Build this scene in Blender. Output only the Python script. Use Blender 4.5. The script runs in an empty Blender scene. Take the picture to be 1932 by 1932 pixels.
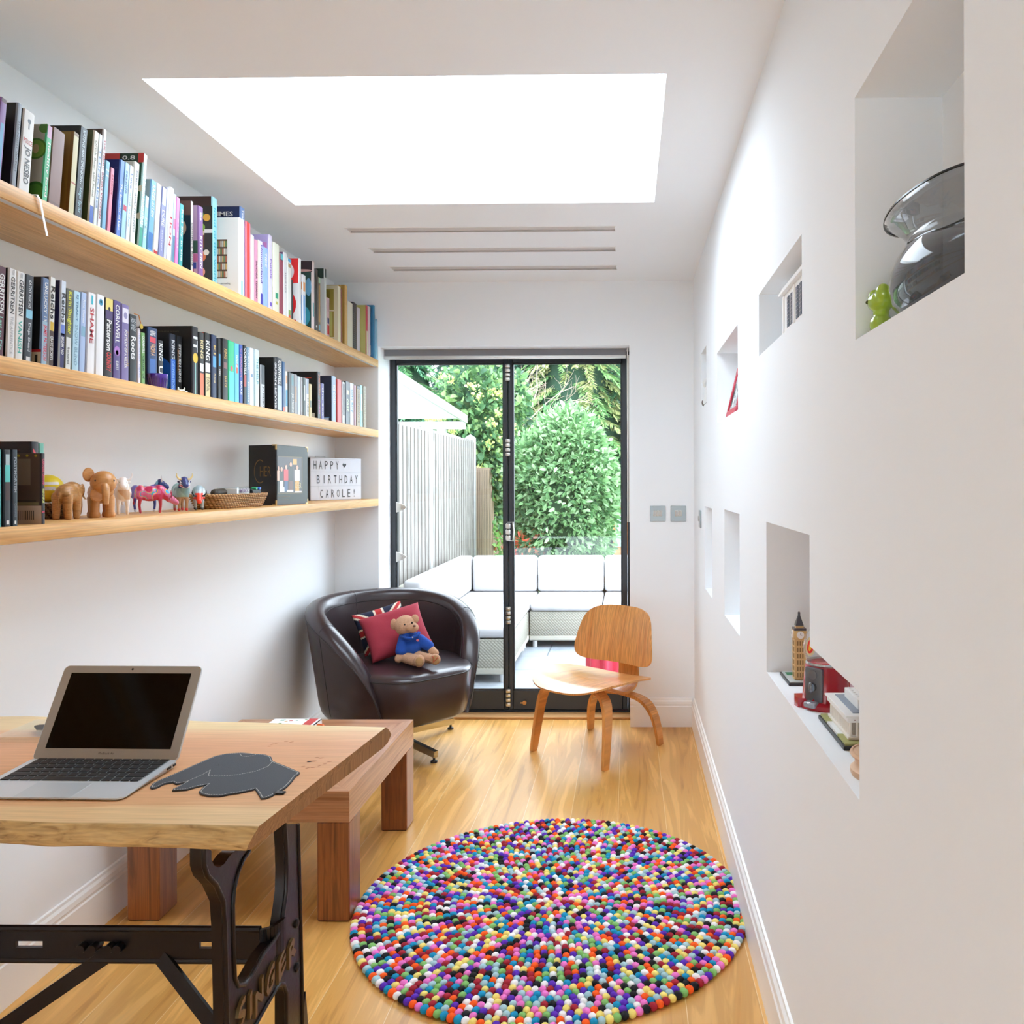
import bpy, bmesh, math, random
from mathutils import Vector, Matrix, noise
sc = bpy.context.scene
SKY = 3.75; EXPO = 1.26
PI = math.pi
# ---------------------------------------------------------------- camera
FPX = 1535.0; EYE = 1.32; YAW = math.radians(.8); ROLL = .003
PPX = 1185 - FPX*math.tan(YAW); PPY = 905.0
_f = Vector((-math.sin(YAW), math.cos(YAW), 0)); _r = Vector((math.cos(YAW), math.sin(YAW), 0)); _u = Vector((0, 0, 1))
CR = _r*math.cos(ROLL) - _u*math.sin(ROLL); CU = _u*math.cos(ROLL) + _r*math.sin(ROLL)
cam_d = bpy.data.cameras.new('camera'); cam = bpy.data.objects.new('camera', cam_d)
sc.collection.objects.link(cam); sc.camera = cam
cam_d.sensor_fit = 'HORIZONTAL'; cam_d.sensor_width = 36; cam_d.lens = FPX/1932*36
cam_d.shift_x = -(PPX - 966)/1932; cam_d.shift_y = (PPY - 966)/1932
cam_d.clip_start = .02; cam_d.clip_end = 200
cam.matrix_world = Matrix(((CR.x, CU.x, -_f.x, 0), (CR.y, CU.y, -_f.y, 0), (CR.z, CU.z, -_f.z, EYE), (0, 0, 0, 1)))
# ---------------------------------------------------------------- sky and exposure
w = bpy.data.worlds.new('overcast_sky'); sc.world = w; w.use_nodes = True
wn = w.node_tree; wn.nodes.clear()
wo = wn.nodes.new('ShaderNodeOutputWorld'); wb = wn.nodes.new('ShaderNodeBackground')
wb.inputs[0].default_value = (.77, .885, 1.0, 1); wb.inputs[1].default_value = SKY
wn.links.new(wb.outputs[0], wo.inputs[0])
sc.view_settings.view_transform = 'Standard'; sc.view_settings.look = 'None'
sc.view_settings.gamma = 1; sc.view_settings.use_curve_mapping = False
sc.view_settings.exposure = EXPO
cy = sc.cycles
cy.use_denoising = True; cy.max_bounces = 14; cy.diffuse_bounces = 9; cy.glossy_bounces = 4
cy.transmission_bounces = 8; cy.transparent_max_bounces = 12; cy.caustics_reflective = False; cy.caustics_refractive = False
cy.sample_clamp_indirect = 6
random.seed(7)
R_ = random.Random(11)

# ---------------------------------------------------------------- helpers
def ray(px, py): return _f + CR*((px - PPX)/FPX) - CU*((py - PPY)/FPX)
def at(px, py, x=None, y=None, z=None):
    d = ray(px, py)
    t = x/d.x if x is not None else (y/d.y if y is not None else (z - EYE)/d.z)
    return Vector((0, 0, EYE)) + d*t
def lin(h):
    h = h.lstrip('#'); c = [int(h[i:i+2], 16)/255 for i in (0, 2, 4)]
    return tuple((v/12.92 if v <= .04045 else ((v + .055)/1.055)**2.4) for v in c) + (1,)
_mats = {}
def P(name):
    m = bpy.data.materials.new(name); m.use_nodes = True
    return m, m.node_tree, m.node_tree.nodes['Principled BSDF']
def mat(hexc, rough=.5, metal=0, bump=0, bscale=60, coat=0, var=0):
    key = (hexc, rough, metal, bump, bscale, coat, var)
    if key in _mats: return _mats[key]
    m, nt, b = P('surface_' + hexc.strip('#'))
    b.inputs['Base Color'].default_value = lin(hexc); b.inputs['Roughness'].default_value = rough
    b.inputs['Metallic'].default_value = metal
    if coat: b.inputs['Coat Weight'].default_value = coat; b.inputs['Coat Roughness'].default_value = .12
    if bump or var:
        tc = nt.nodes.new('ShaderNodeTexCoord'); n = nt.nodes.new('ShaderNodeTexNoise')
        n.inputs['Scale'].default_value = bscale; n.inputs['Detail'].default_value = 4
        nt.links.new(tc.outputs['Object'], n.inputs['Vector'])
        if bump:
            bp = nt.nodes.new('ShaderNodeBump'); bp.inputs['Strength'].default_value = bump; bp.inputs['Distance'].default_value = .003
            nt.links.new(n.outputs['Fac'], bp.inputs['Height']); nt.links.new(bp.outputs[0], b.inputs['Normal'])
        if var:
            hs = nt.nodes.new('ShaderNodeHueSaturation'); hs.inputs['Color'].default_value = lin(hexc)
            mr = nt.nodes.new('ShaderNodeMapRange'); mr.inputs[1].default_value = .3; mr.inputs[2].default_value = .7
            mr.inputs[3].default_value = 1 - var; mr.inputs[4].default_value = 1 + var
            nt.links.new(n.outputs['Fac'], mr.inputs[0]); nt.links.new(mr.outputs[0], hs.inputs['Value'])
            nt.links.new(hs.outputs[0], b.inputs['Base Color'])
    _mats[key] = m
    return m
def wood(name, cols, scale=(1, 14, 14), rough=.45, dist=2.0, nscale=3.0, coat=.0, fine=.25):
    """procedural grain; the stretched axis is the one with the small scale"""
    m, nt, b = P(name); L = nt.links.new
    tc = nt.nodes.new('ShaderNodeTexCoord'); mp = nt.nodes.new('ShaderNodeMapping'); mp.inputs['Scale'].default_value = scale
    L(tc.outputs['Object'], mp.inputs[0])
    n1 = nt.nodes.new('ShaderNodeTexNoise'); n1.inputs['Scale'].default_value = nscale; n1.inputs['Detail'].default_value = 5; n1.inputs['Distortion'].default_value = dist
    L(mp.outputs[0], n1.inputs['Vector'])
    cr = nt.nodes.new('ShaderNodeValToRGB'); e = cr.color_ramp.elements
    e[0].position = .3; e[1].position = .7; e[0].color = lin(cols[0]); e[1].color = lin(cols[-1])
    for i, c in enumerate(cols[1:-1]): k = e.new(.3 + .4*(i + 1)/(len(cols) - 1)); k.color = lin(c)
    L(n1.outputs['Fac'], cr.inputs[0])
    mp2 = nt.nodes.new('ShaderNodeMapping'); mp2.inputs['Scale'].default_value = tuple(s*6 if s > min(scale) else s*1.5 for s in scale)
    L(tc.outputs['Object'], mp2.inputs[0])
    n2 = nt.nodes.new('ShaderNodeTexNoise'); n2.inputs['Scale'].default_value = nscale; n2.inputs['Detail'].default_value = 3
    L(mp2.outputs[0], n2.inputs['Vector'])
    mx = nt.nodes.new('ShaderNodeMix'); mx.data_type = 'RGBA'; mx.blend_type = 'MULTIPLY'; mx.inputs[0].default_value = fine
    mr = nt.nodes.new('ShaderNodeMapRange'); mr.inputs[1].default_value = .35; mr.inputs[2].default_value = .65; mr.inputs[3].default_value = .35; mr.inputs[4].default_value = 1.15
    L(n2.outputs['Fac'], mr.inputs[0]); cb = nt.nodes.new('ShaderNodeCombineColor')
    for i in range(3): L(mr.outputs[0], cb.inputs[i])
    L(cr.outputs[0], mx.inputs[6]); L(cb.outputs[0], mx.inputs[7]); L(mx.outputs[2], b.inputs['Base Color'])
    b.inputs['Roughness'].default_value = rough
    if coat: b.inputs['Coat Weight'].default_value = coat; b.inputs['Coat Roughness'].default_value = .15
    return m
def pane_mat(name, tint=(1, 1, 1, 1), gloss=.08):
    m = bpy.data.materials.new(name); m.use_nodes = True; nt = m.node_tree; nt.nodes.clear(); L = nt.links.new
    o = nt.nodes.new('ShaderNodeOutputMaterial'); t = nt.nodes.new('ShaderNodeBsdfTransparent'); g = nt.nodes.new('ShaderNodeBsdfGlossy')
    t.inputs[0].default_value = tint; g.inputs['Roughness'].default_value = .01; g.inputs[0].default_value = (1, 1, 1, 1)
    mx = nt.nodes.new('ShaderNodeMixShader'); fr = nt.nodes.new('ShaderNodeFresnel'); fr.inputs[0].default_value = 1.45
    ge = nt.nodes.new('ShaderNodeNewGeometry'); mu = nt.nodes.new('ShaderNodeMath'); mu.operation = 'SUBTRACT'; mu.use_clamp = True
    L(fr.outputs[0], mu.inputs[0]); L(ge.outputs['Backfacing'], mu.inputs[1])
    L(mu.outputs[0], mx.inputs[0]); L(t.outputs[0], mx.inputs[1]); L(g.outputs[0], mx.inputs[2]); L(mx.outputs[0], o.inputs[0])
    return m
def leafm(h, tr=.35):
    m, nt, b = P('leaf_' + h.strip('#')); b.inputs['Base Color'].default_value = lin(h); b.inputs['Roughness'].default_value = .45
    t_ = nt.nodes.new('ShaderNodeBsdfTranslucent'); t_.inputs[0].default_value = lin(h); mx = nt.nodes.new('ShaderNodeMixShader'); mx.inputs[0].default_value = tr
    o = nt.nodes['Material Output']; nt.links.new(b.outputs[0], mx.inputs[1]); nt.links.new(t_.outputs[0], mx.inputs[2]); nt.links.new(mx.outputs[0], o.inputs[0]); return m
def glass_mat(name, hexc, rough=.02, ior=1.45):
    m, nt, b = P(name); b.inputs['Base Color'].default_value = lin(hexc); b.inputs['Transmission Weight'].default_value = 1
    b.inputs['Roughness'].default_value = rough; b.inputs['IOR'].default_value = ior
    return m

I4 = Matrix.Identity(4)
def T(x=0, y=0, z=0): return Matrix.Translation((x, y, z))
def RX(a): return Matrix.Rotation(a, 4, 'X')
def RY(a): return Matrix.Rotation(a, 4, 'Y')
def RZ(a): return Matrix.Rotation(a, 4, 'Z')
def SC(x, y=None, z=None):
    y = x if y is None else y; z = x if z is None else z
    return Matrix.Diagonal((x, y, z, 1))
def frame(o, ex, ey, ez=None):
    ex = Vector(ex); ey = Vector(ey); ez = Vector(ez) if ez is not None else ex.cross(ey).normalized()
    o = Vector(o)
    return Matrix(((ex.x, ey.x, ez.x, o.x), (ex.y, ey.y, ez.y, o.y), (ex.z, ey.z, ez.z, o.z), (0, 0, 0, 1)))

class MB:
    """collects shapes into one mesh"""
    def __init__(s, M=None): s.bm = bmesh.new(); s.M = M or I4; s.mi = 0
    def _fin(s, geom_v, M):
        MM = s.M @ (M or I4)
        for v in geom_v: v.co = MM @ v.co
        fs = {f for v in geom_v for f in v.link_faces}
        for f in fs: f.material_index = s.mi
        if MM.determinant() < 0: bmesh.ops.reverse_faces(s.bm, faces=list(fs))
        return fs
    def box(s, c, size, M=None, bev=0, seg=1):
        t = bmesh.new(); bmesh.ops.create_cube(t, size=1)
        for v in t.verts: v.co = Vector((v.co.x*size[0] + c[0], v.co.y*size[1] + c[1], v.co.z*size[2] + c[2]))
        if bev: bmesh.ops.bevel(t, geom=t.edges[:], offset=min(bev, min(size)*.49), segments=seg, affect='EDGES', profile=.5)
        return s.merge(t, M)
    def bb(s, a, b, M=None, bev=0, seg=1):
        return s.box([(a[i] + b[i])/2 for i in range(3)], [abs(b[i] - a[i]) for i in range(3)], M, bev, seg)
    def merge(s, t, M=None):
        vm = {v: s.bm.verts.new(v.co) for v in t.verts}; nv = list(vm.values())
        for f in t.faces:
            try: s.bm.faces.new([vm[v] for v in f.verts])
            except ValueError: pass
        t.free(); s._fin(nv, M); return s
    def addmesh(s, me, M=None):
        t = bmesh.new(); t.from_mesh(me); return s.merge(t, M)
    def poly(s, pts, M=None):
        vs = [s.bm.verts.new(p) for p in pts]; s.bm.faces.new(vs); s._fin(vs, M); return s
    def prism(s, pts, h, M=None, bev=0):
        """polygon in local xy from z=0 up to z=h"""
        t = bmesh.new(); a = sum(pts[i][0]*pts[(i + 1) % len(pts)][1] - pts[(i + 1) % len(pts)][0]*pts[i][1] for i in range(len(pts)))
        if a < 0: pts = pts[::-1]
        lo = [t.verts.new((p[0], p[1], 0)) for p in pts]; hi = [t.verts.new((p[0], p[1], h)) for p in pts]
        t.faces.new(lo[::-1]); top = t.faces.new(hi)
        for i in range(len(pts)):
            j = (i + 1) % len(pts); t.faces.new((lo[i], lo[j], hi[j], hi[i]))
        if bev: bmesh.ops.bevel(t, geom=top.edges[:], offset=bev, segments=2, affect='EDGES')
        t.normal_update(); big = [f for f in t.faces if len(f.verts) > 4]
        if big: bmesh.ops.triangulate(t, faces=big)
        return s.merge(t, M)
    def lathe(s, prof, n=24, M=None, cap=True, a0=0, a1=2*PI):
        t = bmesh.new(); full = abs(a1 - a0 - 2*PI) < 1e-6; N = n if full else n + 1; rings = []
        for r, z in prof:
            rings.append([t.verts.new((r*math.cos(a0 + (a1 - a0)*k/n), r*math.sin(a0 + (a1 - a0)*k/n), z)) for k in range(N)])
        for a, b in zip(rings, rings[1:]):
            for k in range(n):
                j = (k + 1) % N; t.faces.new((a[k], a[j], b[j], b[k]))
        if cap and full:
            if prof[0][0] > 1e-5: t.faces.new(rings[0][::-1])
            if prof[-1][0] > 1e-5: t.faces.new(rings[-1])
        bmesh.ops.remove_doubles(t, verts=t.verts[:], dist=1e-6)
        bmesh.ops.recalc_face_normals(t, faces=t.faces[:]) if cap else None
        return s.merge(t, M)
    def cyl(s, p, q, r, r2=None, n=16, M=None):
        p = Vector(p); q = Vector(q); d = q - p; L = d.length; r2 = r if r2 is None else r2
        q_ = d.to_track_quat('Z', 'Y').to_matrix().to_4x4()
        return s.lathe([(r, 0), (r2, L)], n, (M or I4) @ Matrix.Translation(p) @ q_)
    def ell(s, c, r, M=None, n=16, m=10):
        r = (r, r, r) if not hasattr(r, '__len__') else r
        return s.lathe([(math.sin(PI*k/m), -math.cos(PI*k/m)) for k in range(m + 1)], n, (M or I4) @ T(*c) @ SC(*r))
    def tube(s, pts, r, n=8, M=None, closed=False, flat=None):
        """tube along pts; r scalar or list; flat=(w,h,up) gives a flat strip section"""
        pts = [Vector(p) for p in pts]; N = len(pts); t = bmesh.new(); rings = []
        prev = None
        for i, p in enumerate(pts):
            a = pts[(i - 1) % N] if (closed or i > 0) else p; b = pts[(i + 1) % N] if (closed or i < N - 1) else p
            d = (b - a).normalized()
            if flat:
                up = Vector(flat[2]); sd = d.cross(up).normalized(); up2 = sd.cross(d).normalized(); w_, h_ = flat[0], flat[1]
                if hasattr(w_, '__len__'): w_ = w_[i]
                if hasattr(h_, '__len__'): h_ = h_[i]
                sec = [sd*w_/2 + up2*h_/2, -sd*w_/2 + up2*h_/2, -sd*w_/2 - up2*h_/2, sd*w_/2 - up2*h_/2]
                rings.append([t.verts.new(p + c) for c in sec])
            else:
                if prev is None: prev = d.orthogonal().normalized()
                e1 = (prev - d*prev.dot(d)).normalized(); prev = e1; e2 = d.cross(e1)
                rr = r[i] if hasattr(r, '__len__') else r
                rings.append([t.verts.new(p + (e1*math.cos(2*PI*k/n) + e2*math.sin(2*PI*k/n))*rr) for k in range(n)])
        K = len(rings[0]); last = N if closed else N - 1
        for i in range(last):
            a = rings[i]; b = rings[(i + 1) % N]
            for k in range(K): t.faces.new((a[k], a[(k + 1) % K], b[(k + 1) % K], b[k]))
        if not closed: t.faces.new(rings[0][::-1]); t.faces.new(rings[-1])
        bmesh.ops.recalc_face_normals(t, faces=t.faces[:])
        return s.merge(t, M)
    def grid(s, fn, nu, nv, M=None, thick=0, closeu=False):
        """surface fn(u,v) in 0..1; thick>0 gives it a back side along the normal"""
        t = bmesh.new(); V = [[t.verts.new(fn(i/nu, j/nv)) for j in range(nv + 1)] for i in range(nu + 1 - (1 if closeu else 0))]
        nU = len(V)
        for i in range(nu):
            for j in range(nv):
                t.faces.new((V[i][j], V[(i + 1) % nU][j], V[(i + 1) % nU][j + 1], V[i][j + 1]))
        if thick:
            t.normal_update(); bmesh.ops.solidify(t, geom=t.faces[:], thickness=thick)
        return s.merge(t, M)
    def mesh(s, name, mats, smooth=40, sub=0):
        me = bpy.data.meshes.new(name); s.bm.normal_update(); s.bm.to_mesh(me); s.bm.free()
        for m in (mats if isinstance(mats, (list, tuple)) else [mats]): me.materials.append(m)
        if smooth:
            me.shade_smooth()
            if smooth < 180: me.set_sharp_from_angle(angle=math.radians(smooth))
        return me
def link(name, data, parent=None):
    o = bpy.data.objects.new(name, data); sc.collection.objects.link(o); o.parent = parent; return o
def tag(o, label=None, cat=None, group=None, kind=None):
    if label: o['label'] = label
    if cat: o['category'] = cat
    if group: o['group'] = group
    if kind: o['kind'] = kind
    return o
def thing(name, label, cat, loc=(0, 0, 0), rotz=0, group=None):
    o = link(name, None); o.location = loc; o.rotation_euler = (0, 0, rotz); o.empty_display_size = .05
    o['M'] = 0; del o['M']
    return tag(o, label, cat, group)
def part(name, mb, mats, parent=None, smooth=40, label=None, world=True):
    """a mesh object; its shape was given in world space unless world=False (then in the parent's space)"""
    me = mb.mesh(name, mats, smooth)
    if world and parent is not None:
        chain = []; p = parent
        while p: chain.append(p); p = p.parent
        MW = I4.copy()
        for p in reversed(chain): MW = MW @ Matrix.LocRotScale(p.location, p.rotation_euler, p.scale)
        me.transform(MW.inverted())
    o = link(name, me, parent)
    if label: o['label'] = label
    return o
def solo(name, mb, mats, label, cat, group=None, smooth=40):
    """a thing that is one mesh: origin moved to its base centre"""
    me = mb.mesh(name, mats, smooth); xs = [v.co for v in me.vertices]
    c = Vector(((min(v.x for v in xs) + max(v.x for v in xs))/2, (min(v.y for v in xs) + max(v.y for v in xs))/2, min(v.z for v in xs)))
    me.transform(Matrix.Translation(-c)); o = link(name, me); o.location = c
    return tag(o, label, cat, group)
def struct(name, mb, mats, parent=None, smooth=0):
    o = part(name, mb, mats, parent, smooth)
    if parent is None: o['kind'] = 'structure'
    return o
def blob(parts, vox=.004, smooth=6):
    """one continuous body melted out of ellipsoids / capsules: ('e',c,r[,M]) or ('c',p,q,r1,r2)"""
    mb = MB()
    for p in parts:
        if p[0] == 'e': mb.ell(p[1], p[2], p[3] if len(p) > 3 else None, 14, 10)
        else:
            a, b = Vector(p[1]), Vector(p[2]); n = max(2, int((b - a).length/(min(p[3], p[4])*.5)) + 1)
            for k in range(n + 1):
                t = k/n; mb.ell(a.lerp(b, t), p[3] + (p[4] - p[3])*t, None, 12, 8)
    me = mb.mesh('tmp', []); o = link('tmp', me)
    m = o.modifiers.new('r', 'REMESH'); m.mode = 'VOXEL'; m.voxel_size = vox
    if smooth: s_ = o.modifiers.new('s', 'SMOOTH'); s_.factor = .5; s_.iterations = smooth
    dg = bpy.context.evaluated_depsgraph_get(); me2 = bpy.data.meshes.new_from_object(o.evaluated_get(dg))
    bpy.data.objects.remove(o); bpy.data.meshes.remove(me)
    return me2
_tc = {}
def text_bm(txt, w_, h_, M, mb, bold=0.0, keep=False, spacing=1.0, depth=0):
    """flat lettering fitted into a w_ x h_ box centred on the local origin"""
    key = (txt, bold, spacing, depth)
    if key not in _tc:
        cu = bpy.data.curves.new('t', 'FONT'); cu.body = txt; cu.align_x = 'CENTER'; cu.align_y = 'CENTER'; cu.resolution_u = 2
        cu.offset = bold; cu.space_character = spacing; cu.extrude = depth
        o = link('t', cu); dg = bpy.context.evaluated_depsgraph_get()
        me = bpy.data.meshes.new_from_object(o.evaluated_get(dg)); bpy.data.objects.remove(o)
        _tc[key] = me
    me = _tc[key]; xs = [v.co.x for v in me.vertices]; ys = [v.co.y for v in me.vertices]
    if not xs: return
    sx = w_/(max(xs) - min(xs)); sy = h_/(max(ys) - min(ys))
    if keep: sx = sy = min(sx, sy)
    mb.addmesh(me, M @ SC(sx, sy, 1 if not depth else 1) @ T(-(max(xs) + min(xs))/2, -(max(ys) + min(ys))/2, 0))
def dup(o, parent=None):
    c = o.copy(); sc.collection.objects.link(c); c.parent = parent
    for ch in [q for q in bpy.data.objects if q.parent == o]: dup(ch, c)
    return c
# ================================================================ setting
XL, XR, YB, ZC = -1.578, .352, 4.357, 2.384
YR = -1.7                                      # rear wall, behind the camera
YD = 4.60                                      # glazed door plane
white = mat('#F1F4F6', .85, bump=.02, bscale=220)
trimw = mat('#F2F1EE', .35)
def quad_cells(mb, us, vs, holes, fn, flip=False):
    us = sorted(set(us)); vs = sorted(set(vs))
    for a, b in zip(us, us[1:]):
        for c, d in zip(vs, vs[1:]):
            mu, mv = (a + b)/2, (c + d)/2
            if any(h[0] < mu < h[1] and h[2] < mv < h[3] for h in holes): continue
            p = [fn(a, c), fn(b, c), fn(b, d), fn(a, d)]
            mb.poly(p[::-1] if flip else p)
# floor
def floor_mat():
    m, nt, b = P('oak_floor'); L = nt.links.new
    tc = nt.nodes.new('ShaderNodeTexCoord'); mp = nt.nodes.new('ShaderNodeMapping'); mp.inputs['Rotation'].default_value = (0, 0, PI/2)
    mp.inputs['Location'].default_value = (5, .043, 0)
    L(tc.outputs['Object'], mp.inputs[0])
    br = nt.nodes.new('ShaderNodeTexBrick'); br.inputs['Scale'].default_value = 1; br.inputs['Brick Width'].default_value = 40
    br.inputs['Row Height'].default_value = .185; br.inputs['Mortar Size'].default_value = .0009; br.offset = .37
    br.inputs['Color1'].default_value = (.1, .1, .1, 1); br.inputs['Color2'].default_value = (.9, .9, .9, 1); br.inputs['Mortar'].default_value = (.5, .5, .5, 1)
    L(mp.outputs[0], br.inputs['Vector'])
    sep = nt.nodes.new('ShaderNodeSeparateColor'); L(br.outputs['Color'], sep.inputs[0])
    # each plank has its own shift of the grain
    mul = nt.nodes.new('ShaderNodeMath'); mul.operation = 'MULTIPLY'; mul.inputs[1].default_value = 7; L(sep.outputs[0], mul.inputs[0])
    cmb = nt.nodes.new('ShaderNodeCombineXYZ'); L(mul.outputs[0], cmb.inputs[0]); L(mul.outputs[0], cmb.inputs[1])
    add = nt.nodes.new('ShaderNodeVectorMath'); L(tc.outputs['Object'], add.inputs[0]); L(cmb.outputs[0], add.inputs[1])
    m2 = nt.nodes.new('ShaderNodeMapping'); m2.inputs['Scale'].default_value = (9, .75, 1); L(add.outputs[0], m2.inputs[0])
    n = nt.nodes.new('ShaderNodeTexNoise'); n.inputs['Scale'].default_value = 1.6; n.inputs['Detail'].default_value = 6; n.inputs['Distortion'].default_value = 1.6; L(m2.outputs[0], n.inputs['Vector'])
    wv = nt.nodes.new('ShaderNodeMath'); wv.operation = 'MULTIPLY'; wv.inputs[1].default_value = 34; L(n.outputs['Fac'], wv.inputs[0])
    sn = nt.nodes.new('ShaderNodeMath'); sn.operation = 'SINE'; L(wv.outputs[0], sn.inputs[0])
    cr = nt.nodes.new('ShaderNodeValToRGB'); e = cr.color_ramp.elements
    e[0].position = .3; e[0].color = lin('#C08A42'); e[1].position = .72; e[1].color = lin('#E8B66C'); k = e.new(.5); k.color = lin('#D8A256')
    L(n.outputs['Fac'], cr.inputs[0])
    mr = nt.nodes.new('ShaderNodeMapRange'); mr.inputs[1].default_value = -1; mr.inputs[2].default_value = 1; mr.inputs[3].default_value = .92; mr.inputs[4].default_value = 1.04; L(sn.outputs[0], mr.inputs[0])
    hs = nt.nodes.new('ShaderNodeHueSaturation'); L(cr.outputs[0], hs.inputs['Color'])
    pv = nt.nodes.new('ShaderNodeMapRange'); pv.inputs[3].default_value = .9; pv.inputs[4].default_value = 1.1; L(sep.outputs[0], pv.inputs[0])
    mm = nt.nodes.new('ShaderNodeMath'); mm.operation = 'MULTIPLY'; L(mr.outputs[0], mm.inputs[0]); L(pv.outputs[0], mm.inputs[1]); L(mm.outputs[0], hs.inputs['Value'])
    mx = nt.nodes.new('ShaderNodeMix'); mx.data_type = 'RGBA'; L(br.outputs['Fac'], mx.inputs[0]); L(hs.outputs[0], mx.inputs[6]); mx.inputs[7].default_value = lin('#E8CB98')
    L(mx.outputs[2], b.inputs['Base Color']); b.inputs['Roughness'].default_value = .32
    b.inputs['Specular IOR Level'].default_value = .45
    return m
mb = MB(); mb.bb((XL - .02, YR, -.02), (XR + .02, 4.62, 0)); struct('floor', mb, floor_mat())
# ceiling with skylight and slots
sky = (-1.283, .104, 2.135, 3.125)
slots = []
for (pa, pb, ya, yb) in ((655, 1160, 428.5, 437.5), (700, 1161, 467.5, 475.5), (738, 1163, 502.5, 510)):
    a = at(pa, (ya + yb)/2, z=ZC); b = at(pb, (ya + yb)/2, z=ZC); f_ = at(900, ya, z=ZC).y; n_ = at(900, yb, z=ZC).y
    slots.append((a.x, b.x, min(f_, n_), max(f_, n_)))
holes = [sky] + slots
mb = MB()
quad_cells(mb, [XL, XR] + [h[i] for h in holes for i in (0, 1)], [YR, YB] + [h[i] for h in holes for i in (2, 3)], holes, lambda x, y: (x, y, ZC), True)
struct('ceiling', mb, white)
mb = MB(); a = sky
K = ZC + .06
mb.poly([(a[0], a[2], ZC), (a[0], a[3], ZC), (a[0], a[3], K), (a[0], a[2], K)]); mb.poly([(a[1], a[3], ZC), (a[1], a[2], ZC), (a[1], a[2], K), (a[1], a[3], K)])
mb.poly([(a[1], a[2], ZC), (a[0], a[2], ZC), (a[0], a[2], K), (a[1], a[2], K)]); mb.poly([(a[0], a[3], ZC), (a[1], a[3], ZC), (a[1], a[3], K), (a[0], a[3], K)])
win = struct('window_1', mb, trimw)
mb = MB(); mb.bb((a[0] - .05, a[2] - .05, K), (a[1] + .05, a[3] + .05, K + .012)); part('pane', mb, pane_mat('skylight_glass'), win, 0)
for i, s_ in enumerate(slots):
    mb = MB(); d = .007
    x0, x1, y0, y1 = s_
    mb.poly([(x0, y0, ZC + d), (x1, y0, ZC + d), (x1, y1, ZC + d), (x0, y1, ZC + d)][::-1])
    mb.poly([(x0, y0, ZC), (x1, y0, ZC), (x1, y0, ZC + d), (x0, y0, ZC + d)][::-1]); mb.poly([(x0, y1, ZC), (x1, y1, ZC), (x1, y1, ZC + d), (x0, y1, ZC + d)])
    mb.poly([(x0, y0, ZC), (x0, y1, ZC), (x0, y1, ZC + d), (x0, y0, ZC + d)]); mb.poly([(x1, y0, ZC), (x1, y1, ZC), (x1, y1, ZC + d), (x1, y0, ZC + d)][::-1])
    t = thing('ceiling_vent', ['longest recessed slot vent in the white ceiling, closest to the skylight', 'middle one of the three recessed slot vents in the white ceiling', 'shortest recessed slot vent in the white ceiling, closest to the glazed doors'][i], 'vent', ((x0 + x1)/2, (y0 + y1)/2, ZC))
    part('slot_channel', mb, mat('#D4D0CC', .7), t, 0)
    m3 = MB(); q = .004
    m3.bb((x0 - q, y0 - q, ZC - .0015), (x1 + q, y0, ZC + .002)); m3.bb((x0 - q, y1, ZC - .0015), (x1 + q, y1 + q, ZC + .002))
    part('vent_frame', m3, trimw, t, 0)
# left wall, rear wall, back wall
mb = MB(); mb.poly([(XL, YR, 0), (XL, YB, 0), (XL, YB, ZC), (XL, YR, ZC)][::-1]); struct('wall_left', mb, white)
mb = MB(); rw = (XL + .05, XR - .05, .02, .56)  # low opening added in the unseen rear wall to let in sky light
quad_cells(mb, [XL, XR, rw[0], rw[1]], [0, ZC, rw[2], rw[3]], [rw], lambda x, z: (x, YR, z), True); struct('wall_rear', mb, white)
DL, DR, DT = at(714, 800, y=YB).x, at(1187.5, 800, y=YB).x, at(950, 652.5, y=YB).z
mb = MB()
quad_cells(mb, [XL, XR, DL, DR], [0, ZC, DT], [(DL, DR, -1, DT)], lambda x, z: (x, YB, z))
Y2 = 4.66
for p in ([(DL, YB, 0), (DL, Y2, 0), (DL, Y2, DT), (DL, YB, DT)], [(DR, Y2, 0), (DR, YB, 0), (DR, YB, DT), (DR, Y2, DT)], [(DL, YB, DT), (DL, Y2, DT), (DR, Y2, DT), (DR, YB, DT)]): mb.poly(p)
# outer leaf of the back wall, seen only from outdoors
quad_cells(mb, [XL - .3, XR + .4, DL, DR], [-.1, ZC + .3, DT], [(DL, DR, -1, DT)], lambda x, z: (x, Y2, z), True)
struct('wall_back', mb, white)
# right wall with niches  (y0, y1, z0, z1, depth)
def yz(px, py): p = at(px, py, x=XR); return p.y, p.z
def niche(lp, lt, lb, rp, dep):
    y1, zt = yz(lp, lt); _, zb = yz(lp + .5, lb); y0, _ = yz(rp, 900); return (y0, y1, zb, zt, dep)
N1 = niche(1323, 667.5, 769, 1333.2, .15); N2 = niche(1352.5, 667, 798, 1392.7, .15); N3 = niche(1431.5, 556, 672, 1514, .19)
N4 = niche(1612.5, 185, 642, 1821, .135); N5 = niche(1329.7, 955, 1110, 1343.3, .15); N6 = niche(1366.6, 961, 1160, 1395, .15)
N7a = niche(1445.8, 984.4, 1267, 1527, .26)
zL = yz(1527.5, 1219)[1]; N7b = (yz(1621, 1300)[0], N7a[0], N7a[2], zL, .26)
NI = [N1, N2, N3, N4, N5, N6, N7a, N7b]
mb = MB()
quad_cells(mb, [YR, YB] + [n[i] for n in NI for i in (0, 1)], [0, ZC] + [n[i] for n in NI for i in (2, 3)], NI, lambda y, z: (XR, y, z), True)
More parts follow.
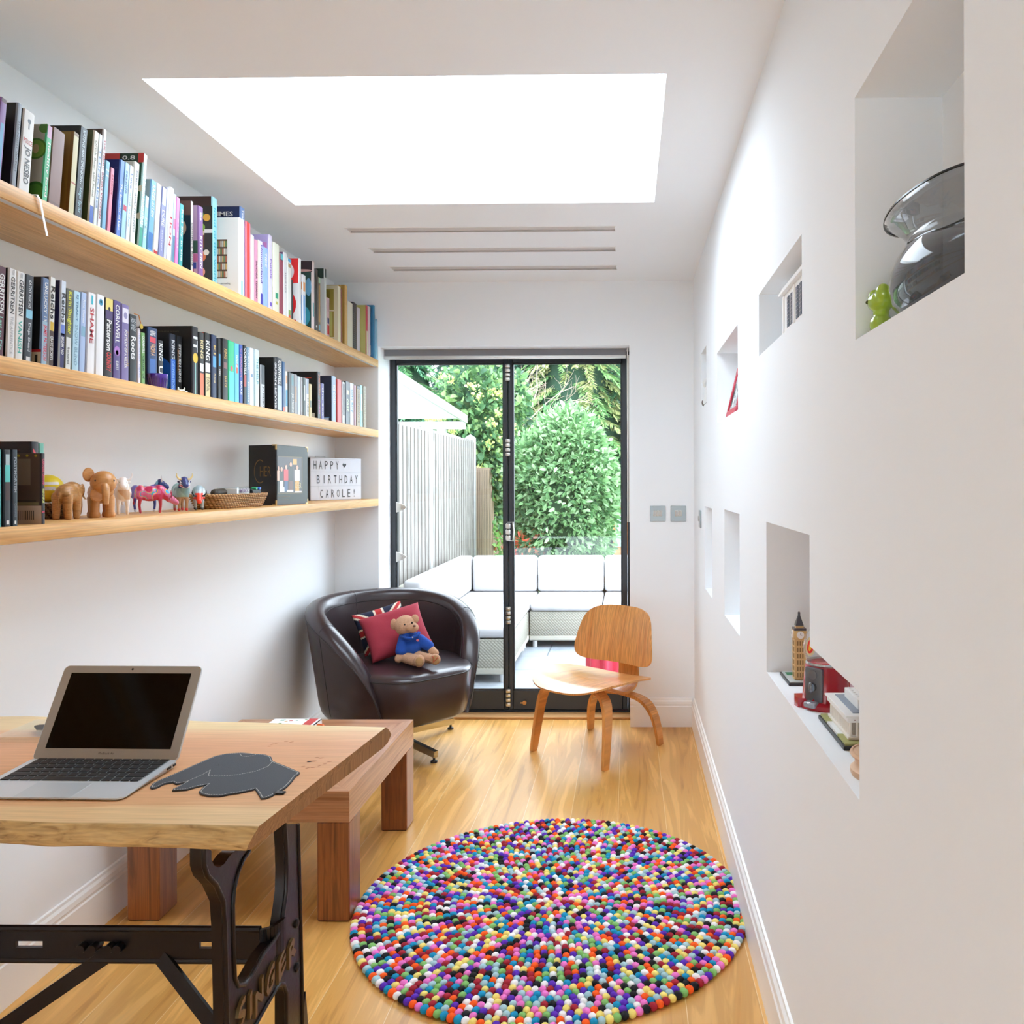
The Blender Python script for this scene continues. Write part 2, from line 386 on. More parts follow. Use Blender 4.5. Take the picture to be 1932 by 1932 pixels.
def recess(n, skip=()):
    y0, y1, z0, z1, d = n; X2 = XR + d
    mb.poly([(X2, y0, z0), (X2, y0, z1), (X2, y1, z1), (X2, y1, z0)])
    if 'b' not in skip: mb.poly([(XR, y0, z0), (X2, y0, z0), (X2, y1, z0), (XR, y1, z0)])
    if 't' not in skip: mb.poly([(XR, y0, z1), (XR, y1, z1), (X2, y1, z1), (X2, y0, z1)])
    if 'f' not in skip: mb.poly([(XR, y1, z0), (X2, y1, z0), (X2, y1, z1), (XR, y1, z1)])
    if 'n' not in skip: mb.poly([(XR, y0, z0), (XR, y0, z1), (X2, y0, z1), (X2, y0, z0)])
for n in NI[:6]: recess(n)
recess(N7a, ('n',)); recess(N7b, ('f',))
X2 = XR + .26; mb.poly([(XR, N7a[0], zL), (XR, N7a[0], N7a[3]), (X2, N7a[0], N7a[3]), (X2, N7a[0], zL)])
struct('wall_right', mb, white)
# baseboards with moulded top
def bboard(name, p, q, n, ends=True):
    """p,q floor points on the wall, n unit normal into the room"""
    prof = [(0, 0), (.016, 0), (.016, .108), (.0125, .112), (.0125, .118), (.015, .121), (.013, .135), (.007, .142), (.006, .150), (0, .152)]
    p = Vector(p); q = Vector(q); n = Vector(n); mb = MB(); t = bmesh.new()
    A = [t.verts.new(p + n*a + Vector((0, 0, b))) for a, b in prof]; B = [t.verts.new(q + n*a + Vector((0, 0, b))) for a, b in prof]
    for i in range(len(prof) - 1): t.faces.new((A[i], B[i], B[i + 1], A[i + 1]))
    t.faces.new(A); t.faces.new(B[::-1]); bmesh.ops.recalc_face_normals(t, faces=t.faces[:]); mb.merge(t)
    struct(name, mb, trimw)
bboard('baseboard_left', (XL, YR, 0), (XL, YB, 0), (1, 0, 0)); bboard('baseboard_right', (XR, YR, 0), (XR, YB, 0), (-1, 0, 0))
bboard('baseboard_back', (DR, YB, 0), (XR - .016, YB, 0), (0, -1, 0)); bboard('baseboard_pier', (XL + .016, YB, 0), (DL, YB, 0), (0, -1, 0))
# ---------------------------------------------------------------- glazed doors
grey = mat('#2F343A', .4); greyd = mat('#25292E', .45); steel = mat('#C9C6C0', .28, 1); alu = mat('#D9D8D5', .35, .6)
gp = pane_mat('door_glass', (1, 1, 1, 1), .10)
def pxx(px, y=YD): return at(px, 900, y=y).x
def pzz(py, y=YD): return at(960, py, y=y).z
fr = MB(); x0, x1, x2, x3, x4, x5 = pxx(732), pxx(749.5), pxx(952), pxx(968.5), pxx(1173.5), pxx(1187.5)
zt, zg, zb = pzz(675), pzz(686.5), pzz(1300)
fr.bb((DL, YD - .03, .0), (x0 + .018, YD + .05, DT), bev=.002); fr.bb((x5 - .012, YD - .03, 0), (DR, YD + .05, DT), bev=.002)
fr.bb((DL, YD - .03, zt + .015), (DR, YD + .05, DT), bev=.002); fr.bb((DL, YD - .028, 0), (DR, YD + .06, .022), bev=.002)
dframe = struct('door_1', fr, greyd)
mid = (x2 + x3)/2
def leaf(a, b, ia, ib, nm):
    m = MB(); z0, z1 = .026, zt + .012
    y0, y1 = YD - .026, YD + .03
    m.bb((a, y0, z0), (ia, y1, z1), bev=.003); m.bb((ib, y0, z0), (b, y1, z1), bev=.003)
    m.bb((ia, y0, zg), (ib, y1, z1), bev=.003); m.bb((ia, y0, z0), (ib, y1, zb), bev=.003)
    o = part('door_leaf', m, grey, dframe)
    m = MB(); m.bb((ia - .004, YD, zb - .004), (ib + .004, YD + .012, zg + .004)); part('pane', m, gp, o, 0)
    # glazing bead
    m = MB(); q = .007
    m.bb((ia, y0 + .004, zb), (ib, YD - .001, zb + q)); m.bb((ia, y0 + .004, zg - q), (ib, YD - .001, zg)); m.bb((ia, y0 + .004, zb), (ia + q, YD - .001, zg)); m.bb((ib - q, y0 + .004, zb), (ib, YD - .001, zg))
    part('glazing_bead', m, greyd, o)
    return o
lf = leaf(x0 + .019, mid - .0015, x1, x2, 'l'); rf = leaf(mid + .0015, x5 - .013, x3, x4, 'r')
for (py0, py1) in ((688, 721), (828, 862), (1142, 1176), (1296, 1330)):
    m = MB(); za, zbq = pzz(py1), pzz(py0); n = 4
    for k in range(n):
        h = (zbq - za)/n; m.bb((mid - .014, YD - .046, za + k*h + .002), (mid + .012, YD - .028, za + (k + 1)*h - .002), bev=.004, seg=2)
    part('hinge', m, steel, dframe)
m = MB(); za, zbq = pzz(1019), pzz(985)                    # flag hinge with pull
for k in range(3): m.bb((mid - .014, YD - .046, za + k*.033), (mid + .012, YD - .028, za + k*.033 + .03), bev=.004)
m.tube([(mid - .004, YD - .046, zbq), (mid + .03, YD - .06, zbq + .002), (mid + .034, YD - .06, (za + zbq)/2), (mid + .03, YD - .06, za), (mid - .004, YD - .046, za)], .004)
part('door_pull', m, steel, dframe)
for py in (957, 1051):
    m = MB(); c = at(751, py, y=YD - .045); q = .024
    m.prism([(-.012, -.03), (.034, -.012), (.046, 0), (.034, .012), (-.012, .03)], .012, frame((c.x, YD - .034, c.z), (1, 0, 0), (0, 0, 1), (0, -1, 0)), .003)
    m.cyl((c.x + .014, YD - .046, c.z), (c.x + .014, YD - .052, c.z), .01)
    part('corner_catch', m, steel, dframe)
m = MB(); c = at(990, 1325, y=YD - .03); m.cyl((c.x, YD - .026, c.z), (c.x, YD - .045, c.z), .011); m.box((c.x - .008, YD - .04, c.z), (.03, .01, .008), bev=.002)
part('lock_knob', m, mat('#C99A6A', .3, .8), dframe)
m = MB(); m.bb((DL, YB + .12, 0), (DR, YD - .029, .014), bev=.003); struct('trim_1', m, wood('sill_oak', ['#C9925A', '#DDAE74'], (1, 20, 20)))
# ---------------------------------------------------------------- roller blind
by = 4.50
bl = thing('roller_blind', 'rolled-up grey roller blind above the glazed doors', 'blind', (mid, by, at(950, 680, y=by).z))
bx0, bx1 = at(726, 660, y=by).x, at(1181, 660, y=by).x
z_a, z_b, z_c, z_t = (at(950, q, y=by).z for q in (679, 672.5, 658.5, 654.5))
m = MB(); m.cyl((bx0, by, (z_b + z_c)/2), (bx1, by, (z_b + z_c)/2), (z_c - z_b)/2 + .008, n=24); part('fabric_roll', m, mat('#85858A', .8, bump=.1, bscale=400), bl)
m = MB(); m.bb((bx0, by - .036, z_b), (bx1, by - .030, z_c), bev=.001); part('fabric_drop', m, mat('#85858A', .8), bl)
m = MB(); m.bb((bx0, by - .042, z_a), (bx1, by - .024, z_b), bev=.004, seg=2); part('bottom_bar', m, alu, bl)
m = MB(); m.bb((bx0 - .004, by - .05, z_t), (bx1 + .01, by + .05, z_t + .006)); part('head_rail', m, alu, bl)
for xx in (bx0 - .008, bx1 + .008):
    m = MB(); m.bb((xx - .003, by - .05, z_b - .006), (xx + .003, by + .04, z_t + .006), bev=.001); m.bb((xx - .02, by - .052, z_t - .002), (xx + .008, by - .046, z_t + .007)); part('bracket', m, trimw, bl)
m = MB(); xx = at(1185, 800, y=by - .03).x
m.tube([(xx - .004, by - .03, z_b), (xx - .004, by - .03, at(950, 985, y=by).z), (xx + .004, by - .03, at(950, 985, y=by).z), (xx + .004, by - .03, z_b)], .0022, 6)
part('pull_cord', m, mat('#E6E2DA', .5), bl)
# ---------------------------------------------------------------- sockets and switches
def plate(c, ex, n, w_, h_, label, slots_, name='wall_switch', cat='light switch'):
    t = thing(name, label, cat, c); F_ = frame(c, ex, (0, 0, 1), n)
    m = MB(F_); m.box((0, 0, .003), (w_, h_, .006), bev=.002); part('faceplate', m, mat('#A9B2B4', .35, .55), t)
    for (cx, cw) in slots_:
        m = MB(F_); m.box((cx, .002, .008), (cw, .03, .005), bev=.0015); part('rocker', m, mat('#E9E6DC', .4), t)
        m = MB(F_); m.box((cx, .002, .0115), (cw*.66, .024, .003), F_ and None, .001); part('rocker_face', m, mat('#B8B6B2', .4, .3), t)
s1 = at(1241, 969, y=YB); s2 = at(1280, 969, y=YB); hw = .083
plate(s1, (1, 0, 0), (0, -1, 0), hw, hw, 'left brushed steel light switch with three rockers beside the glazed doors', [(-.016, .015), (0, .015), (.016, .015)])
plate(s2, (1, 0, 0), (0, -1, 0), hw, hw, 'right brushed steel light switch with two rockers, nearest the room corner', [(-.0095, .018), (.0095, .018)])
s3 = at(1322, 979, x=XR); plate(s3, (0, -1, 0), (-1, 0, 0), .085, .085, 'narrow steel thermostat plate on the niche wall near the far corner', [(0, .02)], 'thermostat', 'thermostat')
# ================================================================ shelves
XS = -1.340
oak = wood('shelf_oak', ['#D49C58', '#E0AE6E', '#CA904C'], (16, 1, 16), .42, 1.2, 2.5, fine=.3)
def shelf_z(py): return at(713, py, y=YB).z
ZT, ZM, ZL = 1.967, 1.590, 1.2215
for z, lab in ((ZT, 'topmost long oak wall shelf, crowded with large colourful books'), (ZM, 'middle long oak wall shelf, packed with dark paperbacks'), (ZL, 'lowest long oak wall shelf, with animal figures and a light box')):
    t = thing('wall_shelf', lab, 'shelf', (XL, 2.6, z - .038), 0)
    m = MB(); m.bb((XL, -.4, z - .038), (XS, YB - .001, z), bev=.003, seg=2); part('shelf_board', m, oak, t)
    m = MB(); m.bb((XS - .020, -.39, z - .0392), (XS - .006, YB - .004, z - .036)); part('light_channel', m, mat('#D2D4D6', .4, .3), t)
# ================================================================ books
def col(h):
    k = 'book' + h
    if k not in _mats:
        m, nt, b = P('book_' + h.strip('#')); c = lin(h); b.inputs['Base Color'].default_value = (c[0]*.74, c[1]*.74, c[2]*.74, 1); b.inputs['Roughness'].default_value = .42; _mats[k] = m
    return _mats[k]
pagem = mat('#E9E2CF', .8)
def book(kind, z0, y0, xs, th, ht, dep, tilt, spine, cover, items, art, desc):
    """spine faces the room (+x). tilt leans the top away from the camera"""
    t = thing('book', None, 'book', (xs - dep/2, y0 + th/2, z0))
    F_ = T(xs, y0, z0) @ RX(-tilt)                       # local: x<0 into the shelf, y thickness, z height
    m = MB(F_); mats = [col(spine), col(cover)]; c = .0022
    def mi(h):
        k = col(h)
        if k not in mats: mats.append(k)
        return mats.index(k)
    r = min(.004, th*.2)
    m.mi = 0                                              # rounded spine strip
    pr = [(-c - .002, 0), (-c*.2, r*.35), (0, r), (0, th - r), (-c*.2, th - r*.35), (-c - .002, th)]
    m.prism(pr, ht)
    m.mi = 1; m.bb((-dep, 0, 0), (-c - .002, c*.8, ht)); m.bb((-dep, th - c*.8, 0), (-c - .002, th, ht))
    for it in items:
        if it[0] == 'band':
            m.mi = mi(it[3]); a, b = ht*(1 - it[2]), ht*(1 - it[1])
            w_ = it[4] if len(it) > 4 else 1; q = th*(1 - w_)/2
            m.poly([(.0002, max(q, r*.6), a), (.0002, th - max(q, r*.6), a), (.0002, th - max(q, r*.6), b), (.0002, max(q, r*.6), b)])
        if it[0] == 'disc':
            m.mi = mi(it[2]); zc = ht*(1 - it[1]); rr = th*it[3]
            m.poly([(.0003, th/2 + rr*math.cos(a), zc + rr*1.1*math.sin(a)) for a in [2*PI*k/14 for k in range(14)]])
    for ia, it in enumerate(art):                         # near cover art: local u from the spine edge inward, v up, as fractions
        if it[0] == 't': continue
        m.mi = mi(it[1])
        if it[0] == 'r': u0, u1, v0, v1 = it[2:]; m.poly([(-u0*dep, -.0002 - .00002*ia, v0*ht), (-u1*dep, -.0002 - .00002*ia, v0*ht), (-u1*dep, -.0002 - .00002*ia, v1*ht), (-u0*dep, -.0002 - .00002*ia, v1*ht)][::-1])
        if it[0] == 'o':
            u, v, ra = it[2:5]; k_ = it[5] if len(it) > 5 else 1; off = it[6] if len(it) > 6 else 3
            cl = [(min(0, max(-dep, -u*dep + ra*dep*math.cos(a))), -.0001*off - .00002*ia, min(ht, max(0, v*ht + ra*dep*k_*math.sin(a)))) for a in [2*PI*k/36 for k in range(36)]]; cl = [p for i_, p in enumerate(cl) if p != cl[i_ - 1]]; m.poly(cl)
    body = part('cover', m, mats, t, 30)
    m = MB(F_); m.bb((-dep + .003, c*.8, .003), (-c - .002, th - c*.8, ht - .003)); part('page_block', m, pagem, t, 0)
    for it in items:
        if it[0] == 'text':
            _, s, t0, t1, hx, frac = it[:6]; cx = it[6] if len(it) > 6 else 0
            m = MB(F_); L_ = ht*(t1 - t0)
            text_bm(s, L_, th*frac, frame((.0006, th/2 + cx*th, ht*(1 - (t0 + t1)/2)), (0, 0, -1), (0, 1, 0)), m, .018)
            part('title_lettering', m, col(hx), t, 0)
        if it[0] == 'htext':
            _, s, tc_, hx, hh = it[:5]
            m = MB(F_); text_bm(s, th*.8, hh, frame((.0006, th/2, ht*(1 - tc_)), (0, 1, 0), (0, 0, 1)), m, .012)
            part('title_lettering', m, col(hx), t, 0)
    for it in art:
        if it[0] == 't':
            _, s, hx, u0, u1, vc, hh = it
            m = MB(F_); text_bm(s, abs(u0 - u1)*dep, hh*ht, frame((-(u0 + u1)/2*dep, -.0011, vc*ht), (1, 0, 0), (0, 0, 1)), m, .012)
            part('cover_lettering', m, col(hx), t, 0)
    t['desc'] = desc
    return t
def tx(s, a, b, c, f=.55, cx=0): return ('text', s, a, b, c, f, cx)
def bd(a, b, c, w=1): return ('band', a, b, c, w)
def run(specs, z, y0, tiltf, group, where, front=-1.352, deep=-1.47):
    """packs books one behind the other along the shelf; sx0/sx1/top are read off the photograph"""
    made = []; y = y0
    for sp in specs:
        sx0, sx1, top, spine, cover, desc = sp[:6]; items = sp[6] if len(sp) > 6 else []; art = sp[7] if len(sp) > 7 else []
        fr_ = sp[8] if len(sp) > 8 else front; dp_ = sp[9] if len(sp) > 9 else None
        tl = tiltf(sx0)
        xs = at(sx0, 900, y=y).x
        if xs > fr_: xs = fr_; y = at(sx0, 900, x=xs).y if at(sx0, 900, x=xs).y > y else y
        if xs < deep: xs = deep
        y1 = at(sx1, 900, x=xs).y; th = max(.009, min(.075, (y1 - y)))
        ht = max(.12, (at(sx0, top, x=xs).z - z))/math.cos(tl)
        mx = (xs - XL - .006); dep = min(mx, dp_ or (.128 if ht < .2 else .155 if ht < .245 else .2))
        t = book('b', z, y + .0004, xs, th - .0012, ht, dep, tl, spine, cover, items, art, desc)
        t['group'] = group; made.append(t); y += th
    n = len(made)
    for i, t in enumerate(made):
        d = t['desc']
        if i == 0: lab = f"{d} book at the left edge of the photo, {where}"
        elif i == n - 1: lab = f"{d} book, last on the right of {where}"
        else: lab = f"{d} book right of the {made[i-1]['desc']} one, {where}"
        ws = lab.split()
        if len(ws) > 16: lab = f"{d} book, right of {made[i-1]['desc']}, {where}"
        t['label'] = lab
    for t in made: del t['desc']
    return made
W = '#F4F2EE'; BK = '#17171A'; NV = '#27315E'
top = [
 (-9, 4, 175, '#8C5FA8', '#7A3F86', 'speckled purple-blue', [bd(.0, .05, '#5A2A30'), bd(.3, .9, '#5FA6D6', .5)]),
 (23, 32, 186, '#8E95A0', BK, 'black with grey spine', [tx('THE NIGHT WATCH', .2, .8, '#5A606A', .4)], []),
 (36, 57, 197, W, '#24343A', 'thick white black-lettered crime', [tx('JO NESBO', .43, .88, '#17171A', .62), ('htext', 'POLICE', .37, '#D0392B', .011), ('disc', .12, '#59616B', .16), bd(.12, .22, '#59616B', .12)], []),
 (80, 91, 228, '#4FC98E', '#C9C6B6', 'green kiwi-covered cookery', [bd(0, .16, '#D9A8C8'), tx('healthy food', .22, .92, W, .55)],
   [('o', '#4F8A2E', .18, .68, .20, 1, 2), ('o', '#86B84A', .18, .68, .165, 1, 3), ('o', '#D9C68C', .18, .68, .06, 1.5, 4), ('o', '#3E7A28', .14, .12, .20, 1, 2), ('o', '#5E9A3A', .14, .12, .15, 1, 3), ('o', '#4F8A2E', .05, .95, .1, 1, 2), ('r', '#F2F0EA', .03, .17, .0, .12), ('r', '#3A3A3A', .05, .15, .03, .09)]),
 (92, 115, 232, '#8A6458', '#5E4234', 'thick mauve-brown leather', [bd(.93, .95, '#7A5A50')], []),
 (130, 141, 241, '#D8CC9C', '#A07A34', 'worn ochre paper-covered', [bd(.0, .04, '#8A6A3A'), bd(.6, .62, '#B5614A')], [('r', '#8A6228', .0, .05, 0, 1)]),
 (142, 156, 229, '#2B3338', '#161C20', 'tall charcoal dining', [tx('EATING AND DRINKING', .03, .62, '#C9D6DA', .34), tx('Hugo Spritz', .66, .93, '#9FC3CC', .5)], [], -1.352, .2),
 (168, 177, 238, '#EFE9D8', '#57663C', 'cream-spined olive-covered', [tx('Drink Beer and Food', .1, .7, '#8A8A78', .4), bd(.8, .98, '#3B62B5', .8)], []),
 (177.5, 184, 245, '#E6EEF4', '#CFDDE6', 'slim white blue-footed', [tx('THINKING', .15, .8, '#6B8FC0', .5)]),
 (185, 191, 235, '#F0EDF0', '#5A4640', 'tall white red-dotted', [tx('THE HAIRY BIKERS KITCHEN', .1, .9, '#B0283A', .5)]),
 (193, 201, 297, '#7FB6D6', '#5F7FA6', 'slate blue', [bd(.12, .14, '#C9D6DA'), bd(.2, .22, '#C9D6DA')]),
 (203, 210, 311, '#E88AA0', '#C9352E', 'thin pink-spined red', [tx('PASSION', .1, .4, '#B02040', .4)]),
 (220, 228, 295, '#5C86D8', '#2C3684', 'navy with sky-blue spine', [tx('The Summer of Lies', .3, .9, W, .45)], [('r', '#8FA0D8', .05, .3, .88, .885), ('r', '#8FA0D8', .05, .35, .7, .705)]),
 (229, 237.5, 300, '#A9D4F0', '#3F6FB5', 'pale blue paperback', [bd(.55, .62, '#C0344A', .7), tx('seaside', .1, .4, '#4A6AA0', .5)]),
 (238, 245.5, 306, '#E4F0FA', '#D8E6F0', 'icy white paperback', [tx('Love', .1, .3, '#5A6FA8', .5), tx('and tides', .35, .8, '#9FC0E0', .4)]),
 (246.5, 256, 298, '#F0EFE6', '#DAD8CC', 'wide cream grey-lettered', [tx('FAMILY AND FRIENDS', .1, .85, '#8A8F96', .36)]),
 (262, 269, 282, '#B8D8D4', '#1F5A42', 'tall green map', [bd(0, .11, '#EDE4DA'), tx('GREAT BRITAIN ROAD ATLAS', .13, .75, '#F8F8F4', .8), bd(.78, 1, '#3FA58A', .9)],
   [('r', '#D23A36', .0, 1, .9, 1), ('r', '#1F3A2A', .08, .34, .9, 1), ('t', '0.8', W, .12, .3, .95, .045), ('o', '#E8DDC0', .02, .62, .045, 1, 3), ('o', '#E8DDC0', .02, .33, .045, 1, 3)], -1.352, .2),
 (269.5, 277, 365, '#A6DCE6', '#88C4D4', 'short aqua', [tx('FAMILY', .4, .8, '#E8F6F8', .5), bd(0, .2, '#EAF4F8', .8)]),
 (279, 289, 333, '#74AED8', '#BFD0D8', 'sky-blue spined', [tx('RAGES ALLEN', .06, .5, '#E8F2FA', .5), bd(.72, .95, '#3F78B8', .9)]),
 (290, 299, 340, '#F2EEE6', '#E8E4DA', 'plain cream-white', [bd(.93, 1, '#C02A34', .9)]),
 (300, 309, 347, '#8C90BC', '#787CA8', 'lilac-grey', [tx('DUKE', .32, .55, W, .6), bd(0, .25, '#C6D2EC', .8), tx('stories', .6, .9, '#D8DAEC', .3)]),
 (309.5, 315, 349, '#C4C6E0', '#B8BAD4', 'thin pale lavender', []),
 (315.5, 324, 348, '#FAF8F8', '#EDEAEA', 'bright white red-lettered', [tx('TION', .35, .78, '#B8283A', .5)]),
 (325, 330, 363, '#BFD4EC', '#A8C0DC', 'pale blue pink-flecked', [bd(.35, .5, '#E07AA0', .8), bd(.6, .98, '#5A8AA0')]),
 (331, 337.5, 369, '#F08AC4', '#D0307A', 'hot pink', [tx('sugar', .3, .8, '#FAD0E6', .4)]),
 (338.5, 346, 382, '#3FA8A8', '#2F8C90', 'teal script-lettered', [tx('Red Sky in the', .08, .9, W, .55)]),
 (361, 366, 379, '#C8BEB8', '#22242A', 'dark photo-covered', [tx('comfort food', .3, .9, '#2A2A30', .5)], [('r', '#6A4A42', .0, 1, .8, 1), ('o', '#D6A88C', .22, .62, .13, 1.3, 3), ('r', '#A86A3A', .15, .6, .36, .44), ('r', '#1C2A3A', .0, .2, 0, .8)]),
 (376, 385, 388, '#8A5F98', '#D9B4D2', 'purple kitchen', [tx('KITCHEN', .42, .88, W, .55), tx('the', .08, .2, W, .5)], [('r', '#4A6A5A', .02, .3, .32, .5), ('r', '#E880B0', .02, .3, .2, .31), ('r', '#4A5AB0', .05, .3, .1, .19), ('r', '#C8305A', .1, .25, 0, .1)]),
 (402, 411.5, 371, '#A6E0EA', '#3A1F1A', 'tall food-photo', [tx('food of the world', .1, .9, '#3FB8CC', .5)],
   [('r', '#22201E', 0, 1, 0, .9), ('o', '#6FA83A', .3, .8, .1, 1, 3), ('o', '#E8B03A', .14, .78, .09, 1, 4), ('o', '#8CB83C', .28, .68, .1, 1, 3), ('r', '#7A4A34', .2, .5, .46, .62), ('r', '#E8D9B0', .2, .5, .6, .64), ('r', '#EEF0EC', .0, .2, .62, .66), ('o', '#D8743A', .3, .38, .14, 1, 3), ('o', '#E8A08A', .3, .22, .12, 1, 4), ('o', '#2A1C18', .3, .13, .12, .4, 5), ('o', '#C8622E', .35, .05, .14, .6, 6), ('o', '#E8E4D0', .15, .42, .07, 1, 5)], -1.43, .14),
 (453, 462, 411, '#F6F5F1', '#E9E8E2', 'large white shelf-picture', [bd(.8, .98, '#9ED0D4', .4)],
   [('r', '#5A3A28', .27, .50, .22, .72)] + [('r', ['#E8D8C0', '#B86A4A', '#6A8A5A', '#D8B070', '#C8C4B8'][(i*3 + j) % 5], .28 + j*.036, .307 + j*.036, .235 + i*.097, .31 + i*.097) for i in range(5) for j in range(6)] + [('t', 'a reader on reading', '#8A8A88', .2, .6, .15, .03)], -1.352, .16),
 (455, 463.5, 390, '#6F8CC0', '#1F2F60', 'navy newspaper', [tx('Times Atlas', .02, .3, W, .5)], [('t', 'TIMES', W, .16, .6, .92, .05)], -1.40, .17),
 (464.5, 474.5, 417, '#F0889A', '#E8302C', 'bright red glossy', [bd(0, 1, '#F04A40', .5)], [], -1.352),
 (475, 481, 443, '#F2F4F4', '#E6EAEA', 'white unmarked', []),
 (482, 488, 452, '#E09CB8', '#6A4A60', 'dusty pink lettered', [tx('SANDRA TERMAN', .3, .85, '#6A2A48', .5)]),
 (488.5, 492, 453, '#F2E8D4', '#E4D8C0', 'thin cream', []),
 (492.5, 497, 455, '#E8E4F4', '#C8C0E0', 'white violet-script', [tx('Himmerland', .05, .6, '#5A3FA0', .7), bd(.75, .95, '#4A3FB0', .8)]),
 (499, 507, 466, '#A0C0F4', '#7F9CE4', 'periwinkle blue', [tx('TIDE', .08, .3, W, .5)]),
 (509, 515, 443, '#E6DCF4', '#C4B4E8', 'tall lavender', [tx('Purple', .3, .55, '#8A5AC0', .6), bd(.85, .9, '#6A50C0', .7)], [('r', '#D88AC8', .05, .3, .78, .9), ('o', '#B49AE0', .25, .82, .16, 1, 2)]),
 (518, 528.5, 457, '#F0F0DC', '#E4E4CC', 'thick ivory green-marked', [bd(.68, .76, '#1FA078', .5), bd(.8, .84, '#C8C060', .4)], []),
 (530, 536, 478, '#9C4458', '#7A2C40', 'maroon aqua-topped', [bd(0, .09, '#6AC8D4'), bd(.09, .1, '#4A1A28')]),
 (537, 543, 476, '#ECEAEA', '#7A4A78', 'white plum-edged', [tx('HALF LIFE', .3, .6, '#8A8A94', .3)]),
 (544, 551, 487, '#F0F0EA', '#E0E0D8', 'white blue-topped', [bd(0, .05, '#4FB4E0'), bd(.08, .14, '#B89A6A', .7), bd(.82, .9, '#8AA84A', .6), bd(.9, .96, '#E85A34', .6)]),
 (551.5, 554.5, 528, '#2A2A2C', '#222224', 'very thin black', []),
 (566, 569.5, 488, '#F4F2F0', '#EE2F30', 'red-and-white disc-covered', [bd(.3, .7, '#E8E4E0')],
   [('r', '#F6F4F2', .0, 1, .0, .62), ('o', '#F4F2F0', .33, .8, .2, 1.1, 4), ('o', '#EE2F30', .37, .8, .12, 1.3, 5), ('o', '#E8282C', .5, .3, .42, 1, 5), ('r', '#D82A2E', .08, .9, .0, .06), ('t', '100', W, .1, .5, .03, .035)], -1.352, .17),
 (572, 578, 518, '#EFEFF2', '#E4E4E8', 'white orange-and-blue', [bd(.14, .32, '#E89A5A', .6), bd(.4, .95, '#7FB4EC', .6)], [('r', '#E89A5A', .02, .5, .7, .85), ('r', '#8CB8EA', .02, .5, .1, .6)]),
 (590, 594.5, 493, '#F2DCDC', '#1F4A44', 'leafy green nature', [bd(.6, .8, '#3A9AA0', .5)],
   [('r', '#33202A', 0, 1, .84, 1), ('o', '#A8C090', .3, .62, .16, 2, 2), ('r', '#1F7A5A', .3, 1, .05, .3), ('o', '#3FA0B4', .2, .2, .14, 1.8, 3), ('o', '#6FAACC', .1, .62, .08, 3, 4), ('o', '#4A8A50', .5, .3, .12, 1.6, 5), ('o', '#D8A8A0', .3, .86, .3, .12, 6)], -1.352, .16),
 (595.5, 601, 507, '#26282A', '#1C1E20', 'black gloss', [bd(.9, .93, W, .4)]),
 (601.5, 606, 523, '#6A5238', '#3A3026', 'brown gilt-lettered', [bd(0, .1, '#A8C8A8'), bd(.14, .8, '#C09040', .4), bd(.85, .95, '#6FA8C0', .6)]),
 (613.5, 617, 507, '#E8ECEA', '#1E3A30', 'white-and-dark pictorial', [bd(0, .12, '#1E3A30')], [('r', '#EEF0EE', 0, .8, 0, .86)], -1.40),
 (611, 617, 542, '#E8B43A', '#1A1A20', 'black annual with orange flames', [bd(.3, .78, '#1A1A20'), tx('SQUIRREL', .36, .76, W, .7), bd(.78, .82, '#4AA0E0'), bd(.82, 1, '#F0683A')], [], -1.352),
 (617.5, 623, 561, '#F4D4DC', '#E23A50', 'pink-white bookmarked', [bd(.02, .3, '#E8C8D0', .8), bd(.44, .56, '#2A3A8C', .6), bd(.6, .8, '#E0303C', .7)]),
 (638, 644, 539, '#E8DEB8', '#A89640', 'large olive boxed', [bd(0, 1, '#EDE4C4', .8)],
   [('r', '#EDE4C4', 0, 1, .94, 1), ('r', '#EDE4C4', 0, 1, .1, .12), ('r', '#EDE4C4', 0, 1, .56, .58), ('r', '#C8C870', .14, 1, .13, .55), ('o', '#C8583A', .55, .32, .1, 3, 5), ('o', '#F2F0E8', .32, .36, .09, 2, 6), ('r', '#8C7A2C', .2, 1, .6, .92), ('r', '#EDE4C4', 0, .1, 0, 1)], -1.352, .18),
 (644.5, 647, 545, '#9C5A48', '#8A4A3C', 'thin brick-brown', []),
 (652, 656.5, 538, '#E8BC6C', '#D2A850', 'tall gold', [bd(.05, .3, '#E0B060', .6)], [('r', '#B8282C', .08, .6, .55, .82), ('r', '#EAD48C', .12, .14, .8, 1)], -1.40, .17),
 (657, 666.5, 568, '#EFEAD6', '#E6E0CC', 'thick ivory diagram-covered', [], [('r', '#6A8A3A', .15, .8, .72, .95), ('r', '#2A2A26', .15, .25, .72, .95), ('r', '#8CB44A', .42, .5, .72, .97), ('o', '#C8C4B0', .45, .58, .12, 1, 3), ('o', '#E6E0CC', .45, .58, .09, 1, 4), ('r', '#C83A30', .5, .58, .12, .45), ('o', '#2A2A2A', .54, .48, .06, 1, 5), ('r', '#8A8A84', .2, .8, .02, .09)], -1.352, .13),
 (667, 674, 570, '#3C3A3C', '#2E2C2E', 'black ring-bound', [bd(.02*k, .02*k + .01, '#6A686A', .8) for k in range(1, 48, 2)]),
 (675.5, 681, 580, '#EEE8F4', '#E4B878', 'thin lilac-white', []),
 (692, 695, 576, '#D8304A', '#D0CC78', 'lime-yellow covered', [bd(.5, 1, '#ECE8C8')], [('r', '#F0F0EA', .3, .75, .03, .14), ('r', '#B8B45A', .2, .7, .9, .905), ('r', '#B8B45A', .2, .7, .5, .505)], -1.352, .15),
 (696, 700, 578, '#F2D8DC', '#E8CCD0', 'pale rose', []),
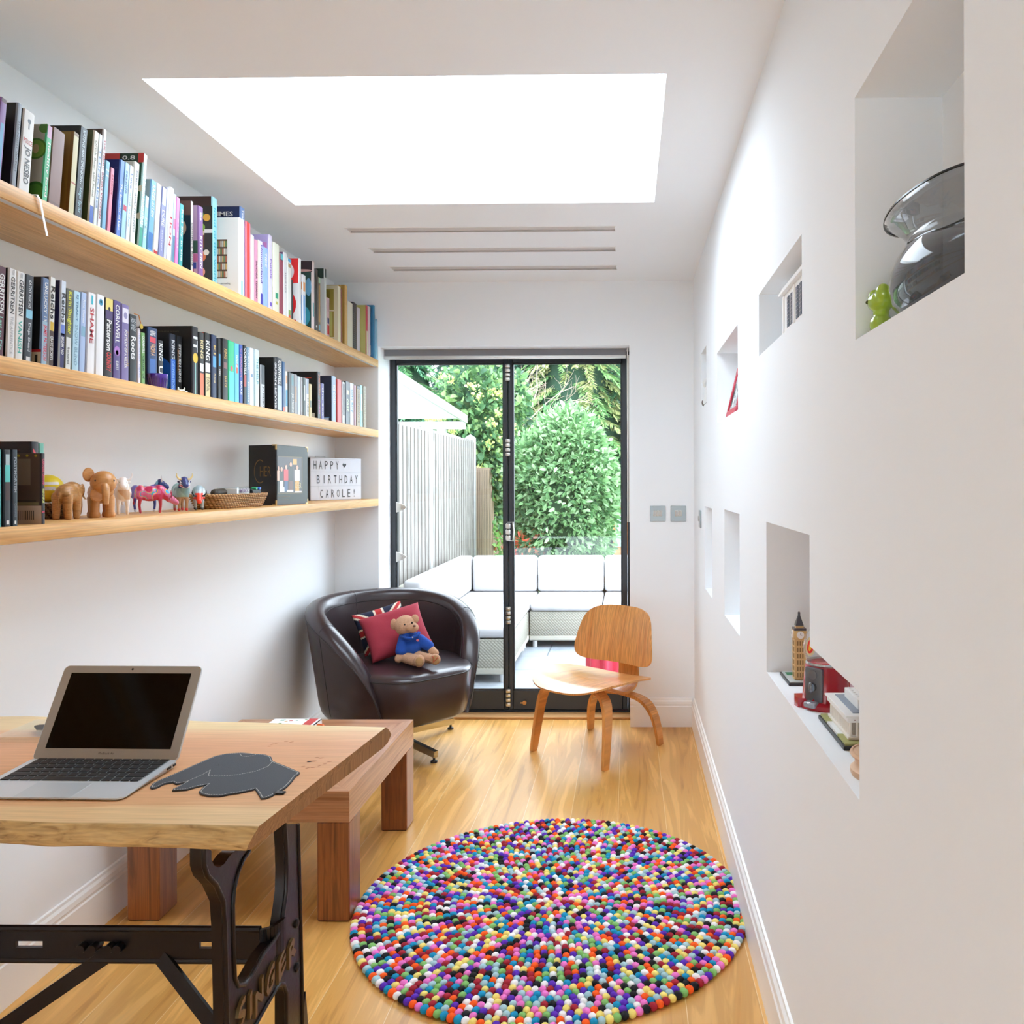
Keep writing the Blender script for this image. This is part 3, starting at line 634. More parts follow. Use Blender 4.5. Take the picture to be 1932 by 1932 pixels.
 (706, 708.5, 576, '#3A94C4', '#3484B8', 'mid-blue photo-covered', [], [('r', '#3A3A40', .1, .7, .78, .95), ('o', '#C8B8A8', .4, .86, .12, 1, 4), ('r', '#EDEBE4', .1, .8, .06, .24)], -1.345, .16),
 (709, 713.5, 603, '#9AD0EE', '#D8D8EC', 'baby-blue', [], [], -1.338),
 (714, 717.5, 603, '#A8DCF4', '#9CCCE8', 'slim turquoise', [bd(.08, .14, '#E8885A', .6)], [], -1.328),
]
def tilt_top(px): return .105*max(0, min(1, (365 - px)/60)) if px > 305 else .105
def tilt_mid(px): return .045 if px < 150 else max(0, .045*(1 - (px - 150)/110))
KS = ('text', 'STEPHEN KING')
mid_ = [
 (-8, 8, 498, '#5A2436', '#1C1418', 'maroon thriller', [tx('GERRITSEN', .08, .52, W, .6), tx('Last to Die', .56, .93, '#8FD0C0', .4)]),
 (13.5, 28, 503, '#F3EFEC', BK, 'white thriller', [tx('GERRITSEN', .09, .5, '#3A3436', .55), tx('THE APPRENTICE', .53, .95, '#C4C2C4', .4), tx('TESS', .01, .07, '#A0A0A4', .3)]),
 (29, 44, 509, '#F4F1EC', '#E0DCD8', 'white teal-lettered thriller', [tx('GERRITSEN', .09, .5, '#2E2C30', .55), tx('VANISH', .55, .92, '#4FB8A8', .5), tx('TESS', .01, .07, '#A0A0A4', .3)]),
 (45.5, 61, 515, '#3A4048', '#24282E', 'dark slate', [tx('KATHY REICHS', .06, .38, '#D8DCE0', .35), bd(.4, .5, '#8FD0E8'), tx('Deja Dead', .55, .88, '#D8DCE0', .35), bd(.94, .99, '#E8E8E8', .5)]),
 (77, 89.5, 521, '#6A84AC', '#1E2228', 'blue-grey red-lettered', [tx('UNLUCKY 13', .05, .5, W, .45), bd(.5, 1, '#A8C8DC'), tx('JAMES PATTERSON', .54, .95, '#E8384A', .7)], [('r', '#C8202C', .0, .75, .14, .17), ('r', '#E8D8B8', 0, .75, 0, .14)] + [('r', '#2A2A2A', .05 + .09*k, .09 + .09*k, .02, .11) for k in range(7)]),
 (91, 102, 520, '#EDEBE4', '#1E1418', 'cream-topped brown-footed', [tx('Reichs', .1, .47, '#2A2626', .75), bd(.5, .6, '#E0B83A', .6), bd(.6, 1, '#4A2E24'), tx('GRAVE SECRETS', .66, .93, '#E8E4E0', .5)]),
 (112, 122, 527, '#DCE4F0', '#2C2C60', 'white-topped indigo', [tx('Reichs', .14, .48, '#24242C', .75), bd(.5, .62, '#7088D8', .7), bd(.6, 1, '#332E68'), tx('BREAK NO', .64, .84, W, .5)]),
 (122.5, 134.5, 542, '#6A6858', '#5A5850', 'grey yellow-lettered', [tx('Karin Slaughter', .03, .56, '#E8E84A', .8), bd(.6, 1, '#E8E8E4'), tx('fractured', .72, .93, '#3A3A3A', .35)]),
 (136, 149, 546, '#BFE2F2', '#7FC0E0', 'light aqua', [tx('PJ TRACY', .04, .38, '#4A80A8', .4), tx('SNOW BLIND', .42, .93, '#8FB0C4', .45)]),
 (150, 161, 549, '#B4C8EC', '#8C9CD4', 'powder-blue', [tx('Anne Cleeves', .08, .38, '#F4F8FC', .4), bd(.42, .55, '#8CB8D0', .7)]),
 (164, 179, 549, '#F7F3F3', '#ECE6E6', 'white red-lettered', [bd(.03, .14, '#3FB8C8', .25), tx('SHAME', .18, .62, '#C4404A', .5)]),
 (181, 196, 553, '#F6F3F3', '#EEE8E8', 'plain white gem-topped', [('disc', .09, '#3F9CC0', .26), ('disc', .085, '#E8E0EC', .1)]),
 (197, 213, 560, '#232024', '#1A181C', 'yellow-topped black', [bd(0, .15, '#F2DC7C'), bd(.15, .26, '#5A4A78'), ('disc', .13, '#1A1420', .14), tx('Patterson', .27, .66, W, .6), tx('COUNTRY', .68, .92, '#E8383C', .55)]),
 (214, 228, 565, '#5F4E8C', '#4A3C78', 'violet', [tx('CORNWELL', .05, .54, W, .55), ('disc', .64, '#B478C8', .4), ('disc', .66, '#6AC0DC', .2), tx('BLOW FLY', .77, .88, W, .4)]),
 (229.5, 244, 572, '#8274A8', '#6C5E90', 'lilac portrait', [bd(.05, .24, '#E8E0EC', .8), ('disc', .145, '#9A90B8', .25), tx('PORTRAIT OF A KILLER', .33, .83, W, .3), tx('Cornwell', .34, .8, '#C8A878', .25, .28)]),
 (245, 259, 592, '#2A3034', '#1E2226', 'dark grey', [tx('ALEX HALEY', .05, .24, '#C8CCD0', .6), tx('Roots', .32, .66, W, .65)]),
 (260.5, 266.5, 618, '#F2EAF2', '#E058A0', 'thin white pink-edged', [tx('midsummer nights', .1, .9, '#8CA0DC', .4)]),
 (267.5, 275, 627, '#7FB46A', '#5A3A24', 'fern-green', [tx('CORNWELL', .06, .4, W, .6), tx('cause of', .45, .9, '#2A4A2A', .5)]),
 (280, 298, 616, '#20406C', '#101828', 'midnight blue', [tx('KING', .05, .13, W, .6), bd(.15, .24, '#E04A5A', .6), tx('FROM A', .26, .45, '#E8B48A', .55), bd(.5, .8, '#3068B4', .6)], [], -1.408, .13),
 (299, 309, 641, '#26262A', '#1A1A1E', 'black white-lettered', [tx('KING', .06, .4, W, .75), tx('US', .5, .8, W, .75)], [], -1.408, .13),
 (322, 332.5, 629, '#1F2838', '#0F141C', 'black-and-cobalt', [tx('KING', .1, .42, '#D8DCE0', .6), bd(.42, 1, '#2E6CD0'), tx('DESPERATION', .46, .92, '#9CC8F8', .5)], [('o', '#1E6AD0', .35, .3, .42, 1.1, 3)], -1.408, .13),
 (334.5, 345, 633, '#1C1E22', '#14161A', 'slim black bold-lettered', [tx('STEPHEN KING', .14, .78, W, .4), tx('insomnia', .24, .6, '#B8782C', .25, -.3)], [], -1.408, .13),
 (363.5, 375, 615, '#1B1C24', '#0E0C0C', 'tall black starburst', [tx('IT', .14, .36, '#E8ECF0', .7), ('disc', .45, '#E8C02E', .42), bd(.5, .97, '#A8E0D0', .12)], [('t', 'STEPHEN KING', '#5A5248', .7, .25, .92, .02), ('r', '#3A342E', .2, .5, .3, .304), ('r', '#3A342E', .2, .5, .5, .504), ('r', '#3A342E', .2, .5, .6, .604)], -1.352, .17),
 (377, 386, 626, '#2A2C2C', '#1A1C1C', 'orange-footed black', [tx('KING', .12, .4, '#F0DCA0', .6), bd(.48, .6, '#F2F0EC', .8), bd(.63, 1, '#E87A4A')]),
 (387.5, 398, 627, '#2A2C2C', '#D84A2A', 'cream-footed black', [tx('KING', .12, .42, W, .75), bd(.46, .6, '#F2F0EC', .9), bd(.62, 1, '#EDD9A0'), tx('EVENTUAL', .68, .9, '#5A4A2A', .5)]),
 (401, 410, 631, '#2C3A5C', '#18202C', 'navy gold-lettered', [tx('KI', .16, .3, '#D8B868', .5), bd(.33, .5, '#5AA8DC', .7), tx('King', .6, .75, '#D8C08A', .4)]),
 (412, 418.5, 638, '#1E2024', '#141618', 'narrow black blue-flashed', [bd(.25, .45, '#4A9CC8', .5), tx('KING', .5, .6, W, .5)]),
 (421, 431, 638, '#201E20', '#161416', 'black bronze-lettered', [tx('KING', .16, .32, '#D8AC5C', .5), bd(.38, .48, '#8A5A5A', .6), tx('BAG OF', .6, .78, '#D8AC5C', .4)]),
 (432, 443, 642, '#3CCB90', '#2CA878', 'mint-green', [bd(.5, 1, '#5ADCD0'), ('disc', .45, '#E85A6A', .2)]),
 (443.5, 452, 647, '#66CDE0', '#48A8C0', 'turquoise', [bd(.35, .5, '#E87050', .4), tx('island', .2, .4, '#F4F4F4', .5)]),
 (452.5, 459, 650, '#3C60B8', '#2C4898', 'royal-blue', [tx('C HIAASEN', .06, .55, '#D88AA0', .5), tx('BAKE', .62, .85, W, .5)]),
 (460.5, 466, 651, '#1F2226', '#15171A', 'black hardback', [tx('CORNWELL', .05, .5, W, .8), bd(.5, .7, '#C0483A', .8)]),
 (466.5, 471.5, 655, '#7FA6C0', '#2A3A50', 'steel-blue', [tx('CORNWELL', .05, .45, W, .7), tx('hornets', .6, .95, '#E8F0F4', .6)]),
 (472, 480, 656, '#F0EEF6', '#E0DEEA', 'lavender-white', [bd(.45, .5, '#5A8AAC', .3)]),
 (482, 490, 659, '#DCEEF0', '#3FA6AC', 'white teal-edged', [tx('THE HELP', .15, .6, '#6AA8AC', .5)]),
 (493, 500.5, 688, '#DADCE0', BK, 'short white-footed black', [bd(0, .45, '#3A4048'), tx('JO NESBO', .5, .98, BK, .6)]),
 (518, 523, 674, '#16161A', '#0C0A0C', 'wide black flame-covered', [tx('SUSAN LEWIS', .1, .95, '#EDE8F0', .7)], [('o', '#E87A1E', .62, .45, .1, 2, 3), ('o', '#FAD04A', .62, .43, .05, 2, 4), ('o', '#C83A1E', .7, .3, .08, 1.5, 3)], -1.352, .14),
 (523.5, 533, 674, '#3A3C44', '#202226', 'charcoal mist-footed', [tx('CORNWELL', .05, .5, W, .6), bd(.52, .98, '#C4CCDC', .9)]),
 (534, 538.5, 682, '#2C5C8C', '#1E4268', 'deep blue', [bd(.9, .98, '#E0583A')]),
 (539, 543.5, 700, '#EDE8E0', '#E0D8D0', 'white cyan-banded', [bd(.1, .3, '#E89A5A', .6), bd(.45, .85, '#2FA0CC', .8)]),
 (545, 549, 702, '#4A4E52', '#1C1C1E', 'thin charcoal', []),
 (549.5, 555.5, 704, '#8C9496', '#5A6064', 'grey banded crime', [tx('JO NESBO', .5, .97, W, .7), bd(.05, .3, '#6CA0A8', .6)]),
 (556, 561.5, 706, '#A6A2A4', '#8A8688', 'mid-grey', [bd(.3, .7, '#C8905A', .4)]),
 (562.5, 567.5, 710, '#D2DCE8', '#B8A888', 'pale ice-blue', []),
 (568, 572, 711, '#B0A8A8', '#9A4038', 'grey red-edged', [bd(.1, .9, '#C8C4C4', .5)]),
 (572.5, 577.5, 712, '#2C3C38', '#1C2A26', 'bottle-green', [bd(.2, .6, '#E8F0F0', .3)]),
 (578, 583.5, 714, '#ECEAEA', '#6A6468', 'white short crime', [bd(0, .4, '#9AA4B8', .7), tx('JO NESBO', .5, .97, BK, .6)]),
 (584, 589.5, 724, '#D2B46A', '#B89850', 'tan', [bd(.5, .7, '#4A5A3A', .5)]),
 (600, 605, 701, '#201C22', '#100E0E', 'tall black neon-lettered', [tx('JAMES ELLROY', .06, .5, '#E8703A', .7), tx('perfidia', .6, .9, '#D850B0', .7)], [('r', '#C83A1E', .2, .45, .86, .88), ('r', '#E8E0D0', .1, .5, .02, .12)], -1.352, .14),
 (607, 612, 723, '#6C62A8', '#E6D8B0', 'violet cream-edged', [tx('the sea', .1, .9, '#E8E0EC', .6)]),
 (627.5, 634.5, 709, '#A8C0DC', '#20243C', 'wide midnight', [tx('ICE COLD', .2, .6, W, .6)], [('r', '#5A88C0', .1, .5, .08, .1), ('r', '#E0E4EC', .12, .5, .0, .08)], -1.352, .14),
 (637, 645, 715, '#E04A48', '#C43430', 'scarlet', []),
 (646.5, 651.5, 720, '#D0D0D2', '#141416', 'black white-spined', [bd(.05, .8, '#2A2A2E', .6)]),
 (653, 660, 719, '#555C66', '#2E3238', 'gunmetal', [bd(.2, .3, '#E8D8A0', .5), tx('cast', .4, .7, '#C8D8A8', .6)]),
 (661, 668, 722, '#E0E8F0', '#5A96C4', 'white azure-lettered', [tx('cold fury', .15, .7, '#2F8CBC', .5)]),
 (669, 672.5, 727, '#D0A0AC', '#2A1E24', 'thin rose-edged dark', []),
 (674, 680, 728, '#A8905C', '#191818', 'tan-banded black', [bd(0, .08, BK), tx('DESCENDANTS', .1, .9, '#2A2018', .5)]),
 (680.5, 685, 727, '#9CDCE4', '#E4ECEC', 'white-and-cyan', [bd(.2, .6, '#E0F4F6', .6)]),
 (686, 692, 728, '#8E7C4E', '#74643C', 'olive-brown', [tx('chronicles', .1, .8, '#C8BA90', .3)]),
]
ytop0 = at(-9, 900, x=-1.352).y; run(top, ZT, ytop0, tilt_top, 'books on the top shelf', 'top shelf')
run(mid_, ZM, at(-8, 900, x=-1.352).y, tilt_mid, 'books on the middle shelf', 'middle shelf')
low = [
 (-3, 3, 848, '#2FA8A0', '#1A3A40', 'teal sliver-spined', []),
 (8, 21, 848, '#2A3038', '#101418', 'black illustrated', [bd(.06, .2, '#B8CCD0', .6), bd(.2, .42, '#5FD8D0', .8), bd(.42, .66, '#4A2E2C', .7), bd(.92, .97, W, .4)]),
 (23.5, 34, 848, '#24303C', '#141C24', 'navy serif-lettered', [tx('POSTMORTEM', .1, .56, '#9CA6B0', .5), tx('Cornwell', .7, .88, '#6A7480', .4), bd(.93, .97, W, .3)]),
 (78, 85.5, 855, '#2A1E26', '#5C4A3E', 'brown engraved-cover', [tx('CAROLINE GRAHAM', .08, .45, '#E84868', .6), tx('faithful', .5, .7, '#D8E070', .5), bd(.82, .84, '#D83A5A')],
   [('r', '#CDB4A0', 0, 1, 0, .26)] + [('r', '#3A302C', .14 + .036*k, .155 + .036*k, .06, .19) for k in range(22)] + [('r', '#3E3028', .1, .9, .3, .34), ('r', '#8A7A6A', .2, .66, .55, .92), ('r', '#3A2C24', .66, .7, .4, .95), ('o', '#8C9484', .55, .48, .07, 1.4, 4), ('r', '#8A7E58', .05, .95, .27, .31)] + [('o', '#B8A030', .1 + .16*k, .965, .025, 1, 5) for k in range(6)], -1.352, .125),
 (59, 74, 833, '#1E1A22', '#2A1216', 'tall red-lettered black', [tx('A', .08, .3, '#F03A4C', .6)], [('t', 'the detective returns', '#6A1E24', .2, .7, .9, .025)], -1.43, .13),
 (74.5, 84, 836, '#8AD0BC', '#D8A8AC', 'tall mint-spined', [bd(0, 1, '#7CCDB8', .6)], [], -1.43, .12),
]
low_books = run(low, ZL, at(-3, 900, x=-1.352).y, lambda p: 0.0, 'books on the lowest shelf', 'lowest shelf')
# ================================================================ rug of felt balls
def build_rug():
    cx, cyy, R = -.239, 2.532, .598
    t = thing('felt_ball_rug', 'round multicoloured felt ball rug on the oak floor', 'rug', (cx, cyy, 0))
    cols = ['#F27CCB', '#19181C', '#FF5E14', '#0F93BF', '#86BF6C', '#F7E07A', '#F6F3F2', '#A9CBD2', '#A51E30', '#5E2AB4']
    ico = bmesh.new(); bmesh.ops.create_icosphere(ico, subdivisions=2, radius=1); V = [v.co.copy() for v in ico.verts]; Fc = [[v.index for v in f.verts] for f in ico.faces]; ico.free()
    vs, fs, mi = [], [], []; pitch = .0203; last = -1; rr = random.Random(5)
    n_r = int(R/pitch)
    for k in range(n_r + 1):
        r = R - .009 - k*pitch
        if r < .004: r = 0
        n = max(1, int(2*PI*r/.0196)); off = rr.random()*6
        for j in range(n):
            a = off + 2*PI*j/n; c = rr.randrange(10)
            while c == last: c = rr.randrange(10)
            last = c; s = .94 + .12*rr.random(); b = len(vs)
            ca, sa = math.cos(a), math.sin(a); er, et, ez = .0124*s, .0108*s, .0098*s
            x0, y0 = cx + r*ca, cyy + r*sa
            for q in V: vs.append((x0 + ca*q.x*er - sa*q.y*et, y0 + sa*q.x*er + ca*q.y*et, .0100 + q.z*ez))
            for f in Fc: fs.append([b + i for i in f]); mi.append(c)
            if r == 0: break
    me = bpy.data.meshes.new('felt_balls'); me.from_pydata(vs, [], fs)
    for c in cols: me.materials.append(mat(c, .95, bump=.25, bscale=900))
    me.polygons.foreach_set('material_index', mi); me.shade_smooth()
    me.transform(T(-cx, -cyy, 0)); o = link('felt_balls', me, t); o['kind'] = 'stuff'
build_rug()
# ================================================================ desk
DZ = .752
dn = at(484, 1562.5, z=DZ); dfp = at(727, 1373, z=DZ)
def build_desk():
    t = thing('desk', 'live-edge oak desk on black cast-iron treadle legs', 'desk', (-1.08, 1.33, 0))
    xl = -1.555
    def xr(y): return dn.x + (dfp.x - dn.x)*(y - dn.y)/(dfp.y - dn.y)
    def wob(s, k, a): return a*noise.noise(Vector((s*6 + k*9.1, k*3.7, 0)))
    ring = [(DZ, 'b', 0, .0), (DZ - .006, 'b', .006, 0), (DZ - .02, 'b', .012, 1), (DZ - .036, 'b', .002, 1), (DZ - .042, 'b', -.02, 1),
            (DZ - .042, 'f', .012, 1), (DZ - .036, 'f', -.004, 1), (DZ - .026, 'f', -.011, 1), (DZ - .012, 'f', -.008, 1), (DZ - .003, 'f', -.002, .4), (DZ, 'f', .003, .3)]
    m = MB(); b = m.bm; N = 60; rows = []
    fy0, fy1 = at(0, 1543, z=DZ).y, dn.y; by0, by1 = at(0, 1353, z=DZ).y, dfp.y
    for i in range(N + 1):
        s = i/N; row = []
        for k, (z, side, off, amp) in enumerate(ring):
            if side == 'f':
                xg = xl + (dn.x - xl)*s; y = fy0 + (fy1 - fy0)*max(0, (xg + 1.38)/(dn.x + 1.38)) + off + wob(s, 1, .010) + amp*wob(s*2.5, 2 + k*.13, .006)
            else:
                xg = xl + (dfp.x - xl)*s; y = by0 + (by1 - by0)*max(0, (xg + 1.5)/(dfp.x + 1.5))**1.6 + off + wob(s, 5, .010) + amp*wob(s*2.5, 7 + k*.13, .004)
            x = xl + (xr(y) - xl)*s
            x += {1: .004, 2: .008, 3: .004, 5: -.018, 6: -.016, 7: -.010, 8: -.004}.get(k, 0)*s
            row.append(b.verts.new((x, y, z)))
        rows.append(row)
    K = len(ring)
    for i in range(N):
        for k in range(K):
            f = b.faces.new((rows[i][k], rows[i][(k + 1) % K], rows[i + 1][(k + 1) % K], rows[i + 1][k]))
            f.material_index = 0 if k in (K - 1, 0) else (1 if k >= 5 and k < 10 else (0 if k < 4 else 2))
    for r_, fl in ((rows[0], False), (rows[-1], True)):
        f = b.faces.new(r_ if not fl else r_[::-1]); f.material_index = 2
    bmesh.ops.recalc_face_normals(b, faces=b.faces[:])
    # knots and growth marks in the top
    m.mi = 3
    rr = random.Random(3)
    def dash(px, py, w_, h_, rot=0):
        c = at(px, py, z=DZ + .0004); m.poly([(c.x + w_*math.cos(a)*math.cos(rot) - h_*math.sin(a)*math.sin(rot), c.y + w_*math.cos(a)*math.sin(rot) + h_*math.sin(a)*math.cos(rot), DZ + .0004) for a in [2*PI*k/10 for k in range(10)]])
    for px, py in ((572, 1446), (580, 1449), (590, 1448), (602, 1445), (613, 1441), (622, 1437), (606, 1430), (598, 1429), (514, 1404), (522, 1402), (540, 1399), (550, 1400), (508, 1408)): dash(px, py, .0035 + .002*rr.random(), .0014, rr.random())
    m.mi = 4; dash(584, 1437, .0045, .003, .3)
    m.mi = 3; dash(588, 1436, .011, .0025, .1); 
    # surfaces
    top, nt, bs = P('desk_top_oak'); L = nt.links.new
    tc = nt.nodes.new('ShaderNodeTexCoord'); sp = nt.nodes.new('ShaderNodeSeparateXYZ'); L(tc.outputs['Object'], sp.inputs[0])
    mp = nt.nodes.new('ShaderNodeMapping'); mp.inputs['Scale'].default_value = (1.2, 14, 3); L(tc.outputs['Object'], mp.inputs[0])
    n = nt.nodes.new('ShaderNodeTexNoise'); n.inputs['Scale'].default_value = 2.5; n.inputs['Detail'].default_value = 6; n.inputs['Distortion'].default_value = 1; L(mp.outputs[0], n.inputs[0])
    mp2 = nt.nodes.new('ShaderNodeMapping'); mp2.inputs['Scale'].default_value = (3, 90, 3); L(tc.outputs['Object'], mp2.inputs[0])
    n2 = nt.nodes.new('ShaderNodeTexNoise'); n2.inputs['Scale'].default_value = 3; L(mp2.outputs[0], n2.inputs[0])
    ad = nt.nodes.new('ShaderNodeMath'); ad.operation = 'MULTIPLY_ADD'; ad.inputs[1].default_value = .07; L(n.outputs['Fac'], ad.inputs[0]); L(sp.outputs[1], ad.inputs[2])
    cr = nt.nodes.new('ShaderNodeValToRGB'); e = cr.color_ramp.elements; e[0].position = 0; e[0].color = lin('#E3C393'); e[1].position = 1; e[1].color = lin('#E6CA9A')
    for p_, c_ in ((.105, '#E2C08E'), (.125, '#D9A878'), (.25, '#D59E6E'), (.45, '#D39A70'), (.53, '#DDAE82'), (.56, '#E3C796')): q = e.new(p_); q.color = lin(c_)
    L(ad.outputs[0], cr.inputs[0])
    mr = nt.nodes.new('ShaderNodeMapRange'); mr.inputs[1].default_value = .35; mr.inputs[2].default_value = .65; mr.inputs[3].default_value = .9; mr.inputs[4].default_value = 1.06; L(n2.outputs['Fac'], mr.inputs[0])
    hs = nt.nodes.new('ShaderNodeHueSaturation'); L(cr.outputs[0], hs.inputs['Color']); L(mr.outputs[0], hs.inputs['Value']); L(hs.outputs[0], bs.inputs['Base Color']); bs.inputs['Roughness'].default_value = .5
    live = wood('live_edge', ['#8E683C', '#C09A60', '#CBA66C', '#D0AC74'], (3, 6, 13), .75, 1.5, 4, fine=.35)
    saw = wood('sawn_end', ['#8C6238', '#B08050', '#A07244'], (30, 30, 2), .7, 1, 2, fine=.4)
    part('tabletop', m, [top, live, saw, mat('#A8683E', .6), mat('#1E1712', .6)], t, 50)
    iron = mat('#1B1416', .28, .25, bump=.12, bscale=90); brass = mat('#8A7048', .38, .6)
    XP = -.71
    px = [(399, 1605), (399, 1622), (404, 1633), (413, 1637), (423, 1630), (434, 1614), (444, 1605), (470, 1605), (458, 1622), (448, 1647), (441, 1678), (438.5, 1709), (439.5, 1752), (441, 1808), (442.5, 1846), (449, 1860), (461, 1858), (475, 1839.5), (497, 1799), (518, 1773), (531, 1746), (536, 1712), (540, 1680), (541, 1640), (540, 1600), (537, 1555),
          (562, 1555), (564.6, 1653), (567, 1746), (569, 1839.5), (570, 1932)]
    pts = [tuple(at(a, b_, x=XP)[1:]) for a, b_ in px]
    pts = [(p[0], min(p[1], DZ - .043)) for p in pts]
    q0 = at(570, 1932, x=XP)
    low = [(q0.y + .02, .2), (q0.y + .045, .05), (q0.y + .06, 0), (q0.y - .03, 0), (q0.y - .035, .06)]
    inner = [tuple(at(a, b_, x=XP)[1:]) for a, b_ in ((540, 1932), (540, 1872), (535, 1857), (526, 1858), (512, 1880), (491, 1917), (470, 1955), (458, 1990))]
    nl = at(430, 1932, x=XP)
    low2 = [(nl.y + .035, .06), (nl.y + .04, 0), (nl.y - .07, 0), (nl.y - .05, .05), (nl.y - .01, .2)]
    left = [tuple(at(a, b_, x=XP)[1:]) for a, b_ in ((428, 1932), (426, 1839), (424, 1746), (421, 1700), (407, 1669), (391, 1652), (385, 1633), (385, 1605))]
    left[-1] = (left[-1][0], DZ - .043)
    outl = pts + low + inner + low2 + left
    def side(X, nm):
        m = MB(); m.prism(outl, .024, frame((X - .024, 0, 0), (0, 1, 0), (0, 0, 1)))
        for (a, b_) in ((558, 1742), (559, 1825)):
            c = at(a, b_, x=XP); m.lathe([(.0095, 0), (.009, .004), (.005, .0065), (0, .007)], 14, frame((X, c.y, c.z), (0, 1, 0), (0, 0, 1)))
        return part('leg_frame', m, iron, t, 40)
    s1_ = side(XP, 'r'); side(-1.44, 'l')
    m = MB(); path = [tuple(at(a, b_, x=XP)[1:]) for a, b_ in px[7:26]]
    m.tube([(XP, p[0], p[1]) for p in path], .0045, 8)
    m.tube([(XP, p[0], p[1]) for p in [tuple(at(a, b_, x=XP)[1:]) for a, b_ in px[26:]]], .0045, 8)
    m.tube([(XP, p[0], p[1]) for p in left[::-1]], .0045, 8); m.tube([(XP, p[0], p[1]) for p in inner[:-1]], .0045, 8)
    part('cast_rim', m, iron, s1_, 60)
    for ch, px_, py_, wd in (('S', 455, 1913, .022), ('I', 472, 1895, .007), ('N', 488, 1880, .025), ('G', 509, 1850, .027), ('E', 531, 1819, .026), ('R', 551, 1791, .028)):
        c = at(px_, py_, x=XP + .004); m = MB()
        text_bm(ch, wd*1.35, .045, frame((XP + .003, c.y, c.z), (0, 1, .55), (0, 0, 1), (1, 0, 0)), m, .035, depth=.003)
        part('brass_letter', m, brass, s1_, 0)
    # stretcher with slots
    yb = 1.61; za, zb_ = .364, .427; m = MB()
    def P2(x, z): return (x, yb + .10*max(0, (-.85 - x))*.9, z)
    xs = [-1.44, -1.255, -1.205, -1.165, -1.075, -1.055, -1.03, -.866, -.815, -.78]
    solid = [(-1.44, -1.225), (-1.17, -1.06), (-1.035, -.856), (-.815, -.735)]
    for a, b_ in solid: m.bb((a, yb - .004, za), (b_, yb + .004, zb_))
    for a, b_ in ((-1.225, -1.17), (-1.06, -1.035), (-.856, -.815)):
        m.bb((a, yb - .004, za), (b_, yb + .004, za + .026)); m.bb((a, yb - .004, zb_ - .024), (b_, yb + .004, zb_))
    for z in (za, zb_): m.tube([(-1.44, yb, z), (-.735, yb, z)], .0065, 8)
    # curved end that runs to the far leg
    for k in range(8):
        a0, a1 = k/8, (k + 1)/8
        f = lambda a: (-.735 + .028*math.sin(a*PI/2), yb + .045*(1 - math.cos(a*PI/2)))
        p, q = f(a0), f(a1); m.tube([(p[0], p[1], (za + zb_)/2), (q[0], q[1], (za + zb_)/2 + .0)], 0, flat=(.008, zb_ - za, (0, 0, 1)))
    for x in (-1.085, -1.062, -1.03, -1.012): m.cyl((x, yb - .02, .395), (x, yb + .006, .395), .009)
    part('stretcher', m, iron, t, 40)
    m = MB(); m.tube([(-1.045, yb, .372), (-1.42, yb - .035, .12)], 0, flat=(.03, .007, (0, 1, 0))); part('diagonal_brace', m, iron, t)
    m = MB(); m.tube([(-.935, yb, .372), (-.722, yb - .085, .21)], 0, flat=(.03, .007, (0, 1, 0))); part('diagonal_brace', m, iron, t)
build_desk()
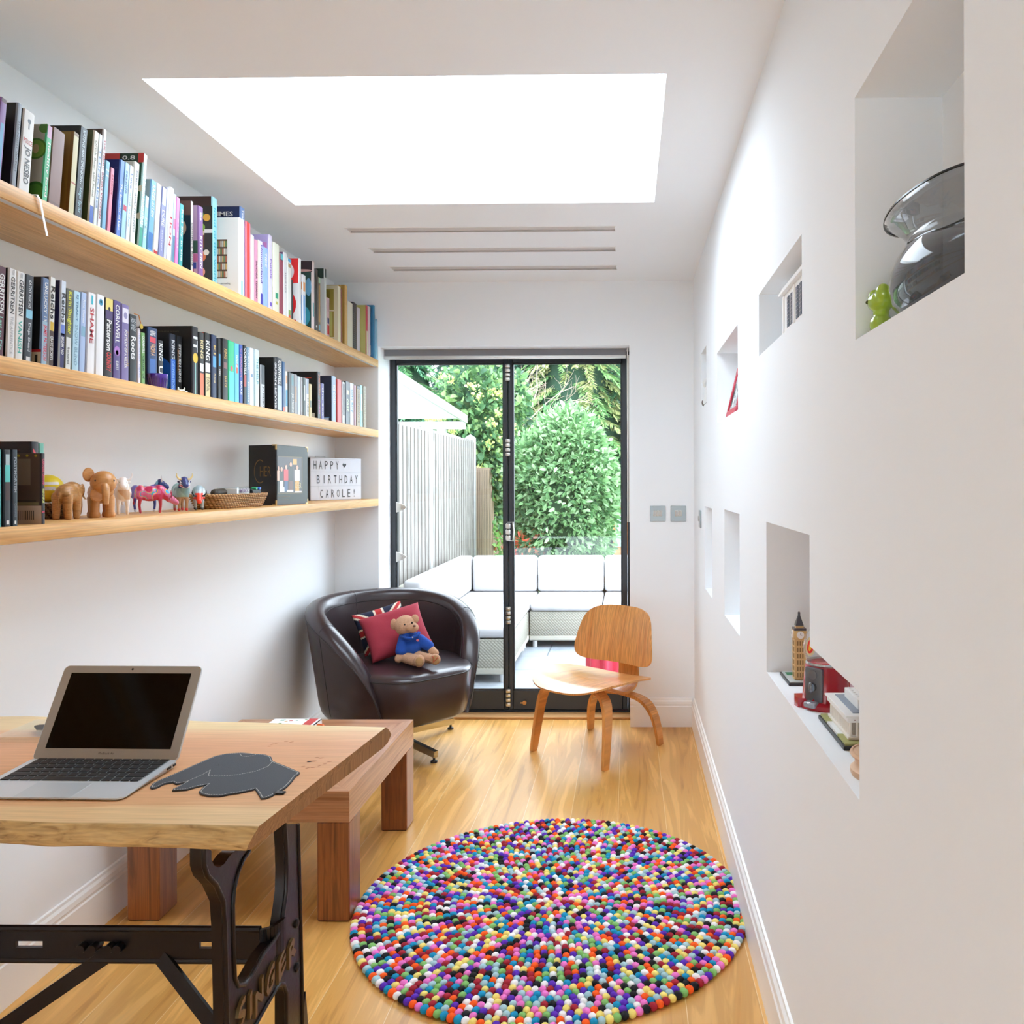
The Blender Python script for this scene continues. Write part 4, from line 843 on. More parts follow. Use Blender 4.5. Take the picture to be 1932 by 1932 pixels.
# ---------------------------------------------------------------- laptop
def build_laptop():
    bl_, br_ = at(60, 1424, z=DZ + .014), at(337, 1432, z=DZ + .014); frr = at(236, 1502, z=DZ + .006)
    xr_ = br_.x; ex = Vector((1, -.02, 0)).normalized(); ey = Vector((.02, 1, 0)).normalized()
    W_, D_ = .295, (br_.y - frr.y) + .006
    o = Vector((xr_ - W_/2, br_.y - D_/2, DZ))
    t = thing('laptop', 'open silver laptop with dark screen on the oak desk', 'laptop', o, 0)
    F_ = frame(o, ex, ey, (0, 0, 1)); al = mat('#D3DADF', .35, .35); blk = mat('#141416', .5); bez = mat('#A39D92', .4, .35)
    m = MB(F_)
    def rr_(w_, d_, r, n=6): return [(sx*(w_/2 - r) + r*math.cos(a0 + PI/2*k/n), sy*(d_/2 - r) + r*math.sin(a0 + PI/2*k/n)) for sx, sy, a0 in ((1, 1, 0), (-1, 1, PI/2), (-1, -1, PI), (1, -1, 1.5*PI)) for k in range(n + 1)]
    pts = rr_(W_, D_, .012); t2 = bmesh.new()
    def top_z(y): return .0055 + (.015 - .0055)*(y + D_/2)/D_
    def bot_z(y): return .0015
    A = [t2.verts.new((x*.97, y*.97, .0008)) for x, y in pts]; B = [t2.verts.new((x, y, top_z(y) - .0025)) for x, y in pts]; C_ = [t2.verts.new((x*.997, y*.997, top_z(y))) for x, y in pts]
    n = len(pts)
    for u, v in ((A, B), (B, C_)):
        for k in range(n): t2.faces.new((u[k], u[(k + 1) % n], v[(k + 1) % n], v[k]))
    t2.faces.new(A[::-1]); t2.faces.new(C_); m.merge(t2)
    base = part('keyboard_base', m, al, t)
    sl = math.atan2(.0095, D_)
    TF = F_ @ T(0, 0, (.0055 + .015)/2) @ RX(sl)                 # plane of the top case
    m = MB(TF); m.box((0, .035, -.0003), (.268, .098, .0016)); part('key_well', m, mat('#8E979C', .4, .5), base, 0)
    kw, kd = .0162, .0152; key_me = None
    rows = [(.0785, .0085, [1.0]*14), (.0635, kd, [1]*13 + [1.5]), (.0450, kd, [1.5] + [1]*12 + [1]), (.0265, kd, [1.8] + [1]*11 + [1.75]), (.0080, kd, [2.3] + [1]*10 + [2.2]), (-.0105, kd, [1, 1, 1, 1.25, 5.3, 1.25, 1, .95, .95, .95])]
    for yy, dd, ks in rows:
        tot = sum(ks); gap = .0024; unit = (.264 - gap*(len(ks) - 1))/tot; x = -.132
        for k in ks:
            wdt = unit*k; mm = MB(); mm.box((0, 0, .0009), (wdt, dd, .0018), bev=.0006)
            me = mm.mesh('key', blk, 40); ob = link('key', me, base)
            ob.matrix_local = T(*(-o)) @ TF @ T(x + wdt/2, yy, 0); x += wdt + gap
    m = MB(TF); m.box((0, -.058, .0000), (.105, .062, .0008), bev=.0003); part('trackpad', m, mat('#C2CCD2', .3, .3), base, 0)
    m = MB(F_)
    for yy, w_ in ((.055, .012), (.073, .008)): m.box((W_/2 + .0002, yy, .0085), (.002, w_, .004))
    part('side_port', m, blk, base, 0)
    # lid
    tl, tr = at(125, 1250, y=br_.y + .105), at(380, 1255, y=br_.y + .105)
    hinge = F_ @ T(0, D_/2 - .006, .012)
    up = Vector((0, .098, tr.z - DZ - .012)).normalized(); Lh = .1935
    LF = frame(hinge.translation, ex, up)
    m = MB(LF); pts = [(x, y + Lh/2) for x, y in rr_(W_, Lh, .011)]; m.prism(pts, .0045, T(0, 0, -.0045)); lid = part('screen_lid', m, al, t)
    m = MB(LF); m.prism([(x, y + Lh/2) for x, y in rr_(W_ - .002, Lh - .002, .010)], .0006); part('bezel', m, bez, lid)
    m = MB(LF); m.bb((-.128, .0235, .0006), (.128, .1775, .0012)); scm = mat('#050404', .1); scm.node_tree.nodes['Principled BSDF'].inputs['Specular IOR Level'].default_value = .18; part('screen', m, scm, lid, 0)
    m = MB(LF); text_bm('MacBook Air', .032, .0042, T(.0, .0145, .0009), m, .0); part('bezel_lettering', m, mat('#2A2826', .5), lid, 0)
    m = MB(LF); m.cyl((0, Lh - .0075, .0004), (0, Lh - .0075, .0012), .0022, n=12); part('webcam', m, blk, lid)
build_laptop()
# ---------------------------------------------------------------- elephant mouse mat
def build_mat():
    cr = [(82, 555), (100, 530), (150, 505), (200, 485), (280, 450), (380, 405), (450, 375), (520, 345), (600, 328), (700, 322), (770, 328), (860, 335), (900, 350), (912, 380), (990, 410), (1060, 440), (1094, 455), (1085, 468), (1065, 480), (1035, 520), (1000, 555), (960, 580), (900, 615), (860, 628), (832, 630), (815, 600), (792, 565), (760, 575), (680, 592), (620, 600), (560, 612), (480, 612), (425, 600), (412, 585), (440, 555), (475, 535), (400, 550), (330, 570), (232, 577), (240, 565), (330, 520), (300, 526), (260, 533), (235, 520), (180, 530), (130, 555), (95, 562)]
    k = 3.578; W2 = [at(260 + x/k, 1330 + y/k, z=DZ + .003) for x, y in cr]; pts = [(p.x, p.y) for p in W2]
    a = sum(pts[i][0]*pts[(i + 1) % len(pts)][1] - pts[(i + 1) % len(pts)][0]*pts[i][1] for i in range(len(pts)))
    if a < 0: pts = pts[::-1]
    c = (-.75, 1.55)
    t = thing('mouse_mat', 'charcoal leather mouse mat shaped like an elephant, beside the laptop', 'mouse mat', (c[0], c[1], DZ))
    m = MB(); m.prism(pts, .003, T(0, 0, DZ + .0002)); part('leather_body', m, mat('#3E434A', .7, bump=.3, bscale=700), t, 20)
    n = len(pts); ins = []
    for i in range(n):
        p0, p1, p2 = Vector(pts[i - 1]), Vector(pts[i]), Vector(pts[(i + 1) % n]); d = ((p1 - p0).normalized() + (p2 - p1).normalized())
        d = d.normalized() if d.length > 1e-4 else (p1 - p0).normalized(); ins.append(p1 + Vector((-d.y, d.x))*.0032)
    def stitches(P_, closed=True):
        m = MB(); tot = []; q = P_ + ([P_[0]] if closed else [])
        for a_, b_ in zip(q, q[1:]):
            L_ = (b_ - a_).length; k_ = max(1, int(L_/.0042))
            for j in range(k_):
                s0 = a_.lerp(b_, (j + .15)/k_); s1 = a_.lerp(b_, (j + .8)/k_); dd = (s1 - s0)
                if dd.length < 1e-5: continue
                nn = Vector((-dd.y, dd.x)).normalized()*.00055
                m.poly([(*(s0 - nn), DZ + .0036), (*(s1 - nn), DZ + .0036), (*(s1 + nn), DZ + .0036), (*(s0 + nn), DZ + .0036)])
        part('stitching', m, mat('#D8D4CC', .6), t, 0)
    stitches(ins)
    def line(cc): return [Vector(at(260 + x/k, 1330 + y/k, z=DZ + .003)[:2]) for x, y in cc]
    stitches(line([(910, 382), (880, 415), (800, 448), (680, 472), (560, 482), (475, 480), (490, 440), (440, 470), (350, 510), (330, 520)]), False)
    stitches(line([(690, 330), (700, 346), (740, 350), (800, 336), (760, 328)]), False)
    e = at(260 + 546/k, 1330 + 407/k, z=DZ + .003); m = MB(); m.lathe([(.0016, 0), (.001, .0008), (0, .001)], 10, T(e.x, e.y, DZ + .0032)); part('eye_hole', m, mat('#0C0C0C', .6), t)
    g = at(260 + 955/k, 1330 + 590/k, z=DZ + .003); m = MB(); m.box((g.x, g.y, DZ + .0022), (.020, .011, .003), None, .0005); part('woven_tag', m, mat('#18181A', .6), t)
    m = MB(); text_bm('vitra.', .014, .005, T(g.x, g.y, DZ + .0040), m, .0); part('tag_lettering', m, mat('#E8E6E2', .6), t, 0)
build_mat()
# ---------------------------------------------------------------- clear acrylic block
a0, a1, a2, a3 = at(-14, 1401, z=DZ), at(74, 1403, z=DZ), at(100, 1374, z=DZ), at(44, 1372, z=DZ)
t = thing('acrylic_block', 'clear acrylic photo block with a black drawing, behind the laptop', 'photo block', ((a0.x + a2.x)/2, (a0.y + a2.y)/2, DZ))
m = MB(); m.bb((a0.x, a0.y, DZ), (a1.x + .03, a2.y + .03, DZ + .012), bev=.0012); part('acrylic_body', m, pane_mat('acrylic', (.95, .97, .97, 1)), t)
m = MB(); cx_, cy_ = (a0.x + a1.x)/2 + .03, (a0.y + a2.y)/2 + .02
m.poly([(cx_ + .045*math.cos(a)*(1 + .25*math.sin(3*a)), cy_ + .028*math.sin(a)*(1 + .2*math.cos(2*a)), DZ + .0125) for a in [2*PI*k/20 for k in range(20)]]); part('black_drawing', m, mat('#3A3A3C', .5), t, 0)
# ================================================================ low table
def build_table():
    x0, x1, y0, y1, H_ = -1.507, -.836, 2.42, 3.148, .391
    t = thing('coffee_table', 'low chunky walnut coffee table standing behind the desk', 'coffee table', ((x0 + x1)/2, (y0 + y1)/2, 0))
    wl = lambda n_, s_: wood(n_, ['#6C3E20', '#985A30', '#864C28'], s_, .3, 1.6, 2.4, coat=.15, fine=.45)
    wx, wy, wz = wl('walnut_x', (1, 12, 12)), wl('walnut_y', (12, 1, 12)), wl('walnut_z', (12, 12, 1))
    wt = wood('walnut_top', ['#A06842', '#BE8A62', '#B27A52'], (12, 1, 12), .28, 1.6, 2.2, coat=.2, fine=.35)
    wt2 = wood('walnut_top_x', ['#A06842', '#BE8A62', '#B27A52'], (1, 12, 12), .28, 1.6, 2.2, coat=.2, fine=.35)
    L_ = .098; ap = .093
    def quad_prism(p, z0, z1, mt, nm):
        m = MB(); m.prism(p, z1 - z0, T(0, 0, z0)); return part(nm, m, mt, t, 30)
    g = .0006; b = .105
    quad_prism([(x0, y0), (x1, y0), (x1 - b, y0 + b), (x0 + b, y0 + b)], H_ - ap, H_, wt2, 'top_rail'); quad_prism([(x0, y1), (x1, y1), (x1 - b, y1 - b), (x0 + b, y1 - b)], H_ - ap, H_, wt2, 'top_rail')
    quad_prism([(x0, y0 + g), (x0, y1 - g), (x0 + b, y1 - b - g), (x0 + b, y0 + b + g)], H_ - ap, H_, wt, 'top_rail'); quad_prism([(x1, y0 + g), (x1, y1 - g), (x1 - b, y1 - b - g), (x1 - b, y0 + b + g)], H_ - ap, H_, wt, 'top_rail')
    m = MB(); m.bb((x0 + b + g, y0 + b + g, H_ - .03), (x1 - b - g, y1 - b - g, H_ - .001)); part('centre_panel', m, wt, t)
    for xx, yy in ((x0, y0), (x1 - L_, y0), (x0, y1 - L_), (x1 - L_, y1 - L_)):
        m = MB(); m.bb((xx, yy, .002), (xx + L_, yy + L_, H_ - ap - .0005), bev=.003); part('leg', m, wz, t)
        m = MB(); m.bb((xx + .004, yy + .004, 0), (xx + L_ - .004, yy + L_ - .004, .002)); part('foot_pad', m, mat('#2A2420', .8), t)
build_table()
zt_ = .391
ba, bb_ = at(520, 1356, z=zt_ + .03), at(612, 1353, z=zt_ + .03)
t = thing('annual_book', 'thick white and red picture book lying on the low wooden table', 'book', ((ba.x + bb_.x)/2, 2.93, zt_))
m = MB(); x0, x1, y0, y1 = ba.x, bb_.x, 2.84, 3.05
m.bb((x0, y0, zt_), (x1, y1, zt_ + .0025)); m.bb((x0, y0, zt_ + .029), (x1, y1, zt_ + .0315)); m.bb((x1 - .003, y0, zt_), (x1, y1, zt_ + .0315))
m.mi = 1; m.bb((x1 - .045, y0 - .0002, zt_ + .0312), (x1 - .012, y1 + .0002, zt_ + .032))
rr = random.Random(9)
for k in range(46):
    m.mi = 2 + k % 4; px_, py_ = x0 + .012 + rr.random()*(x1 - x0 - .07), y0 + .01 + rr.random()*.185; s_ = .008 + .006*rr.random()
    m.bb((px_, py_, zt_ + .0313), (px_ + s_, py_ + s_*.8, zt_ + .0319 + .00001*k))
part('cover', m, [mat('#EFEFEC', .35), mat('#C94444', .4), mat('#7FB8A0', .5), mat('#D8B070', .5), mat('#C86A60', .5), mat('#6A9A58', .5)], t, 0)
m = MB(); m.bb((x0 + .004, y0 + .004, zt_ + .0026), (x1 - .004, y1 - .004, zt_ + .0289)); part('page_block', m, pagem, t, 0)
fx = at(618, 1358, z=zt_ + .01) + Vector((.012, 0, 0))
t = thing('leaf_pattern_box', 'small leaf-patterned tin with an orange handle beside the white book', 'tin', (fx.x + .004, 2.93, zt_))
m = MB(); m.bb((fx.x - .008, 2.87, zt_), (fx.x + .024, 3.0, zt_ + .018), bev=.002); part('tin_body', m, mat('#4A6A44', .5, var=.5, bscale=120), t)
m = MB(); m.tube([(fx.x - .01 + .04*math.sin(a), 3.0 - .12*(1 - math.cos(a))/2, zt_ + .022 + .008*math.sin(a)) for a in [PI*k/10 for k in range(11)]], .004, 8); part('handle', m, mat('#F06A28', .45), t)
# ================================================================ swivel tub chair
leather = mat('#33272A', .30, 0, bump=.10, bscale=260, coat=.25)
SCX, SCY = -1.118, 3.925; FD = Vector((.71, -.704, 0)).normalized(); SD = Vector((-FD.y, FD.x, 0))*-1
def build_armchair():
    t = thing('swivel_armchair', 'dark brown leather tub swivel chair on a chrome star base', 'armchair', (-1.18, 4.03, 0))
    base = frame((SCX, SCY, 0), SD, FD, (0, 0, 1))        # local x side, y forward
    TH = math.radians(141)
    def zt(a): return .205 + .558*max(0, 1 - (abs(a)/TH)**3.4)**.56
    def sec(a, v):
        z1 = zt(a); z0 = .205; ro0 = .350; k = .078/.55; th = .088*(1 if abs(a) < TH*.9 else .95)
        h = z1 - z0; rd = min(th/2, h*.45)
        if v < .40: z = z0 + (h - rd)*(v/.40); r = ro0 + k*(z - z0); 
        elif v < .62:
            q = (v - .40)/.22*PI; z = z1 - rd + rd*math.sin(q)*.8; r = ro0 + k*(z1 - rd - z0) - th/2 + th/2*math.cos(q)
        else: z = (z1 - rd) - (h - rd)*((v - .62)/.38); r = ro0 + k*(z - z0) - th
        if v < .06: r -= .03*(1 - v/.06)**2
        return r*math.sin(a), -r*math.cos(a), z
    m = MB(base); t2 = bmesh.new(); NU, NV = 72, 30; V = []
    for i in range(NU + 1):
        a = -TH + 2*TH*i/NU; a = TH*math.sin(a/TH*PI/2)*1.0 if False else a
        V.append([t2.verts.new(sec(a, j/NV)) for j in range(NV + 1)])
    for i in range(NU):
        for j in range(NV): t2.faces.new((V[i][j], V[i + 1][j], V[i + 1][j + 1], V[i][j + 1]))
        t2.faces.new((V[i][0], V[i][NV], V[i + 1][NV], V[i + 1][0]))
    t2.faces.new(V[0]); t2.faces.new(V[-1][::-1]); bmesh.ops.recalc_face_normals(t2, faces=t2.faces[:]); m.merge(t2)
    shell = part('tub_shell', m, leather, t, 60)
    # stitched seams along both edges of the rim and down the back
    for v in (.395, .635):
        m = MB(base); m.tube([Vector(sec(-TH*.985 + 2*TH*.985*i/60, v))*1 for i in range(61)], .0022, 6); part('seam', m, mat('#1A1211', .4), shell, 60)
    for a in (math.radians(8), math.radians(-95), math.radians(95), math.radians(-140), math.radians(172)):
        if abs(a) > TH: continue
        m = MB(base); pp = [Vector(sec(a, v)) for v in [.02 + .9*k/24 for k in range(25)]]; m.tube(pp, .0016, 6); part('seam', m, mat('#1A1211', .4), shell, 60)
    # seat
    def plan(k, n=48):
        out = []
        for i in range(n):
            p = 2*PI*i/n; c, s = math.cos(p), math.sin(p)
            if s < 0: x, y = .315*c, .30*s
            else:
                hw = .315 - .075*min(1, s*1.15); x = hw*(abs(c)**.45)*(1 if c > 0 else -1); y = .375*s**.6 if s > 0 else 0
            out.append((x*k, .02 + (y - .02)*k))
        return out
    m = MB(base); t2 = bmesh.new(); prev = None; lev = [(.205, .5), (.212, .84), (.235, .93), (.30, .97), (.425, 1.0), (.437, .985), (.446, .95), (.452, .85), (.458, .6), (.460, .3)]
    rings = [[t2.verts.new((x, y, z)) for x, y in plan(k)] for z, k in lev]
    for a, b in zip(rings, rings[1:]):
        n = len(a)
        for i in range(n): t2.faces.new((a[i], a[(i + 1) % n], b[(i + 1) % n], b[i]))
    t2.faces.new(rings[0][::-1]); t2.faces.new(rings[-1]); m.merge(t2); seat = part('seat_cushion', m, leather, t, 60)
    m = MB(base); m.tube([(x, y, .428) for x, y in plan(1.004)], .0028, 6, closed=True); part('piping', m, mat('#1A1211', .35), seat, 60)
    # base
    chrome = mat('#C4C0BA', .12, 1); c = Vector((-1.18, 4.03, 0))
    m = MB(); m.cyl(c + Vector((0, 0, .05)), c + Vector((0, 0, .207)), .028, n=20); m.cyl(c + Vector((0, 0, .175)), c + Vector((0, 0, .207)), .075, .12); part('swivel_column', m, chrome, t)
    for fx_, fy_ in ((-.935, 4.315), (-.900, 3.785)):
        for sg in (1, -1):
            e = c + (Vector((fx_, fy_, 0)) - c)*sg; d = (e - c).normalized()
            if sg < 0: e = c + d*.30
            m = MB(); m.tube([c + Vector((0, 0, .062)), e + Vector((0, 0, .040))], 0, flat=(.022, [.040, .030], (0, 0, 1))); lg = part('base_prong', m, chrome, t, 30)
            m = MB(); q = e - d*.016; m.lathe([(.016, 0), (.016, .008), (.006, .012), (.006, .028)], 16, T(q.x, q.y, 0)); part('glider_foot', m, mat('#3A3836', .4, .3), lg)
build_armchair()
def pillow(w_, h_, th, M, mats, fn=None, n=40):
    m = MB(M); t2 = bmesh.new()
    for sgn in (1, -1):
        G = []
        for i in range(n + 1):
            row = []
            for j in range(n + 1):
                u, v = -1 + 2*i/n, -1 + 2*j/n
                px_ = u*(1 - .07*(1 - u*u)*0 - .06*(1 - v*v)*(u*u)); py_ = v*(1 - .06*(1 - u*u)*(v*v))
                pf = max(0, (1 - u**4)*(1 - v**4))**.55
                wr = .006*noise.noise(Vector((u*2.2, v*2.2, sgn*3)))*pf
                row.append(t2.verts.new((px_*w_/2, py_*h_/2, sgn*(th/2*pf + wr))))
            G.append(row)
        for i in range(n):
            for j in range(n):
                q = (G[i][j], G[i + 1][j], G[i + 1][j + 1], G[i][j + 1]); f = t2.faces.new(q if sgn > 0 else q[::-1])
                f.material_index = fn(-1 + 2*(i + .5)/n, -1 + 2*(j + .5)/n) if fn else 0
    bmesh.ops.remove_doubles(t2, verts=t2.verts[:], dist=1e-5)
    me = bpy.data.meshes.new('x'); t2.to_mesh(me); t2.free(); k0 = len(m.bm.faces)
    m.bm.from_mesh(me)
    for v in m.bm.verts: v.co = m.M @ v.co
    return m
# union flag cushion
def flag(u, v):
    if abs(u) < .13 or abs(v) < .13: return 1
    if abs(u) < .22 or abs(v) < .22: return 2
    d = min(abs(u - v), abs(u + v))
    return 1 if d < .10 else (2 if d < .24 else 0)
tl, tr_, bl2 = at(650, 1180, y=3.99), at(757, 1146, y=4.13), at(680, 1270, y=3.93)
c = (tr_ + bl2)/2; ex = (tr_ - tl).normalized(); ey = (tl - bl2); ey = (ey - ex*ey.dot(ex)).normalized()
m = pillow(.245, .215, .07, frame(c + Vector((.012, -.012, .058)), ex, ey), None, flag, 48)
solo('flag_cushion', m, [mat('#232A44', .85), mat('#C4383C', .85), mat('#E9DFCB', .85)], 'navy cushion with red and cream flag crosses, mostly hidden behind the red cushion', 'cushion', smooth=180)
tl, tr_, bl2 = at(674, 1177, y=3.90), at(779, 1145, y=4.02), at(713, 1262, y=3.80)
c = (tr_ + bl2)/2; ex = (tr_ - tl).normalized(); ey = (tl - bl2); hh = ey.length; ey = (ey - ex*ey.dot(ex)).normalized()
m = pillow((tr_ - tl).length*1.08, hh*.93, .10, frame(c + Vector((-.004, .012, .022)), ex, ey), None)
solo('red_cushion', m, mat('#A63646', .9, bump=.2, bscale=300), 'plain crimson cushion leaning in the leather tub chair behind the teddy bear', 'cushion', smooth=180)
# teddy bear
def build_teddy():
    fur = mat('#C79C7C', .95, bump=.8, bscale=330, var=.12); y0 = 3.76
    q = lambda px, py, y: tuple(at(px, py, y=y))
    t = thing('teddy_bear', 'tan teddy bear in a blue jersey sitting in the leather tub chair', 'teddy bear', (-1.0, 3.77, .462))
    body = blob([('e', q(775, 1222, 3.80), (.050, .045, .060)), ('e', q(765, 1180, 3.79), (.052, .050, .048)), ('e', q(778, 1184, 3.752), (.030, .026, .024)), ('c', q(768, 1196, 3.79), q(773, 1208, 3.80), .032, .036),
                 ('c', q(762, 1205, 3.79), q(757, 1233, 3.755), .024, .019), ('c', q(757, 1233, 3.755), q(752, 1243, 3.75), .019, .019),
                 ('c', q(793, 1208, 3.80), q(815, 1226, 3.78), .022, .018), ('c', q(815, 1226, 3.78), q(822, 1232, 3.775), .018, .016),
                 ('c', q(765, 1240, 3.77), q(783, 1247, 3.725), .027, .024), ('e', q(791, 1247, 3.700), (.026, .018, .030)),
                 ('c', q(790, 1238, 3.775), q(812, 1243, 3.735), .025, .022), ('e', q(821, 1244, 3.722), (.026, .018, .026))], .0035, 5)
    body.materials.append(fur); m = MB(); m.addmesh(body); part('bear_body', m, fur, t, 180)
    for c_, r_ in (((743, 1178), (.016, .012, .026)), ((783, 1168), (.018, .012, .022))):
        m = MB(); m.ell(q(c_[0], c_[1], 3.795), r_); part('ear', m, fur, t, 180)
    m = MB(); m.ell(q(777.5, 1175, 3.737), .0052); m.ell(q(763.5, 1178.5, 3.741), .0035); part('eye', m, mat('#101012', .1), t, 180)
    m = MB(); m.ell(q(782, 1181, 3.724), (.007, .005, .005)); part('nose', m, mat('#7A5038', .5), t, 180)
    for c_, y_ in (((791, 1248), 3.681), ((821.5, 1245), 3.703)):
        m = MB(); m.ell(q(c_[0], c_[1], y_), (.017, .003, .020)); part('paw_pad', m, mat('#B08A5C', .8), t, 180)
    m = MB(); s_ = [(812, 1240), (818, 1243), (816, 1248), (822, 1241), (826, 1238)]; m.tube([q(a, b, 3.698) for a, b in ((815, 1238), (819, 1242), (817, 1250), (822, 1245), (826, 1240))], .0013, 6); part('pad_embroidery', m, mat('#C8282C', .6), t)
    jer = blob([('e', q(775, 1219, 3.798), (.057, .052, .050)), ('c', q(769, 1199, 3.79), q(774, 1208, 3.80), .040, .045), ('c', q(764, 1206, 3.79), q(757, 1228, 3.76), .032, .028), ('c', q(792, 1208, 3.80), q(809, 1219, 3.785), .029, .025)], .0035, 4)
    blue = mat('#1E4A9E', .95, bump=.5, bscale=500); m = MB(); m.addmesh(jer); js = part('jersey', m, blue, t, 180)
    m = MB(); m.tube([q(a, b, y) for a, b, y in ((757, 1199, 3.765), (766, 1204, 3.742), (776, 1205, 3.738), (786, 1199, 3.748), (791, 1193, 3.765))], .008, 8); part('collar', m, blue, js, 180)
    m = MB(); m.ell(q(778.5, 1202.5, 3.733), .003); part('button', m, mat('#E8DCC8', .4), js, 180)
    m = MB(); m.ell(q(788, 1208, 3.744), (.007, .002, .006)); part('chest_badge', m, mat('#C86A7A', .7), js, 180)
build_teddy()
# ================================================================ moulded plywood chair
def build_ply_chair():
    wv, fv = Vector((.805, -.593, 0)).normalized(), Vector((-.593, -.805, 0)).normalized(); C0 = Vector((-.155, 4.003, 0))
    M = frame(C0, wv, fv, (0, 0, 1))        # local x = near right, y = front, z up
    t = thing('plywood_lounge_chair', 'low moulded honey plywood lounge chair by the glazed doors', 'chair', C0)
    # grain runs along local axes, so the materials are turned with the chair
    def ply(nm, sc_):
        m_ = wood(nm, ['#CC8440', '#DE9C56', '#D6924C'], sc_, .36, .25, 2.2, coat=.2, fine=.45)
        mp = [n for n in m_.node_tree.nodes if n.type == 'MAPPING']
        ang = math.atan2(wv.y, wv.x)
        for k in mp:
            vr = m_.node_tree.nodes.new('ShaderNodeVectorRotate'); vr.rotation_type = 'Z_AXIS'; vr.inputs['Angle'].default_value = -ang
            l = k.inputs[0].links[0]; src = l.from_socket; m_.node_tree.links.remove(l); m_.node_tree.links.new(src, vr.inputs[0]); m_.node_tree.links.new(vr.outputs[0], k.inputs[0])
        return m_
    pv, ph = ply('plywood_upright', (18, .8, .9)), ply('plywood_seat', (18, 1, 1))
    def se(u, n): return (abs(math.cos(u))**(2/n))*(1 if math.cos(u) >= 0 else -1), (abs(math.sin(u))**(2/n))*(1 if math.sin(u) >= 0 else -1)
    def shell(fn, nn, mt, nm, th=.009, RN=14, AN=56):
        m = MB(M); t2 = bmesh.new(); c = t2.verts.new(fn(0, 0)); rings = []
        for r in range(1, RN + 1):
            rings.append([t2.verts.new(fn(*(q*r/RN for q in se(2*PI*a/AN, nn)))) for a in range(AN)])
        for a in range(AN):
            t2.faces.new((c, rings[0][a], rings[0][(a + 1) % AN]))
            for r in range(RN - 1): t2.faces.new((rings[r][a], rings[r + 1][a], rings[r + 1][(a + 1) % AN], rings[r][(a + 1) % AN]))
        t2.normal_update(); bmesh.ops.solidify(t2, geom=t2.faces[:], thickness=th); bmesh.ops.recalc_face_normals(t2, faces=t2.faces[:])
        m.merge(t2); return part(nm, m, mt, t, 50)
    def seat(a, b):
        hw = .272 if b > 0 else .272 - .0*b; x = a*(.272 - .045*max(0, b)**2 + .0*b); y = .055 + b*.255
        z = .350 + .022*math.sin((y + .2)/.5*PI*.72) - (.50*max(0, y - .205)**1.35) + .014*a*a*(1 - .5*b) - .016*(1 - a*a)*(1 - b*b) - .02*max(0, -b)
        return (x, y, z)
    s_ = shell(seat, 3.0, ph, 'seat')
    def back(a, b):
        hw = .232 - .030*b; x = a*hw + .010; z0 = b*.142 + .008*a*a*b
        y = -.178 + .055*a*a + .035*b*0 - .01*b*b; y2 = y - z0*math.sin(math.radians(14)); return (x, y2, .535 + z0*math.cos(math.radians(14)) - .012*a*a*max(0, b))
    shell(back, 4.4, pv, 'backrest')
    def strip(pts, w_, th, nm, up=None):
        """flat bent strip: pts local with local width axis = up"""
        m = MB(M); n = len(pts); P_ = []
        # smooth the path
        ps = [Vector(p) for p in pts]
        for i in range(len(ps) - 1):
            p0, p1, p2, p3 = ps[max(0, i - 1)], ps[i], ps[i + 1], ps[min(len(ps) - 1, i + 2)]
            for k in range(6):
                s = k/6; P_.append(.5*((2*p1) + (p2 - p0)*s + (2*p0 - 5*p1 + 4*p2 - p3)*s*s + (-p0 + 3*p1 - 3*p2 + p3)*s**3))
        P_.append(ps[-1]); N = len(P_); ws = [w_[0] + (w_[1] - w_[0])*(1 - abs(2*i/(N - 1) - 1))**.7 for i in range(N)] if hasattr(w_, '__len__') else [w_]*N
        m.tube(P_, 0, flat=(th, ws, up)); return part(nm, m, pv, t, 40)
    # front legs: each pair is one bent sheet; modelled as two legs joined under the seat
    for sg in (1, -1):
        strip([(sg*.222, .222, 0), (sg*.216, .205, .10), (sg*.206, .185, .22), (sg*.190, .175, .285), (sg*.155, .168, .322), (sg*.10, .165, .338), (0, .165, .341)], (.034, .062), .017, 'leg', (0, 1, 0))
        strip([(sg*.222, -.222, 0), (sg*.214, -.214, .08), (sg*.196, -.205, .15), (sg*.165, -.198, .197), (sg*.12, -.194, .222), (sg*.06, -.192, .232), (0, -.192, .234)], (.034, .060), .017, 'leg', (0, 1, 0))
    m = MB(M); pth = [(0, .23, .352), (0, .16, .348), (0, .05, .322), (0, -.06, .278), (0, -.14, .250), (0, -.20, .250), (0, -.243, .272), (0, -.262, .32), (0, -.258, .38), (0, -.238, .46), (0, -.235, .56)]
    ps = [Vector(p) for p in pth]; P_ = []
    for i in range(len(ps) - 1):
        p0, p1, p2, p3 = ps[max(0, i - 1)], ps[i], ps[i + 1], ps[min(len(ps) - 1, i + 2)]
        for k in range(5):
            s = k/5; P_.append(.5*((2*p1) + (p2 - p0)*s + (2*p0 - 5*p1 + 4*p2 - p3)*s*s + (-p0 + 3*p1 - 3*p2 + p3)*s**3))
    N = len(P_); t2 = bmesh.new(); G = []
    for i, p in enumerate(P_):
        d = (P_[min(N - 1, i + 1)] - P_[max(0, i - 1)]).normalized(); nn = Vector((0, -d.z, d.y)); w_ = .052 + .012*math.sin(PI*i/N)
        G.append([t2.verts.new(p + Vector((sx*w_, 0, 0)) + nn*sn*.0065) for sx, sn in ((1, 1), (-1, 1), (-1, -1), (1, -1))])
    for a, b in zip(G, G[1:]):
        for k in range(4): t2.faces.new((a[k], a[(k + 1) % 4], b[(k + 1) % 4], b[k]))
